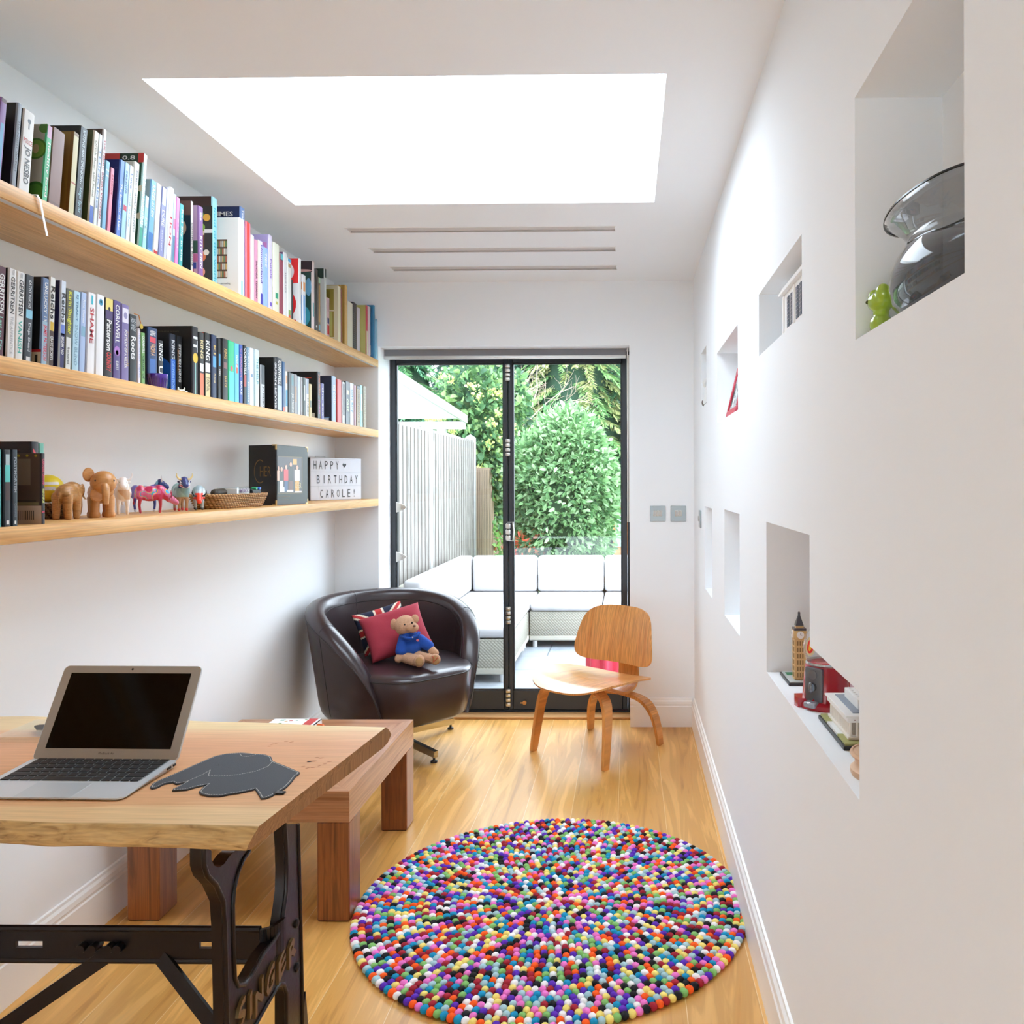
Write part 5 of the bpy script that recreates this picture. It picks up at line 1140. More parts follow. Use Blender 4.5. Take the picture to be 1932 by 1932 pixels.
    t2.faces.new(G[0]); t2.faces.new(G[-1][::-1]); bmesh.ops.recalc_face_normals(t2, faces=t2.faces[:]); m.merge(t2); part('spine_support', m, pv, t, 50)
build_ply_chair()
# ================================================================ things on the lowest shelf
def beast(name, label, cat, loc, rot, s, bm_, mats, head='up', legs=None, hornc=None, group=None, spec=None):
    """small four-legged figurine; local x forward, z up, shoulder height about .62 of s"""
    M = T(*loc) @ RZ(rot) @ SC(s); t = thing(name, label, cat, loc, rot, group)
    return t, M
def cow(label, loc, rot, s, body, patch, headc, legc, shoe, horn, down=False, bodymat=None, grp='painted cow figurines on the lowest shelf'):
    t = thing('cow_figurine', label, 'figurine', loc, rot, grp); M = T(*loc) @ RZ(rot) @ SC(s*.80, s, s)
    L_ = [('e', (-.02, 0, .50), (.36, .175, .19)), ('e', (.22, 0, .52), (.18, .165, .20)), ('e', (-.28, 0, .52), (.16, .165, .19))]
    hx, hz = (.60, .36) if down else (.50, .74)
    L_ += [('c', (.28, 0, .56), (hx - .10, 0, hz + .02),   .14, .105), ('c', (hx - .06, 0, hz), (hx + .10, 0, hz - .09), .098, .068)]
    for x in (.24, -.28):
        for y in (.085, -.085): L_.append(('c', (x, y, .42), (x + (.02 if x > 0 else -.03), y, .22), .062, .04)); L_.append(('c', (x + (.02 if x > 0 else -.03), y, .22), (x, y, .05), .038, .036))
    L_ += [('c', (-.42, 0, .58), (-.46, 0, .30), .018, .018), ('e', (-.46, 0, .27), (.03, .03, .05)), ('e', (-.05, 0, .36), (.08, .07, .05))]
    me = blob(L_, .016, 3); m = MB(M); m.addmesh(me)
    bod = part('body', m, [mat(body, .3, coat=.3)] + [mat(c, .3, coat=.3) for c in (patch, headc, legc, shoe)] + [mat('#F2B23A', .3), mat('#3FA9D0', .3)], t, 180)
    Mi = M.inverted(); W2 = T(*loc) @ RZ(rot); 
    for f in bod.data.polygons:
        c = W2.inverted() @ (T(*loc) @ RZ(rot) @ f.center) if False else f.center
        x, y, z = c.x/s/.8, c.y/s, c.z/s; k = 0
        n = noise.noise(Vector((x*5, y*5, z*5)))
        if n > .14: k = 1
        if bodymat == 'multi': k = 0 if n < -.12 else (1 if n < .05 else (5 if n < .14 else (6 if n < .24 else 1)))
        if z < .36: k = 3
        if z < .09: k = 4
        if x > hx - .15 and (z < .5 if down else z > .58): k = 2
        f.material_index = k
    for sg in (1, -1):
        m = MB(M); b0 = Vector((hx - .05, sg*.05, hz + .05)); m.tube([b0, b0 + Vector((0, sg*.08, .02)), b0 + Vector((.0, sg*.125, .09)), b0 + Vector((0, sg*.12, .16))], [.026, .022, .016, .006], 8); part('horn', m, mat(horn, .3), t, 60)
        m = MB(M); m.ell((hx - .09, sg*.10, hz + .0), (.022, .055, .03)); part('ear', m, mat(headc, .35), t, 60)
    m = MB(M)
    for sg in (1, -1): m.ell((hx + .03, sg*.062, hz - .0), .013)
    part('eyes', m, mat('#101010', .2), t, 60)
    return t
zL0 = ZL
carved = wood('carved_teak', ['#9A6A3A', '#C6935A', '#B5824C'], (10, 10, 30), .4, 1.5, 4, fine=.3); beech = wood('oiled_oak', ['#BC8248', '#CC9258', '#C48A50'], (8, 8, 26), .35, 1, 3, fine=.08)
# carved elephant seen from behind
p = at(140, 979, z=zL0); loc = (p.x - .002, p.y - .024, zL0)
t = thing('carved_elephant', 'solid carved wooden elephant seen from behind, beside the jointed one', 'figurine', loc, math.radians(140)); M = T(*loc) @ RZ(math.radians(97)) @ SC(.100)
me = blob([('e', (0, 0, .66), (.36, .24, .27)), ('e', (.22, 0, .74), (.24, .22, .24)), ('e', (.45, 0, .74), (.17, .15, .19)), ('c', (.55, 0, .68), (.64, 0, .34), .075, .05), ('c', (.64, 0, .34), (.60, 0, .12), .05, .04),
           ('c', (-.22, .13, .60), (-.24, .14, .06), .125, .085), ('c', (-.22, -.13, .60), (-.20, -.14, .06), .125, .085), ('c', (.22, .13, .6), (.26, .13, .06), .12, .085), ('c', (.22, -.13, .6), (.20, -.13, .06), .12, .085),
           ('e', (.36, .19, .76), (.10, .04, .17)), ('e', (.36, -.19, .76), (.10, .04, .17)), ('c', (-.36, 0, .66), (-.38, .03, .30), .028, .02)], .022, 4)
m = MB(M); m.addmesh(me); part('carved_body', m, carved, t, 180)
for sg in (1, -1):
    m = MB(M); m.tube([(.56, sg*.08, .62), (.66, sg*.10, .52), (.74, sg*.10, .50)], [.024, .02, .008], 8); part('tusk', m, mat('#E8DCC0', .4), t, 60)
# jointed elephant
p = at(172, 973, z=zL0); loc = (-1.434, 2.196, zL0); rz = math.radians(-50)
t = thing('jointed_elephant', 'smooth turned wooden elephant with round head and ears on the lowest shelf', 'figurine', loc, rz); M = T(*loc) @ RZ(rz) @ SC(.135)
m = MB(M); m.addmesh(blob([('c', (-.18, 0, .50), (.05, 0, .54), .23, .22)], .02, 3)); part('body', m, beech, t, 180)
m = MB(M); m.ell((.27, 0, .70), (.25, .23, .235), n=28, m=20); hd = part('head', m, beech, t, 180)
m = MB(M); m.tube([(.44, 0, .66), (.55, 0, .58), (.60, 0, .44), (.58, 0, .28)], [.075, .07, .062, .055], 16); part('trunk', m, beech, hd, 60)
for ex_, ey_, ez_, ra_ in ((.17, -.24, .86, .9), (.36, -.12, .46, 1.1)):
    m = MB(M); m.lathe([(0, -.018), (.125, -.018), (.14, 0), (.125, .018), (0, .018)], 28, T(ex_, ey_, ez_) @ RZ(-ra_ + PI) @ RX(PI/2)); part('ear', m, beech, t, 50)
for sg in (1, -1):
    m = MB(M); m.ell((.44, sg*.155, .74), .02); part('eye', m, mat('#3A2A20', .4), hd, 60)
    for x in (-.22, .08):
        m = MB(M); m.lathe([(.085, 0), (.10, .03), (.10, .08), (.085, .12), (.095, .40), (.06, .46)], 18, T(x, sg*.13, 0)); part('leg', m, beech, t, 50)
cow('plain white painted cow figurine with raised head, beside the wooden elephants', (-1.452, 2.318, zL0), math.radians(-57), .128, '#ECE4DC', '#D8B898', '#F4F0EC', '#F4F0EE', '#E8E0DC', '#F4F0EC')
cow('red and pink painted cow figurine grazing with lowered head on the lowest shelf', (-1.434, 2.425, zL0), math.radians(33), .122, '#C4305A', '#D86A9A', '#C86A8A', '#B82840', '#C02A48', '#B03050', True, 'multi')
cow('purple and sky-blue cow figurine with dark blue head, behind the red cow', (-1.504, 2.515, zL0), math.radians(30), .122, '#7C70C0', '#6AB8DC', '#24387C', '#2C3A8C', '#C8C8D0', '#E8E8EC', False)
d_ = cow('denim-blue cow figurine whose head wears a red, white and blue scarf', (-1.440, 2.60, zL0), math.radians(-48), .130, '#8FB8BC', '#7CA4A8', '#33407C', '#A88058', '#C8303C', '#EBD08C')
M = d_.location; 
m = MB(T(*d_.location) @ RZ(math.radians(-48)) @ SC(.104, .13, .13))
for a in (-.5, 0, .5): m.tube([(.46 + .09*math.cos(b), .105*math.sin(b), .70 + .10*math.sin(a) - .06*math.cos(b)) for b in [2*PI*k/20 for k in range(20)]], .012, 6, closed=True)
part('scarf_stripe', m, mat('#E8E0E0', .4), d_, 60)
m = MB(T(*d_.location) @ RZ(math.radians(-48)) @ SC(.104, .13, .13)); m.tube([(.43 + .10*math.cos(b), .11*math.sin(b), .64) for b in [2*PI*k/20 for k in range(20)]], .016, 6, closed=True); part('scarf_stripe', m, mat('#D8343C', .4), d_, 60)
cow('scarlet-headed cow figurine with black horns next to the long woven basket', (-1.425, 2.68, zL0), math.radians(-60), .118, '#9AB0B8', '#B8C0C4', '#EE3E2A', '#A8B0B4', '#3A4A58', '#1A1818', True)
# woven baskets
def weave(nm, c1, c2, sc_):
    m, nt, b = P(nm); L = nt.links.new; tc = nt.nodes.new('ShaderNodeTexCoord'); mp = nt.nodes.new('ShaderNodeMapping'); mp.inputs['Scale'].default_value = sc_; L(tc.outputs['Object'], mp.inputs[0])
    ck = nt.nodes.new('ShaderNodeTexWave'); ck.wave_type = 'BANDS'; ck.bands_direction = 'Z'; ck.inputs['Scale'].default_value = 1; ck.inputs['Distortion'].default_value = 0
    ad = nt.nodes.new('ShaderNodeTexWave'); ad.wave_type = 'BANDS'; ad.bands_direction = 'DIAGONAL'; ad.inputs['Scale'].default_value = .6
    L(mp.outputs[0], ck.inputs[0]); L(mp.outputs[0], ad.inputs[0]); mx = nt.nodes.new('ShaderNodeMath'); mx.operation = 'MULTIPLY'; L(ck.outputs['Fac'], mx.inputs[0]); L(ad.outputs['Fac'], mx.inputs[1])
    cr = nt.nodes.new('ShaderNodeValToRGB'); cr.color_ramp.elements[0].color = lin(c1); cr.color_ramp.elements[1].color = lin(c2); cr.color_ramp.elements[1].position = .5; L(mx.outputs[0], cr.inputs[0]); L(cr.outputs[0], b.inputs['Base Color'])
    bp = nt.nodes.new('ShaderNodeBump'); bp.inputs['Strength'].default_value = .8; bp.inputs['Distance'].default_value = .003; L(mx.outputs[0], bp.inputs['Height']); L(bp.outputs[0], b.inputs['Normal']); b.inputs['Roughness'].default_value = .7
    return m
wick = weave('wicker', '#8A5E34', '#D8AE7A', (60, 60, 60))
def basket(label, c, w_, l_, h_, fl, mt, rimr=.004):
    t = thing('woven_basket', label, 'basket', (c[0], c[1], zL0)); m = MB(T(c[0], c[1], zL0)); t2 = bmesh.new(); R2 = []
    def ring(k, z, ins=0):
        return [t2.verts.new(((abs(math.cos(a))**.5)*(1 if math.cos(a) > 0 else -1)*(w_/2*k - ins), (abs(math.sin(a))**.5)*(1 if math.sin(a) > 0 else -1)*(l_/2*k - ins), z)) for a in [2*PI*q/56 for q in range(56)]]
    rs = [ring(fl, 0), ring(fl*.5 + .5, h_*.5), ring(1, h_), ring(1, h_, .005), ring(fl*.5 + .5, h_*.5, .005), ring(fl, .005, .005)]
    for a, b in zip(rs, rs[1:]):
        for k in range(56): t2.faces.new((a[k], a[(k + 1) % 56], b[(k + 1) % 56], b[k]))
    t2.faces.new(rs[0][::-1]); t2.faces.new(rs[-1]); m.merge(t2); part('basket_body', m, mt, t, 60)
    m = MB(T(c[0], c[1], zL0)); n = 110
    for ph in (0, PI):
        m.tube([((abs(math.cos(a))**.5)*(1 if math.cos(a) > 0 else -1)*(w_/2), (abs(math.sin(a))**.5)*(1 if math.sin(a) > 0 else -1)*(l_/2), h_ + rimr*.6*math.sin(26*a + ph)) for a in [2*PI*q/n for q in range(n)]], rimr*.8, 6, closed=True)
    part('braided_rim', m, mt, t, 60)
    for k in range(1, 7):
        z = h_*k/7; kk = fl + (1 - fl)*k/7; m = MB(T(c[0], c[1], zL0)); nn = 160
        m.tube([((abs(math.cos(a))**.5)*(1 if math.cos(a) > 0 else -1)*(w_/2*kk + .0012 + .0012*math.sin(40*a + k*PI)), (abs(math.sin(a))**.5)*(1 if math.sin(a) > 0 else -1)*(l_/2*kk + .0012 + .0012*math.sin(40*a + k*PI)), z) for a in [2*PI*q/nn for q in range(nn)]], .0026, 5, closed=True)
        part('woven_band', m, mt, t, 60)
    return t
basket('long shallow woven straw basket full of small things on the lowest shelf', (-1.462, 2.97), .13, .43, .048, .82, wick)
basket('small dark woven bowl under the yellow ball on the lowest shelf', (-1.532, 2.13), .074, .074, .036, .8, weave('dark_wicker', '#5A4630', '#9A7E58', (60, 60, 60)))
bc = at(90, 922, x=-1.526)
t = thing('yellow_ball', 'yellow toy ball with white label in the small dark woven bowl', 'ball', (bc.x, bc.y, bc.z - .037)); m = MB(); m.ell(bc, .037, n=28, m=18); part('ball_body', m, mat('#EDD93A', .35), t, 180)
dirb = (Vector((0, 0, EYE)) - bc).normalized(); rb = Vector((0, 0, 1)).cross(dirb).normalized(); ub = dirb.cross(rb)
m = MB(); 
for k in range(-6, 7): 
    a = k*.12; q = lambda a, b: bc + (dirb*math.cos(a)*math.cos(b) + rb*math.sin(a)*math.cos(b) + ub*math.sin(b))*.0373
    m.poly([q(a - .06, .28), q(a + .06, .28), q(a + .06, .48), q(a - .06, .48)])
for k in range(-3, 4): a = .15 + k*.09; m.poly([q(a - .045, -.12), q(a + .045, -.12), q(a + .045, .14), q(a - .045, .14)])
part('white_label', m, mat('#F0EEE8', .5), t, 0)
m = MB(); text_bm('LABEL', .016, .006, frame(bc + (dirb*math.cos(.15) + rb*math.sin(.15))*.0382, rb, ub), m, .02) if False else m.poly([q(.0, -.12), q(.32, -.12), q(.32, -.06), q(.0, -.06)]); part('blue_stripe', m, mat('#3A5AA8', .5), t, 0)
# little things in the long basket
bz = zL0 + .026
t = thing('clear_case', 'clear plastic case with purple lettering in the long basket', 'case', (-1.462, 3.00, bz)); m = MB(); m.box((-1.462, 3.00, bz + .026), (.075, .11, .050), bev=.002); part('case_body', m, pane_mat('clear_plastic', (.96, .98, .98, 1)), t)
m = MB(); m.box((-1.462, 3.00, bz + .024), (.068, .10, .038)); part('white_contents', m, mat('#E9E9E6', .6), t, 0)
m = MB(); text_bm('MIXX', .07, .014, frame((-1.4235, 3.0, bz + .036), (0, 1, 0), (0, 0, 1)), m, .02); part('case_lettering', m, mat('#6A2C6E', .5), t, 0)
t = thing('spectacles_case', 'dark spectacles case lying in the long basket', 'case', (-1.475, 2.91, bz)); m = MB(); m.addmesh(blob([('c', (-1.475, 2.885, bz + .028), (-1.47, 2.93, bz + .030), .016, .016)], .003, 3)); part('case_body', m, mat('#4A4238', .5), t, 180)
t = thing('marker_wallet', 'black wallet of marker pens with green and blue tabs in the long basket', 'pen wallet', (-1.455, 3.11, bz)); m = MB(); m.box((-1.455, 3.105, bz + .030), (.06, .07, .022), bev=.003); part('wallet_body', m, mat('#2A2C30', .5), t)
for dy, c_ in ((-.012, '#1FA86A'), (.018, '#2A6AD0')):
    m = MB(T(-1.43, 3.105 + dy, bz + .043) @ RX(.25)); m.box((0, 0, 0), (.02, .014, .008), bev=.001); part('coloured_tab', m, mat(c_, .4), t)
# folding photo folder
pA, pB, pC = Vector((-1.405, 3.235, zL0)), Vector((-1.386, 3.50, zL0)), Vector((-1.548, 3.30, zL0)); FH = .243
t = thing('photo_folder', 'open black photo folder with gold corners standing on the lowest shelf', 'photo folder', (-1.44, 3.33, zL0)); ink = mat('#141214', .45); gold = mat('#C9A86A', .35, .6)
def panel(a, b, nm):
    ex = (b - a).normalized(); W_ = (b - a).length; n = Vector((0, 0, 1)); F_ = frame(a, ex, n); m = MB(F_); m.box((W_/2, FH/2, -.0015), (W_, FH, .004), bev=.001); o = part(nm, m, ink, t); return o, F_, W_
pl, Fl, Wl = panel(pC, pA - Vector((.002, .002, 0)), 'folder_cover'); pr_, Fr, Wr = panel(pA, pB, 'folder_mount')
m = MB(Fl)
for k in range(28):
    a0, a1 = PI*.32 + 1.36*PI*k/28, PI*.32 + 1.36*PI*(k + 1)/28; q = lambda a, r: (Wl*.42 + .034*r*math.cos(a), FH*.56 + .048*r*math.sin(a), .0008)
    m.poly([q(a0, 1), q(a1, 1), q(a1, .92), q(a0, .92)])
text_bm('HER', .062, .040, T(Wl*.62, FH*.56, .0008), m, -.01)
part('gold_lettering', m, mat('#8C6A3C', .4, .5), pl, 0)
m = MB(Fl)
for k, w_ in enumerate((.05, .04)): m.bb((Wl*.5 - w_/2, FH*.30 - k*.012, .0006), (Wl*.5 + w_/2, FH*.305 - k*.012, .0009))
part('gold_caption', m, mat('#4A3420', .5), pl, 0)
m = MB(Fr)
for a, b, c, d in ((.02, .245, .62, .655),): pass
z0_, z1_ = FH*.20, FH*.80; x0_, x1_ = Wr*.02, Wr*.80
for (a, b, c, d) in ((x0_, z0_ - .004, x1_ + .004, z0_), (x0_, z1_, x1_ + .004, z1_ + .004), (x1_, z0_, x1_ + .004, z1_)): m.bb((a, b, .0005), (c, d, .0012))
part('mount_border', m, mat('#5A4A34', .4, .4), pr_, 0)
m = MB(Fr); m.bb((x0_, z0_, .0004), (x1_, z1_, .0008)); m.mi = 0
ph = [mat('#3A2E38', .4)] + [mat(c, .4) for c in ('#C8283A', '#1C1A20', '#EADFE0', '#D8A890', '#2E4A78', '#6A3A34', '#D8A040', '#E8E4E6')]
def pp(k, a, b, c, d):
    m.mi = k; m.poly([(x0_ + (x1_ - x0_)*u, z0_ + (z1_ - z0_)*v, .0010 + .00002*pp.n) for u, v in ((a, b), (c, b), (c, d), (a, d))]); pp.n += 1
pp.n = 0
pp(7, .62, .80, .78, .96); pp(3, .70, .0, .98, .04)
for cx_, w_, top_, b1, b2 in ((.03, .10, .62, 4, 2), (.15, .17, .60, 2, 8), (.33, .18, .66, 1, 5), (.52, .20, .74, 2, 6), (.79, .22, .66, 3, 7)):
    pp(b1, cx_ - w_/2, .34, cx_ + w_/2, top_); pp(b2, cx_ - w_*.38, .04, cx_ + w_*.38, .34)
    m.mi = 4; hw_ = w_*.26; m.poly([(x0_ + (x1_ - x0_)*(cx_ + hw_*math.cos(a)), z0_ + (z1_ - z0_)*(top_ + .06 + .065*math.sin(a)), .0016) for a in [2*PI*k/10 for k in range(10)]])
pp(8, .08, .02, .26, .16); pp(8, .36, .02, .62, .08)
part('group_photo', m, ph, pr_, 0)
m = MB(Fr); text_bm('CHER', .055, .022, T(x0_ + (x1_ - x0_)*.82, z0_ + .03, .002), m, -.01); part('photo_lettering', m, mat('#D8C8A0', .4), pr_, 0)
m = MB(Fr)
for k, w_ in enumerate((.10, .085)): m.bb((.01, FH*.13 - k*.012, .0005), (.01 + w_, FH*.14 - k*.012, .001))
part('gold_caption', m, mat('#5A4228', .5), pr_, 0)
m = MB()
for F_, xx, zz, sx, sz in ((Fr, Wr, FH, -1, -1), (Fr, Wr, 0, -1, 1), (Fl, Wl, FH, -1, -1), (Fl, Wl, 0, -1, 1)):
    m.M = F_; m.prism([(xx + .001, zz - .001*sz), (xx + .02*sx, zz - .001*sz), (xx + .02*sx, zz + .004*sz), (xx + .004*sx, zz + .004*sz), (xx + .004*sx, zz + .02*sz), (xx + .001, zz + .02*sz)], .0055, T(0, 0, -.004))
part('gold_corner', m, gold, t, 0)
# light box
la, lb = Vector((-1.553, 3.955, zL0)), Vector((-1.402, 4.255, zL0)); ex = (lb - la).normalized(); LW = (lb - la).length; LH = .213
t = thing('letter_light_box', 'white letter light box with three lines of black capitals on the lowest shelf', 'light box', (la + lb)/2); F_ = frame(la, ex, (0, 0, 1)); nrm = ex.cross(Vector((0, 0, 1)))
m = MB(F_); m.box((LW/2, LH/2, -.022), (LW, LH, .040), bev=.003); part('box_body', m, mat('#2A2A2C', .5), t)
m = MB(F_); m.box((LW/2, LH/2, -.0005), (LW - .002, LH - .002, .003), bev=.001); fp = part('front_panel', m, mat('#D6D9E2', .45), t)
m = MB(F_)
for k in (1, 2, 3): m.bb((.001, LH*k/3 - (.008 if k == 3 else .0007), .001), (LW - .001, LH*k/3 - (.007 if k == 3 else -.0007), .0018))
part('letter_rail', m, mat('#B4B8C2', .4), fp, 0)
for row, (s_, a, b) in enumerate((('HAPPY', .03, .56), ('BIRTHDAY', .09, .95), ('CAROLE!', .15, .90))):
    zc = LH*(5 - 2*row)/6 - .002; n = len(s_)
    for i, ch in enumerate(s_):
        cx_ = LW*(a + (b - a)*(i + .5)/n); m = MB(F_); text_bm(ch, {'I': .004, '!': .005}.get(ch, .018), .040, T(cx_, zc, .0018), m, .0); part('letter', m, mat('#1E1E22', .4), t, 0)
m = MB(F_); hh = []
for k in range(24):
    a = 2*PI*k/24; hh.append((LW*.65 + .0125*16/16*math.sin(a)**3, LH*5/6 - .001 + .0125*(13*math.cos(a) - 5*math.cos(2*a) - 2*math.cos(3*a) - math.cos(4*a))/16, .0018))
m.poly(hh[::-1]); part('heart_tile', m, mat('#1E1E22', .4), t, 0)
m = MB(F_); m.tube([(.05, LH - .002, -.02), (.05, LH + .006, -.02), (.11, LH + .006, -.02), (.11, LH - .002, -.02)], .002, 6); part('carry_handle', m, mat('#C8CACC', .4), t)
# things in front of the books
tc_ = (-1.369, 2.350); t = thing('purple_tumbler', 'small purple fluted candle glass in front of the middle shelf paperbacks', 'candle glass', (tc_[0], tc_[1], ZM))
m = MB(T(tc_[0], tc_[1], ZM)); n = 40
prof = [(.021, .0), (.023, .001), (.0262, .028), (.0268, .0285), (.0275, .041), (.0262, .041), (.0252, .028), (.0215, .003), (0, .003)]
m.lathe(prof, n, cap=False); part('glass_body', m, mat('#4A28A4', .12, coat=.5), t, 60)
m = MB(T(tc_[0], tc_[1], ZM))
for k in range(22): a = 2*PI*k/22; m.tube([(.0225*math.cos(a), .0225*math.sin(a), .001), (.0262*math.cos(a), .0262*math.sin(a), .028)], .0013, 5)
part('flute', m, mat('#341A7A', .15, coat=.5), t, 60)
t = thing('silver_ornament', 'tiny silver ornament on the front edge of the middle shelf', 'ornament', (-1.356, 2.45, ZM)); m = MB(); m.addmesh(blob([('c', (-1.356, 2.435, ZM + .005), (-1.356, 2.465, ZM + .006), .0045, .004), ('e', (-1.356, 2.435, ZM + .010), (.003, .003, .004)), ('e', (-1.354, 2.466, ZM + .011), (.003, .003, .005)), ('c', (-1.356, 2.466, ZM + .003), (-1.348, 2.470, ZM + .003), .0028, .002)], .0012, 1)); part('ornament_body', m, mat('#C9C8B8', .2, .9), t, 180)
rb = at(73, 363, x=XS + .002)
t = thing('ribbon_bookmark', 'white ribbon bookmark hanging over the front edge of the top shelf', 'bookmark', (XS + .002, rb.y, ZT))
m = MB(); m.tube([(-1.37, rb.y - .012, ZT + .002), (XS + .003, rb.y - .006, ZT + .002), (XS + .0055, rb.y, ZT - .008), (XS + .0055, rb.y + .010, ZT - .045), (XS + .0055, rb.y + .022, ZT - .082)], 0, flat=(.0075, .0008, (1, 0, .3))); part('ribbon', m, mat('#EFEDEC', .6), t, 0)
bk_ = at(265, 616, x=-1.349)
t = thing('gold_bookmark', 'small round gold tag bookmark hanging from a book on the middle shelf', 'bookmark', (-1.348, bk_.y, bk_.z)); m = MB(); m.tube([(-1.362, bk_.y - .008, bk_.z + .034), (-1.350, bk_.y - .006, bk_.z + .030), (-1.348, bk_.y, bk_.z + .008)], .0014, 6); part('cord', m, mat('#C8823A', .5), t)
m = MB(); m.lathe([(0, -.0008), (.0072, -.0008), (.0072, .0008), (0, .0008)], 20, frame((-1.347, bk_.y + .001, bk_.z), (0, 1, 0), (0, 0, 1))); part('gold_tag', m, mat('#D8B84A', .3, .6), t)
# ================================================================ things in the wall niches
za, zb2, zc, zd, ze = N1[2], N2[2], N3[2], N4[2], N7a[2]
# robed figurine
fx_, fy_ = XR + .034, 3.80; M = T(fx_, fy_, za); t = thing('robed_figurine', 'white robed figurine with gold hair and dark hem in the farthest upper niche', 'figurine', (fx_, fy_, za))
m = MB(M); m.lathe([(.036, 0), (.038, .012), (.030, .05), (.022, .10), (.020, .135), (.012, .150), (0, .152)], 24); part('robe', m, mat('#EDEEEC', .5), t, 60)
m = MB(M); m.ell((0, 0, .163), (.014, .014, .017)); part('head', m, mat('#E8C8A8', .5), t, 180)
m = MB(M); m.ell((.002, .003, .167), (.0155, .015, .015)); part('hair', m, mat('#B8863A', .5), t, 180)
for sg in (1, -1):
    m = MB(M); m.tube([(-.006, sg*.018, .13), (-.03, sg*.014, .105), (-.026, sg*.002, .09)], [.010, .009, .006], 8); part('sleeve', m, mat('#E8E9E6', .5), t, 60)
m = MB(M); m.tube([(.038*math.cos(a), .038*math.sin(a), .012 + .012*math.sin(3*a)) for a in [2*PI*k/40 for k in range(40)]], .004, 6, closed=True); part('dark_hem', m, mat('#5A4A3C', .5), t, 60)
# red picture frame leaning against the back of its niche
ft = Vector((XR + .010, 3.0, zb2 + .001)); up = Vector((.045, 0, .185)).normalized(); F_ = frame(ft, (0, -1, 0), up); FWd, FHt = .27, .19
t = thing('red_picture_frame', 'red picture frame with black and white photo leaning in a niche', 'picture frame', ft)
m = MB(F_)
for a, b, c, d in ((0, 0, FWd, .026), (0, FHt - .026, FWd, FHt), (0, .026, .026, FHt - .026), (FWd - .026, .026, FWd, FHt - .026)): m.bb((a, b, -.008), (c, d, .004), bev=.002)
part('frame_moulding', m, mat('#C23248', .45), t)
m = MB(F_); m.bb((.024, .024, -.006), (FWd - .024, FHt - .024, -.002)); rr = random.Random(4)
for k in range(26):
    m.mi = 1 + k % 4; a, b = .026 + rr.random()*.19, .026 + rr.random()*.10; m.bb((a, b, -.002), (a + .012 + .02*rr.random(), b + .02 + .03*rr.random(), -.0018 + .00002*k))
part('photograph', m, [mat('#B8C0C4', .4)] + [mat(c, .4) for c in ('#2A2C30', '#E4E8EA', '#6A7076', '#B8BEC4')], t, 0)
m = MB(F_); m.bb((.0, .0, -.011), (FWd, FHt, -.0085)); part('backing_board', m, mat('#6A5A4A', .7), t)
# white model building
t = thing('mansion_model', 'white brick-built mansion model with tall blue windows in a niche', 'model building', (XR + .09, 1.83, zc))
bx0, by1, by0, bh = XR + .030, 2.005, 1.655, .118; wb_ = mat('#F4F3F1', .35)
m = MB(); m.bb((bx0, by0, zc), (XR + .15, by1, zc + bh), bev=.001); part('main_block', m, wb_, t)
m = MB(); m.bb((bx0 - .010, by0 - .01, zc + bh), (XR + .155, by1 + .010, zc + bh + .008), bev=.001); m.bb((bx0 - .004, by0, zc + bh + .008), (XR + .15, by1 + .004, zc + bh + .018), bev=.001); part('cornice', m, wb_, t)
for y in (1.949, 1.914, 1.846, 1.811, 1.743, 1.708):
    m = MB(); m.bb((bx0 - .0015, y - .024, zc + .032), (bx0, y, zc + bh - .014)); w_o = part('window', m, mat('#3E4A5C', .3), t, 0)
    m = MB()
    for q in range(1, 8): m.bb((bx0 - .0022, y - .024, zc + .032 + q*.0088), (bx0 - .0014, y, zc + .0327 + q*.0088))
    m.bb((bx0 - .0022, y - .013, zc + .032), (bx0 - .0014, y - .0115, zc + bh - .014)); part('glazing_bar', m, mat('#C8C4C8', .4), w_o, 0)
    m = MB(); m.bb((bx0 - .001, y - .024, zc + .008), (bx0 + .0005, y, zc + .026)); part('plinth_panel', m, mat('#D8D0C8', .5), t, 0)
for yy in (by1 - .006, 1.873, 1.77):
    m = MB(); m.bb((bx0 - .004, yy - .014, zc + .002), (bx0, yy, zc + bh - .003), bev=.0008); part('pilaster', m, wb_, t)
# smoked glass vase (flattened, with folded lip)
vx, vy, vz = XR + .053, 1.05, zd; smoke = pane_mat('smoked_glass', (.66, .67, .68, 1))
def lobed(prof, sx, sy, th):
    m = MB(T(vx, vy, vz) @ SC(sx, sy, 1)); m.lathe(prof, 64, cap=False); bmesh.ops.recalc_face_normals(m.bm, faces=m.bm.faces[:]); return m
po = [(.55, 0), (.70, .006), (.86, .022), (.93, .043), (.90, .062), (.80, .080), (.66, .094), (.59, .101), (.60, .106), (.70, .118), (.86, .130), (1.0, .138)]
prof = [(0, 0)] + po + [(max(0, r - .03), z + (.003 if z < .02 else 0)) for r, z in po[::-1]] + [(0, .003)]
m = lobed(prof, .060, .145, 0)
for v in m.bm.verts:
    if v.co.z - vz > .12: a = math.atan2((v.co.x - vx)/.06, (v.co.y - vy)/.145); v.co.z += (v.co.z - vz - .12)*.12*math.cos(2*a)
t = thing('smoked_glass_vase', 'large smoked grey glass vase with flared lip in the nearest niche', 'vase', (vx, vy, vz)); part('vase_body', m, smoke, t, 180)
m = MB(T(vx, vy, vz + .139) @ SC(.060, .145, 1)); m.tube([(math.cos(a), math.sin(a), 0) for a in [2*PI*k/60 for k in range(60)]], 0, flat=(.03, .0022, (0, 0, 1)), closed=True); part('vase_rim', m, mat('#2E3034', .08), bpy.data.objects['smoked_glass_vase'], 60)
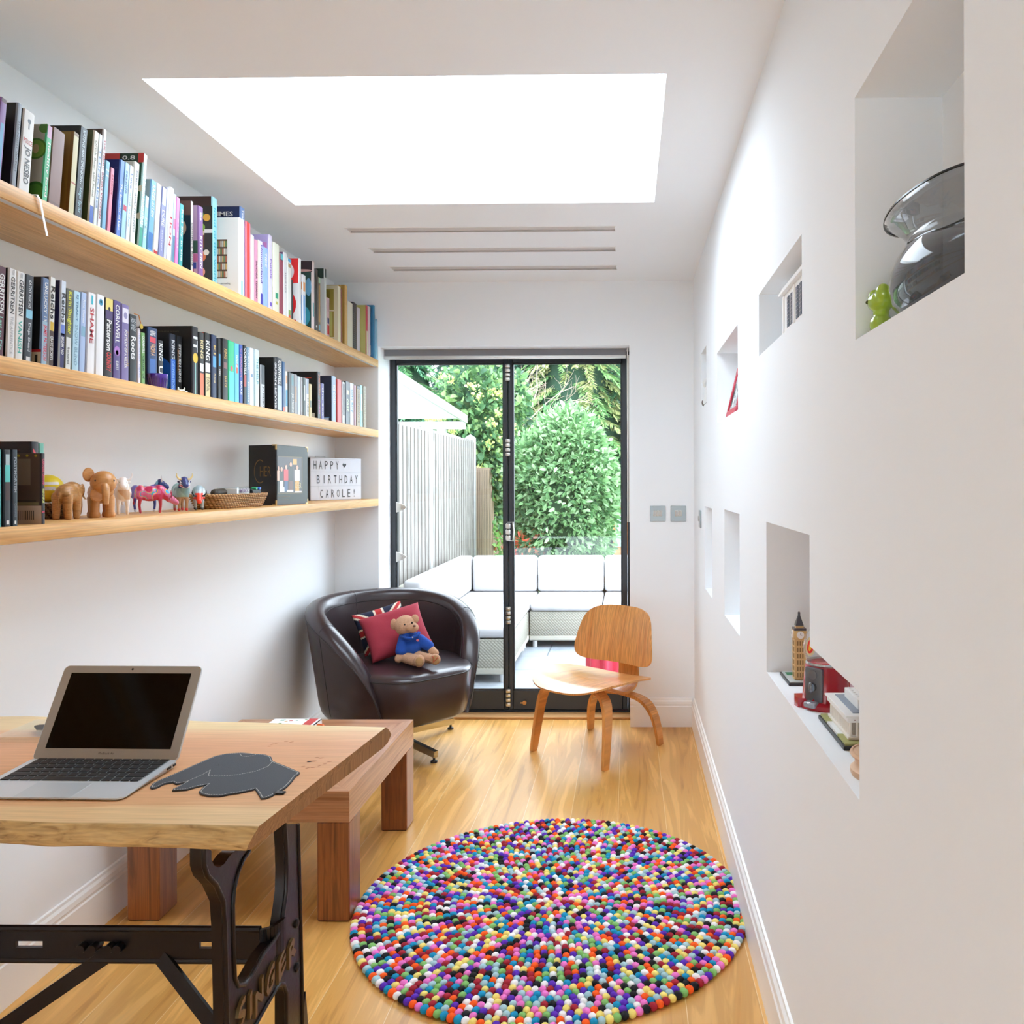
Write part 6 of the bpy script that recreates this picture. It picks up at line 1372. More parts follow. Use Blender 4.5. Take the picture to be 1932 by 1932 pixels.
# green glass figure
gx, gy = XR + .027, 1.222; M = T(gx, gy, zd); gg = mat('#A8C83C', .08, coat=.8); t = thing('green_glass_figure', 'lime green glass figure with rounded ears beside the smoked vase', 'figurine', (gx, gy, zd))
m = MB(M); m.addmesh(blob([('e', (0, 0, .016), (.017, .020, .017)), ('e', (0, 0, .050), (.020, .026, .016)), ('e', (-.003, .020, .060), (.011, .011, .013)), ('e', (-.003, -.020, .060), (.011, .011, .013)), ('e', (0, 0, .033), (.012, .014, .012))], .0016, 4)); part('glass_body', m, gg, t, 180)
m = MB(M); m.ell((-.010, .027, .052), (.003, .002, .003)); m.ell((-.019, .004, .050), (.003, .003, .003)); part('eyes', m, mat('#2A3A10', .2), t, 180)
# clock tower model
t = thing('clock_tower_model', 'tan brick-built clock tower model with grey spire in the lower niche', 'model building', (XR + .065, 1.99, ze)); X0, Y0 = XR + .028, 1.935; bk = mat('#2A2A2C', .35)
m = MB(); m.bb((X0, Y0, ze), (X0 + .10, Y0 + .115, ze + .007), bev=.001); part('base_plate', m, bk, t)
m = MB(); m.bb((X0 + .004, Y0 + .004, ze + .007), (X0 + .096, Y0 + .111, ze + .009)); m.mi = 1; m.bb((X0 + .01, Y0 + .07, ze + .009), (X0 + .04, Y0 + .10, ze + .0095)); part('ground_tiles', m, [mat('#BFC6C6', .4), mat('#2F7A4A', .5)], t, 0)
tx_, ty_, tw, tz = XR + .060, 1.972, .0135, ze + .009; tan = mat('#D9B47A', .4); dk = mat('#4A4A50', .35)
m = MB(); m.bb((tx_ - tw, ty_ - tw, tz), (tx_ + tw, ty_ + tw, tz + .098), bev=.0006); m.bb((tx_ - tw - .0016, ty_ - tw - .0016, tz + .098), (tx_ + tw + .0016, ty_ + tw + .0016, tz + .118), bev=.0006); m.bb((tx_ - .009, ty_ - .009, tz + .123), (tx_ + .009, ty_ + .009, tz + .129)); part('tower_shaft', m, tan, t)
m = MB()
for k in range(6):
    z = tz + .006 + k*.0152
    for q in (-.006, 0, .006):
        m.bb((tx_ - tw - .0004, ty_ + q - .0015, z), (tx_ - tw, ty_ + q + .0015, z + .0105)); m.bb((tx_ + q - .0015, ty_ - tw - .0004, z), (tx_ + q + .0015, ty_ - tw, z + .0105))
part('window_slits', m, mat('#8A6A3C', .5), t, 0)
for k in range(7):
    m = MB(); z = tz + .0035 + k*.0152; m.bb((tx_ - tw - .0007, ty_ - tw - .0007, z - .0012), (tx_ + tw + .0007, ty_ + tw + .0007, z + .0004)); part('string_course', m, tan, t)
for n_ in ((-1, 0), (0, -1)):
    c = Vector((tx_ + n_[0]*(tw + .0018), ty_ + n_[1]*(tw + .0018), tz + .108)); ex = Vector((n_[1]*-1, n_[0]*1, 0)); F_ = frame(c, ex, (0, 0, 1), Vector((n_[0], n_[1], 0)))
    m = MB(F_); m.lathe([(.0088, 0), (.0088, .002), (.007, .0028), (0, .0028)], 20); cf = part('clock_face', m, mat('#ECE8E4', .4), t); m = MB(F_); m.bb((-.0005, 0, .0029), (.0005, .0055, .0033)); m.bb((0, -.0005, .0029), (.0038, .0005, .0033)); part('clock_hands', m, bk, cf, 0)
m = MB(); m.bb((tx_ - tw - .001, ty_ - tw - .001, tz + .118), (tx_ + tw + .001, ty_ + tw + .001, tz + .123)); m.lathe([(.0135, .129), (.0035, .153), (.0035, .160), (0, .163)], 4, T(tx_, ty_, tz) @ RZ(PI/4)); part('spire_roof', m, dk, t, 0)
# gumball machine
gx, gy = XR + .078, 1.775; M = T(gx, gy, ze); t = thing('gumball_machine', 'red gumball machine with clear globe and grey coin plate in the lower niche', 'gumball machine', (gx, gy, ze)); red = mat('#B3152A', .25, coat=.5)
m = MB(M); m.lathe([(.062, 0), (.063, .010), (.056, .015), (0, .015)], 32); pl_ = [(-.062, -.018), (-.062, .018), (-.085, .016), (-.092, 0), (-.085, -.016)]; 
m.prism([(-.03, -.024), (-.03, .024), (-.066, .020), (-.070, 0), (-.066, -.020)], .020); part('base', m, red, t)
m = MB(M); N_ = 64; t2 = bmesh.new(); R2 = []
for r, z in ((.050, .014), (.047, .05), (.043, .088), (.040, .092), (0.0, .092)):
    R2.append([t2.verts.new(((r + (.0022*abs(math.sin(6*a)) if r > .041 else 0))*math.cos(a), (r + (.0022*abs(math.sin(6*a)) if r > .041 else 0))*math.sin(a), z)) for a in [2*PI*k/N_ for k in range(N_)]])
for a, b in zip(R2, R2[1:]):
    for k in range(N_): t2.faces.new((a[k], a[(k + 1) % N_], b[(k + 1) % N_], b[k]))
bmesh.ops.remove_doubles(t2, verts=t2.verts[:], dist=1e-6); m.merge(t2); part('ridged_body', m, red, t, 60)
cpm = mat('#6E7176', .3, .7); nd = Vector((-.72, -.69, 0)).normalized(); F_ = frame(Vector((gx, gy, ze + .052)) + nd*.0465, Vector((0, 0, 1)).cross(nd), (0, 0, 1), nd)
m = MB(F_); m.box((0, 0, 0), (.042, .072, .010), bev=.003, seg=2); cp = part('coin_plate', m, cpm, t)
m = MB(F_); m.cyl((.0, .022, .004), (.0, .022, .007), .010); m.cyl((.0, -.004, .004), (.0, -.004, .012), .009); m.box((.0, -.004, .014), (.008, .022, .007), bev=.002); part('turn_knob', m, mat('#8E9196', .25, .8), cp)
m = MB(F_); m.box((0, -.040, .012), (.028, .012, .022), bev=.003); part('dispensing_chute', m, mat('#B8BCC8', .2, .5), cp)
m = MB(M); m.lathe([(.040, .092), (.048, .110), (.050, .130), (.044, .152), (.030, .170), (.026, .176), (.024, .176), (.028, .169), (.042, .151), (.048, .130), (.046, .111), (.038, .094)], 40, cap=False); part('glass_globe', m, pane_mat('globe_glass'), t, 180)
m = MB(M); m.lathe([(.043, .089), (.045, .092), (.043, .096), (.041, .092)], 40, cap=False); part('chrome_ring', m, mat('#D0D2D4', .2, .9), t, 60)
m = MB(M); m.lathe([(.029, .172), (.031, .182), (.022, .190), (.008, .194), (.006, .205), (0, .208)], 28); part('lid', m, red, t)
sn = Vector((-.80, -.6, 0)).normalized(); F_ = frame(Vector((gx, gy, ze + .134)) + sn*.0505, Vector((0, 0, 1)).cross(sn), (0, 0, 1), sn)
m = MB(F_ @ RZ(-.3)); m.lathe([(0, 0), (1, 0)], 28, SC(.014, .022, 1), cap=False); m.mi = 1; m.lathe([(0, 0), (1, 0)], 28, T(0, 0, .0006) @ SC(.009, .017, 1), cap=False); m.mi = 2; m.lathe([(0, 0), (1, 0)], 20, T(.0, .0, .0011) @ SC(.004, .012, 1), cap=False); part('globe_sticker', m, [mat('#D8C8A0', .4), mat('#E0281E', .4), mat('#F0B82C', .4)], t, 0)
# pale glass cylinder behind
c = (XR + .175, 1.905); t = thing('pink_cylinder_vase', 'pale pink cylinder vase half hidden behind the gumball machine', 'vase', (*c, ze)); m = MB(T(*c, ze)); m.lathe([(0, 0), (.028, 0), (.03, .004), (.03, .16), (.0275, .16), (.0275, .006), (0, .006)], 32, cap=False); part('vase_body', m, mat('#EBD0D6', .35), t, 60)
# memorial model
X0, Y0, X1, Y1 = XR + .036, 1.475, XR + .185, 1.672; t = thing('memorial_model', 'white colonnaded memorial model on a black base in the lower niche', 'model building', ((X0 + X1)/2, (Y0 + Y1)/2, ze))
m = MB(); m.bb((X0, Y0, ze), (X1, Y1, ze + .008), bev=.001); part('base_plate', m, bk, t)
m = MB(); m.bb((X0 + .004, Y0 + .004, ze + .008), (X1 - .004, Y1 - .004, ze + .012)); m.mi = 1; m.bb((X0 + .0035, Y0 + .06, ze + .0085), (X0 + .03, Y1 - .06, ze + .0128)); part('lawn_tiles', m, [mat('#A8A868', .5), mat('#E4E6E4', .4)], t, 0)
u0, v0, u1, v1 = X0 + .014, Y0 + .022, X1 - .014, Y1 - .022; cream = mat('#EDE6DC', .4)
m = MB(); m.bb((u0, v0, ze + .012), (u1, v1, ze + .018), bev=.0008); part('cella_step', m, cream, t); m = MB(); m.bb((u0 + .012, v0 + .012, ze + .018), (u1 - .012, v1 - .012, ze + .044)); part('cella', m, mat('#B8AEA2', .5), t)  # cella coloured darker than the white model, as painted shade between columns
for i in range(12):
    for (x, y) in ((u0 + .006, v0 + .006 + (v1 - v0 - .012)*i/11),) + (((u0 + .006 + (u1 - u0 - .012)*i/9, v0 + .006),) if 0 < i < 10 else ()):
        m = MB(); m.lathe([(.0034, 0), (.003, .002), (.0026, .024), (.0034, .026)], 10, T(x, y, ze + .018)); part('column', m, cream, t)
m = MB(); m.bb((u0 - .001, v0 - .001, ze + .044), (u1 + .001, v1 + .001, ze + .054), bev=.0008); m.bb((u0 - .005, v0 - .005, ze + .054), (u1 + .005, v1 + .005, ze + .058), bev=.0008); ent = part('entablature', m, mat('#F4F3F0', .35), t)
m = MB()
for i in range(9): m.cyl((u0 + .012 + i*.0125, v0 - .0012, ze + .049), (u0 + .012 + i*.0125, v0 - .0004, ze + .049), .0012, n=8)
part('frieze_stud', m, mat('#8A5A5A', .5), ent)
m = MB(); m.bb((u0 + .012, v0 + .012, ze + .058), (u1 - .012, v1 - .012, ze + .0595)); part('flat_roof', m, mat('#8E98A4', .5), t, 0)
m = MB(); m.bb((u0 + .026, v0 + .030, ze + .0595), (u1 - .026, v1 - .030, ze + .078), bev=.0008); at_ = part('attic_block', m, mat('#F4F3F0', .35), t)
m = MB()
for i in range(4):
    for j in range(6): m.lathe([(.0030, 0), (.0030, .0018), (0, .0018)], 10, T(u0 + .034 + i*.0125, v0 + .040 + j*.0145, ze + .078))
part('roof_stud', m, mat('#F4F3F0', .3), at_)
# turned wooden box
c = (XR + .068, 1.352); t = thing('turned_wood_box', 'round turned pale wood box with ringed lid at the near end of the niche', 'box', (*c, ze)); pw = mat('#DDB896', .45, var=.08, bscale=30)
m = MB(T(*c, ze)); m.lathe([(0, 0), (.050, 0), (.052, .004), (.052, .011), (.047, .015), (.044, .022), (.047, .030), (.050, .032), (0, .032)], 48); part('box_body', m, pw, t)
m = MB(T(*c, ze + .032)); m.lathe([(.051, 0), (.053, .003), (.051, .007)] + [q for r in (.048, .038, .028, .018, .009) for q in ((r, .0072), (r - .001, .0056), (r - .003, .0056), (r - .004, .0072))] + [(0, .0072)], 48); part('ringed_lid', m, pw, t, 30)
# ================================================================ outdoors
GZ = -.02
def slab_mat():
    m, nt, b = P('patio_slabs'); L = nt.links.new; tc = nt.nodes.new('ShaderNodeTexCoord'); mp = nt.nodes.new('ShaderNodeMapping'); mp.inputs['Location'].default_value = (.17, .12, 0); L(tc.outputs['Object'], mp.inputs[0])
    br = nt.nodes.new('ShaderNodeTexBrick'); br.inputs['Scale'].default_value = 1; br.inputs['Brick Width'].default_value = .9; br.inputs['Row Height'].default_value = .45; br.inputs['Mortar Size'].default_value = .006
    br.inputs['Color1'].default_value = lin('#9298A0'); br.inputs['Color2'].default_value = lin('#9AA0A6'); br.inputs['Mortar'].default_value = lin('#666C70'); L(mp.outputs[0], br.inputs[0])
    n = nt.nodes.new('ShaderNodeTexNoise'); n.inputs['Scale'].default_value = 2.2; L(tc.outputs['Object'], n.inputs[0]); cr = nt.nodes.new('ShaderNodeValToRGB'); cr.color_ramp.elements[0].position = .38; cr.color_ramp.elements[0].color = (.72, .74, .76, 1); cr.color_ramp.elements[1].position = .5; cr.color_ramp.elements[1].color = (1, 1, 1, 1); L(n.outputs['Fac'], cr.inputs[0])
    mx = nt.nodes.new('ShaderNodeMix'); mx.data_type = 'RGBA'; mx.blend_type = 'MULTIPLY'; mx.inputs[0].default_value = 1; L(br.outputs[0], mx.inputs[6]); L(cr.outputs[0], mx.inputs[7]); L(mx.outputs[2], b.inputs['Base Color']); b.inputs['Roughness'].default_value = .5
    return m
mb = MB(); mb.bb((-1.75, 4.67, GZ - .05), (3.2, 8.1, GZ)); tag(part('patio', mb, slab_mat(), None, 0), kind='structure')
mb = MB(); mb.bb((-9, 8.1, GZ - .06), (9, 26, GZ - .015)); tag(part('lawn_ground', mb, mat('#6E9E3C', .9, var=.25, bscale=14), None, 0), kind='structure')
mb = MB(); mb.bb((-9, 4.67, GZ - .06), (-1.75, 8.1, GZ - .015)); tag(part('neighbour_ground', mb, mat('#B8B8B0', .9), None, 0), kind='structure')
# ---------------------------------------------------------------- fences
fw = wood('weathered_boards', ['#736E68', '#948F88', '#86817A'], (14, 14, 1.2), .8, .6, 2.5, fine=.7); fp_ = mat('#9C9B98', .85, var=.08, bscale=20)
fb = wood('brown_boards', ['#7A604C', '#A08470', '#907460'], (14, 14, 1.2), .8, .6, 2.5, fine=.7)
FX = -1.645
def fence(label, y0, y1, zt, mt, pw=.105):
    t = thing('garden_fence', label, 'fence', (FX, (y0 + y1)/2, GZ)); m = MB(); y = y0; 
    while y < y1 - .01:
        w_ = min(pw, y1 - y); m.mi = 0; m.prism([(0, 0), (0, -.020), (w_*.76, -.030), (w_*.76, -.010)], zt - GZ - .01 - .014*R_.random(), frame((FX + .016, y, GZ + .01), (0, 1, 0), (-1, 0, 0), (0, 0, 1))); m.mi = 1; m.bb((FX - .008, y + w_*.72, GZ + .01), (FX + .0455, y + w_*.985, zt - .03)); y += pw
    part('board_panel', m, [mt, mat('#3E342C' if mt is fw else '#3A2A20', .9)], t, 0)
    for z in (GZ + .35, (zt + GZ)/2, zt - .2): 
        m = MB(); m.bb((FX - .07, y0, z - .035), (FX - .03, y1, z + .035)); part('fence_rail', m, mt, t, 0)
    return t
def post(label, y, zt):
    m = MB(); m.bb((FX - .05, y - .045, GZ), (FX + .05, y + .045, zt), bev=.008); m.lathe([(.055, 0), (0, .03)], 4, T(FX, y, zt) @ RZ(PI/4)); solo('fence_post', m, fp_, label, 'fence post')
zf1 = at(749, 795, x=FX).z; ya, yb2 = at(803, 900, x=FX).y, at(888, 900, x=FX).y
fence('grey weathered board fence panel closest to the house', 4.72, ya - .05, zf1, fw); post('grey fence post between the two tall grey fence panels', ya, zf1 + .03)
fence('tall grey weathered board fence panel behind the corner of the sofa', ya + .05, yb2 - .05, zf1, fw); post('grey fence post at the far end of the tall grey fence', yb2, zf1 + .03)
zf2 = at(892, 880, x=FX).z; fence('lower brownish board fence panel beyond the tall grey fence', yb2 + .05, 10.9, zf2, fb)
# ---------------------------------------------------------------- neighbour's lean-to
RX0 = -1.80; P0 = at(749, 697, x=RX0); P1 = at(882, 784, x=RX0); sl = (P1.z - P0.z)/(P1.y - P0.y); hz = lambda y: P0.z + sl*(y - P0.y)
y0_, y1_ = 4.75, P1.y; wp = mat('#C9C9C8', .5); t = thing('lean_to_roof', "white sloping canopy roof behind the tall grey fence", 'canopy', (-2.9, 6.8, GZ))
m = MB(); m.poly([(RX0, y0_, hz(y0_)), (RX0, y1_, hz(y1_)), (RX0, y1_, hz(y1_) - .085), (RX0, y0_, hz(y0_) - .085)][::-1]); m.bb((0, 0, 0), (0, 0, 0)) if False else None
m = MB()
for a, b in ((y0_, y1_),):
    t2 = bmesh.new(); V = [t2.verts.new(p) for p in ((RX0, a, hz(a)), (RX0, b, hz(b)), (RX0, b, hz(b) - .085), (RX0, a, hz(a) - .085), (RX0 - .03, a, hz(a)), (RX0 - .03, b, hz(b)), (RX0 - .03, b, hz(b) - .085), (RX0 - .03, a, hz(a) - .085))]
    for f in ((0, 1, 2, 3), (4, 7, 6, 5), (0, 4, 5, 1), (3, 2, 6, 7), (0, 3, 7, 4), (1, 5, 6, 2)): t2.faces.new([V[k] for k in f])
    bmesh.ops.recalc_face_normals(t2, faces=t2.faces[:]); m.merge(t2)
part('fascia', m, wp, t, 0)
m = MB(); t2 = bmesh.new(); V = [t2.verts.new(p) for p in ((RX0 - .03, y0_, hz(y0_) - .02), (RX0 - .03, y1_, hz(y1_) - .02), (-4.4, y1_, hz(y1_) - .02), (-4.4, y0_, hz(y0_) - .02))]; t2.faces.new(V); t2.normal_update(); bmesh.ops.solidify(t2, geom=t2.faces[:], thickness=.012); m.merge(t2); part('roof_sheet', m, leafm('#DADBD8', .55), t, 0)
m = MB(); m.bb((-4.4, y1_ - .05, hz(y1_) - .155), (RX0 - .02, y1_, hz(y1_) - .07)); part('end_beam', m, wp, t)
px_ = at(835, 900, y=y1_).x
for x in (px_, px_ - 1.5): m = MB(); m.bb((x - .05, y1_ - .06, GZ), (x + .05, y1_, hz(y1_) - .15)); part('support_post', m, wp, t)
# ---------------------------------------------------------------- corner sofa of woven resin
rat = weave('resin_weave', '#837F72', '#B5B1A2', (46, 46, 46)); cush = mat('#B9B7B8', .9, bump=.1, bscale=300); ratp = mat('#B4B0A2', .7)
SX0, SX1 = -1.585, -.80; SY0, SY1, SY2 = 5.36, 6.49, 7.28; BZ = .272
def sofa_base(label, x0, x1, y0, y1, back):
    t = thing('sofa_module', label, 'outdoor sofa', ((x0 + x1)/2, (y0 + y1)/2, GZ), 0, None)
    m = MB(); m.bb((x0, y0, GZ + .075), (x1, y1, BZ - .005), bev=.012, seg=2); part('woven_base', m, rat, t)
    m = MB(); m.bb((x0 - .003, y0 - .003, GZ + .055), (x1 + .003, y1 + .003, GZ + .10), bev=.008); part('base_band', m, ratp, t)
    for q in back:
        m = MB(); m.bb(*q, bev=.02, seg=2); part('woven_back', m, rat, t)
    for x in (x0 + .04, x1 - .04):
        for y in (y0 + .04, y1 - .04): m = MB(); m.cyl((x, y, GZ), (x, y, GZ + .06), .02); part('foot', m, alu, t)
BT = .60
sofa_base('pale woven resin sofa module along the grey fence, nearest the glazed door', SX0, SX1, SY0, 6.42, [((SX0, SY0, BZ), (SX0 + .08, 6.42, BT))])
sofa_base('pale woven resin corner sofa module in the corner by the grey fence', SX0, SX1, 6.45, SY2, [((SX0, 6.45, BZ), (SX0 + .08, SY2, BT)), ((SX0 + .08, SY2 - .08, BZ), (SX1, SY2, BT))])
sofa_base('pale woven resin sofa module facing the house in front of the laurel bush', -.792, .05, SY1, SY2, [((-.792, SY2 - .08, BZ), (.05, SY2, BT))])
sofa_base('pale woven resin sofa module farthest to the right, partly behind the door frame', .06, .9, SY1, SY2, [((.06, SY2 - .08, BZ), (.9, SY2, BT))])
def cushion(name, label, a, b, grp, bev=.028, M=None):
    m = MB(M); m.bb(a, b, bev=bev, seg=4); o = solo(name, m, cush, label, 'cushion', grp, 60); return o
g1, g2 = 'white seat cushions on the outdoor sofa', 'white back cushions on the outdoor sofa'
ST = .345
cushion('seat_cushion_pad', 'white seat cushion on the sofa run along the fence, nearest the glazed door', (SX0 + .085, SY0 + .005, BZ), (SX1 + .01, 6.43, ST), g1)
cushion('seat_cushion_pad', 'square white seat cushion in the corner of the outdoor sofa', (SX0 + .085, 6.435, BZ), (SX1 + .01, SY2 - .085, ST), g1)
jx = [at(q, 1100, y=7.05).x for q in (1013, 1140)]
cushion('seat_cushion_pad', 'long white seat cushion in front of the laurel bush, facing the house', (-.786, SY1 - .01, BZ), (jx[1] - .004, SY2 - .085, ST), g1)
cushion('seat_cushion_pad', 'white seat cushion at the right end of the outdoor sofa', (jx[1] + .004, SY1 - .01, BZ), (.88, SY2 - .085, ST), g1)
ex = -1.50
bz0, bz1 = ST + .002, .655
def bcush(label, y0, y1): cushion('back_cushion', label, (SX0 + .085, y0, bz0), (SX0 + .215, y1, bz1), g2, .03, T(0, 0, 0))
bcush('white back cushion along the fence, nearest the glazed door', 5.38, 5.98)
bcush('second white back cushion along the fence, counted from the house', 5.99, 6.60)
bcush('white back cushion along the fence right before the sofa corner', 6.61, 7.185)
def bcx(label, x0, x1): cushion('back_cushion', label, (x0, SY2 - .215, bz0), (x1, SY2 - .085, bz1), g2, .03)
cx0 = SX0 + .225
bcx('white back cushion in the sofa corner facing the house', cx0, jx[0] - .004); bcx('wide white back cushion in the middle in front of the laurel bush', jx[0] + .004, jx[1] - .004); bcx('white back cushion at the right end, cut by the door frame', jx[1] + .004, .5)
# ---------------------------------------------------------------- fluted red stool
c = at(1140, 1275, z=GZ); c = Vector((-.155, 5.60, GZ)); t = thing('fluted_stool', 'coral red fluted plastic stool on the patio behind the plywood chair', 'stool', c); m = MB(T(*c)); t2 = bmesh.new(); N_ = 96; R2 = []
for k_, z in ((.98, 0), (1, .01), (.97, .38), (.93, .40), (.6, .405), (0, .405)):
    R2.append([t2.verts.new(((.125 + .018*math.cos(8*a))*k_*math.cos(a), (.125 + .018*math.cos(8*a))*k_*math.sin(a), z)) for a in [2*PI*q/N_ for q in range(N_)]])
for a, b in zip(R2, R2[1:]):
    for k in range(N_): t2.faces.new((a[k], a[(k + 1) % N_], b[(k + 1) % N_], b[k]))
bmesh.ops.remove_doubles(t2, verts=t2.verts[:], dist=1e-6); m.merge(t2); part('fluted_body', m, mat('#D8384C', .45), t, 50)
# ---------------------------------------------------------------- plants
def leaf_mesh(name, pts, mats, size, asp=.45, seed=1, parent=None, droop=.3, out=None, jit=1.0, probs=None):
    """pts: (position, outward direction). Each leaf is a folded, pointed blade"""
    rr = random.Random(seed); vs, fs, mi = [], [], []; nm = len(mats)
    for p, d in pts:
        d = (Vector(d).normalized() + Vector((rr.uniform(-1, 1), rr.uniform(-1, 1), rr.uniform(-1, 1)))*jit).normalized()
        d.z -= droop; d.normalize()
        s = d.cross(Vector((rr.uniform(-1, 1), rr.uniform(-1, 1), rr.uniform(-.3, 1)))); 
        if s.length < 1e-3: continue
        s.normalize(); n = s.cross(d); L_ = size*(.65 + .7*rr.random()); w_ = L_*asp/2; b = len(vs); p = Vector(p)
        for q in (p, p + d*L_*.35 + s*w_ + n*w_*.3, p + d*L_*.75 + s*w_*.75 + n*w_*.2, p + d*L_ - n*w_*.3, p + d*L_*.75 - s*w_*.75 + n*w_*.2, p + d*L_*.35 - s*w_ + n*w_*.3, p + d*L_*.5): vs.append(q)
        k = rr.choices(range(nm), probs)[0] if probs else rr.randrange(nm)
        for f in ((0, 1, 6), (1, 2, 6), (2, 3, 6), (3, 4, 6), (4, 5, 6), (5, 0, 6)): fs.append([b + i for i in f]); mi.append(k)
    me = bpy.data.meshes.new(name); me.from_pydata([tuple(v) for v in vs], [], fs)
    for q in mats: me.materials.append(q)
    me.polygons.foreach_set('material_index', mi)
    if parent: me.transform(Matrix.Translation(-parent.location))
    return link(name, me, parent)
rr = random.Random(21)
def shell_pts(c, r, n, deep=.25, bump=.12, sd=0):
    out = []
    while len(out) < n:
        d = Vector((rr.gauss(0, 1), rr.gauss(0, 1), rr.gauss(0, 1))).normalized(); k = 1 + bump*noise.noise(d*2.6 + Vector((sd, 0, 0)))*2; k *= 1 - deep*rr.random()**1.4
        p = Vector((c[0] + d.x*r[0]*k, c[1] + d.y*r[1]*k, c[2] + d.z*r[2]*k))
        if p.z > GZ: out.append((p, d))
    return out
lc = (-.70, 8.75, 1.02); t = thing('laurel_bush', 'big rounded pale green laurel bush behind the outdoor sofa', 'bush', (lc[0], lc[1], GZ))
pts_ = shell_pts(lc, (.53, .58, .96), 8000) + shell_pts((-.62, 8.7, 1.72), (.34, .36, .38), 1500) + shell_pts((-.48, 8.65, 1.30), (.38, .38, .52), 3000) + shell_pts((-.98, 8.65, 1.25), (.32, .36, .55), 2200)
leaf_mesh('foliage', pts_, [leafm('#8CB47C'), leafm('#6E9662'), leafm('#4E764A'), leafm('#AECB9C')], .078, .42, 3, t, .1, probs=[4, 4, 2, 3])
leaf_mesh('red_leaves', shell_pts((-1.02, 8.35, .62), (.16, .18, .16), 110), [leafm('#C8553A'), leafm('#B07A50')], .06, .4, 4, t)
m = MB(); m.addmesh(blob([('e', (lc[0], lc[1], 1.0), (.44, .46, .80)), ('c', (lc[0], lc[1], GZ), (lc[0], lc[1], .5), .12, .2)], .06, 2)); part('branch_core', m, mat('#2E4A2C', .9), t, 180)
ic = (-1.90, 9.9, 1.85); t = thing('ivy_shrub', 'flowering ivy clambering over the lower fence beyond the grey one', 'ivy', (ic[0], ic[1], GZ))
ip = shell_pts(ic, (.48, .5, .95), 4200, .3, .2, 4) + shell_pts((-1.62, 10.0, 1.35), (.22, .4, .55), 1200, .3, .2, 2) + shell_pts((-1.55, 10.3, 2.3), (.30, .4, .4), 800, .3, .2, 7)
leaf_mesh('foliage', ip, [leafm('#729A66'), leafm('#547C54'), leafm('#98B878'), leafm('#3E6248')], .085, .75, 5, t, .2, probs=[3, 3, 2, 1])
bl_ = []
for k in range(46):
    d = Vector((rr.gauss(0, 1), -abs(rr.gauss(0, .8)), rr.gauss(0, 1))).normalized(); c = Vector((ic[0] + d.x*.52, ic[1] + d.y*.54, ic[2] + d.z*1.0))
    if c.z > .9: bl_ += [(c + Vector((rr.gauss(0, .035), rr.gauss(0, .035), rr.gauss(0, .03))), (0, -.5, 1)) for _ in range(26)]
leaf_mesh('flower_heads', bl_, [leafm('#D6DC8C', .2), leafm('#C2D07A', .2)], .035, .9, 6, t)
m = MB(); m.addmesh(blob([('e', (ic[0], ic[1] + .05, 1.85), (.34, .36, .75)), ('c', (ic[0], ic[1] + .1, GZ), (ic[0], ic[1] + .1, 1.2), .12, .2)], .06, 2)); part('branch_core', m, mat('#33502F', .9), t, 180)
t = thing('climbing_vine', 'thin ivy vine trailing down the brownish fence panel', 'ivy', (FX + .02, 10.1, GZ)); vp = []
for k in range(260): z = .2 + 1.25*rr.random(); vp.append((Vector((FX + .03 + .02*rr.random(), 9.75 + .12*math.sin(z*7) + rr.gauss(0, .05) + .3*(k % 3), z)), (1, -.4, -.2)))
leaf_mesh('foliage', vp, [leafm('#9CC878'), leafm('#6FA05A'), leafm('#B86A48')], .055, .8, 8, t, probs=[5, 4, 1])
# bare branching twigs
t = thing('bare_branches', 'leafless pale branching shrub above the ivy', 'shrub', (-1.3, 10.6, GZ)); m = MB(); tw = mat('#B8A090', .8)
def twig(p, d, L_, r, dep):
    pts2 = [p]; q = p.copy(); dd = d.copy()
    for k in range(5): dd = (dd + Vector((rr.gauss(0, .16), rr.gauss(0, .12), rr.gauss(0, .14)))).normalized(); q = q + dd*L_/5; pts2.append(q.copy())
    m.tube(pts2, [r*(1 - .12*k) for k in range(6)], 5)
    if dep:
        for k in (2, 3, 4, 5):
            for _ in range(1 if dep > 2 else 2): twig(pts2[k], (dd + Vector((rr.gauss(0, .7), rr.gauss(0, .3), rr.gauss(.15, .55)))).normalized(), L_*.55, r*.55, dep - 1)
twig(Vector((-1.55, 10.6, GZ)), Vector((.05, 0, 1)), 2.1, .018, 1); twig(Vector((-1.6, 10.6, 2.0)), Vector((.9, -.05, .05)), .75, .007, 2); twig(Vector((-1.6, 10.6, 2.1)), Vector((-.7, 0, .5)), .7, .007, 2); twig(Vector((-1.6, 10.6, 2.1)), Vector((.3, 0, .7)), .6, .007, 2)
part('branches', m, tw, t, 60)
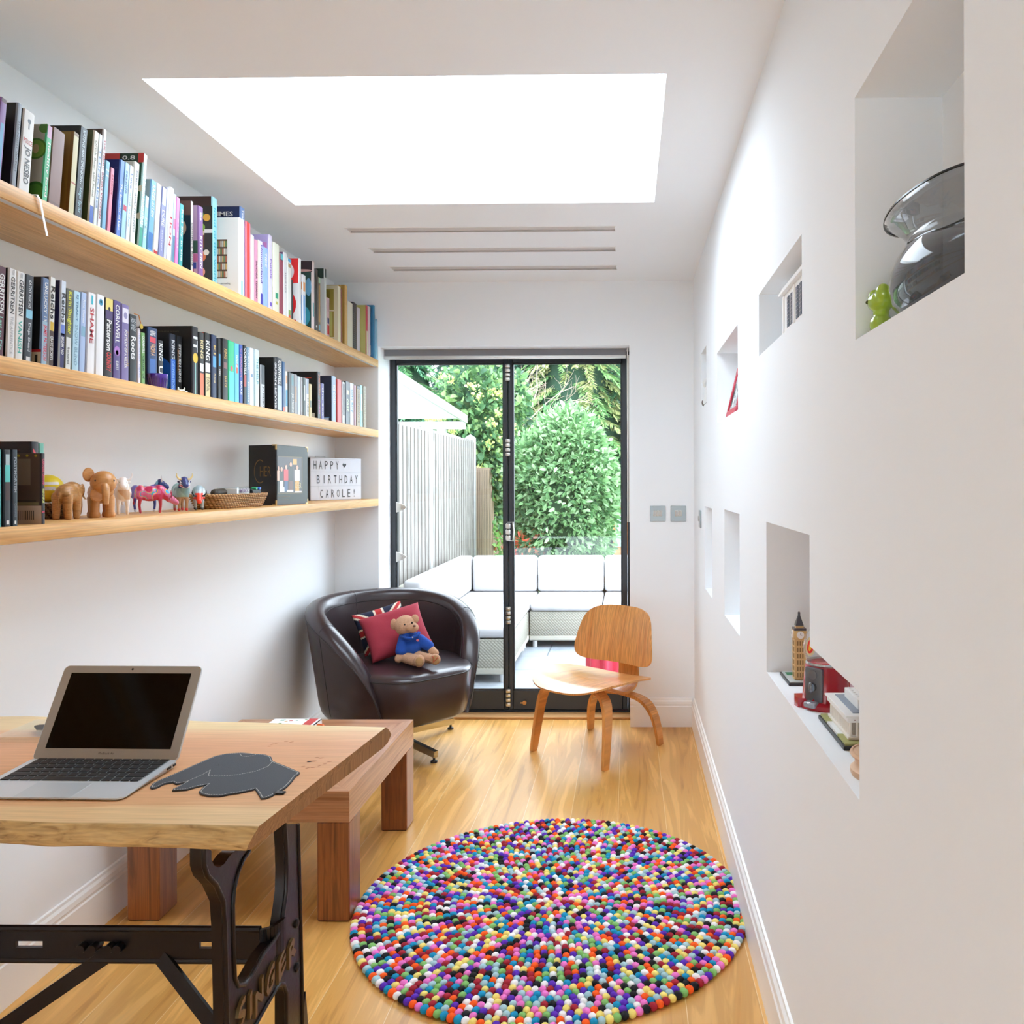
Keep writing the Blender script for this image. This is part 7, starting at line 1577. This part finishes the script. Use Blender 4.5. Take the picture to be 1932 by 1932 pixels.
# conifers
def conifer(label, x, y, h, r, cols, seed, zlim=4.5, n=420):
    t = thing('conifer_tree', label, 'tree', (x, y, GZ)); q = random.Random(seed); vs, fs, mi = [], [], []
    for k in range(n):
        z = .3 + (zlim - .3)*q.random(); a = PI + PI*q.random()*1.0 if q.random() < .8 else q.random()*2*PI; rad = r*(1 - (z/h)**2.2)**.7*(.75 + .35*q.random())
        d = Vector((math.cos(a), math.sin(a), 0)); tip = Vector((x, y, z)) + d*rad; sd = Vector((-d.y, d.x, 0)); Ls = .75*(.7 + .6*q.random()); col_ = q.choices(range(len(cols)), [3, 3, 2][:len(cols)])[0]
        st = tip - d*Ls*.7 + Vector((0, 0, .12)); 
        for j in range(90):
            u = q.random(); c = st.lerp(tip, u) + Vector((0, 0, -.22*u*u)); sg = q.choice((-1, 1)); dd = (d*.8 + sd*sg*(.9 - .4*u) + Vector((0, 0, -.35 - .4*q.random()))).normalized(); L_ = .17*(1.1 - .6*u)*(.6 + .8*q.random()); w_ = .006 + .007*q.random(); nn = dd.cross(Vector((q.gauss(0, .4), q.gauss(0, .4), 1))).normalized()
            b = len(vs); vs += [c - nn*w_*.5, c + nn*w_*.5, c + dd*L_*.6 + nn*w_, c + dd*L_, c + dd*L_*.6 - nn*w_]; fs.append([b, b + 1, b + 2, b + 3, b + 4]); mi.append(col_ if q.random() < .8 else q.randrange(len(cols)))
    me = bpy.data.meshes.new('foliage'); me.from_pydata([tuple(v) for v in vs], [], fs); [me.materials.append(c) for c in cols]; me.polygons.foreach_set('material_index', mi); me.transform(T(-x, -y, -GZ)); link('foliage', me, t)
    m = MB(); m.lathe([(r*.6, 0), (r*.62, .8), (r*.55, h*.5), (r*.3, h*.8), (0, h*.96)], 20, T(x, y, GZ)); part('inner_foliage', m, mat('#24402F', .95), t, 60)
    m = MB(); m.cyl((x, y, GZ - .01), (x, y, h*.9), .14, .03); part('trunk', m, mat('#6A5646', .9), t)
g_ = [leafm('#5C9468'), leafm('#3F7454'), leafm('#7FB078')]; g2_ = [leafm('#8AB070'), leafm('#B4B880'), leafm('#6C9A60')]; g3_ = [leafm('#3E6E58'), leafm('#2F5A4A'), leafm('#5A8C68')]
conifer('dark green conifer at the left behind the canopy roof', -3.9, 13.2, 4.6, 1.5, g_, 1)
conifer('tall blue-green conifer behind the ivy and bare branches', -2.15, 14.2, 4.9, 1.6, g3_, 2)
conifer('golden-tipped conifer behind the top of the laurel bush', -.85, 13.4, 4.6, 1.35, g2_, 3)
conifer('bright green conifer seen through the right edge of the glass door', .55, 13.6, 4.6, 1.3, g_, 4)
conifer('far dark conifer filling the gap at the left of the garden', -5.6, 15.6, 5.4, 1.9, g3_, 5, 5.2, 200); conifer('far dark conifer filling the gap in the middle of the garden', -3.0, 16.6, 5.4, 2.1, g3_, 6, 5.2, 220); conifer('far dark conifer filling the gap on the right of the garden', -.6, 16.6, 5.4, 2.1, g3_, 7, 5.2, 220)
# garden shed and covered barbecue
t = thing('garden_shed', 'small orange-brown garden shed far behind the laurel bush', 'shed', (-.05, 12.0, GZ)); br_ = wood('shed_boards', ['#A8643C', '#C88458'], (1, 1, 14), .8, .5, 2)
m = MB(); m.bb((-.22, 11.8, GZ - .01), (.9, 12.6, .95)); part('shed_wall', m, br_, t); m = MB(); m.bb((-.18, 11.78, .35), (-.04, 11.80, .8)); part('shed_window', m, mat('#A8C0C4', .3), t); m = MB(); m.prism([(-.3, .95), (.95, .95), (.34, 1.3)], .95, frame((0, 12.68, 0), (1, 0, 0), (0, 0, 1))); part('shed_roof', m, mat('#8A8480', .8), t, 0)
m = MB(); m.addmesh(blob([('e', (.08, 8.3, .28), (.26, .22, .30)), ('e', (.08, 8.3, .05), (.28, .24, .10))], .04, 3)); solo('covered_barbecue', m, mat('#8A9098', .7), 'grey fabric cover over a barbecue at the right edge behind the sofa', 'barbecue cover', smooth=180)
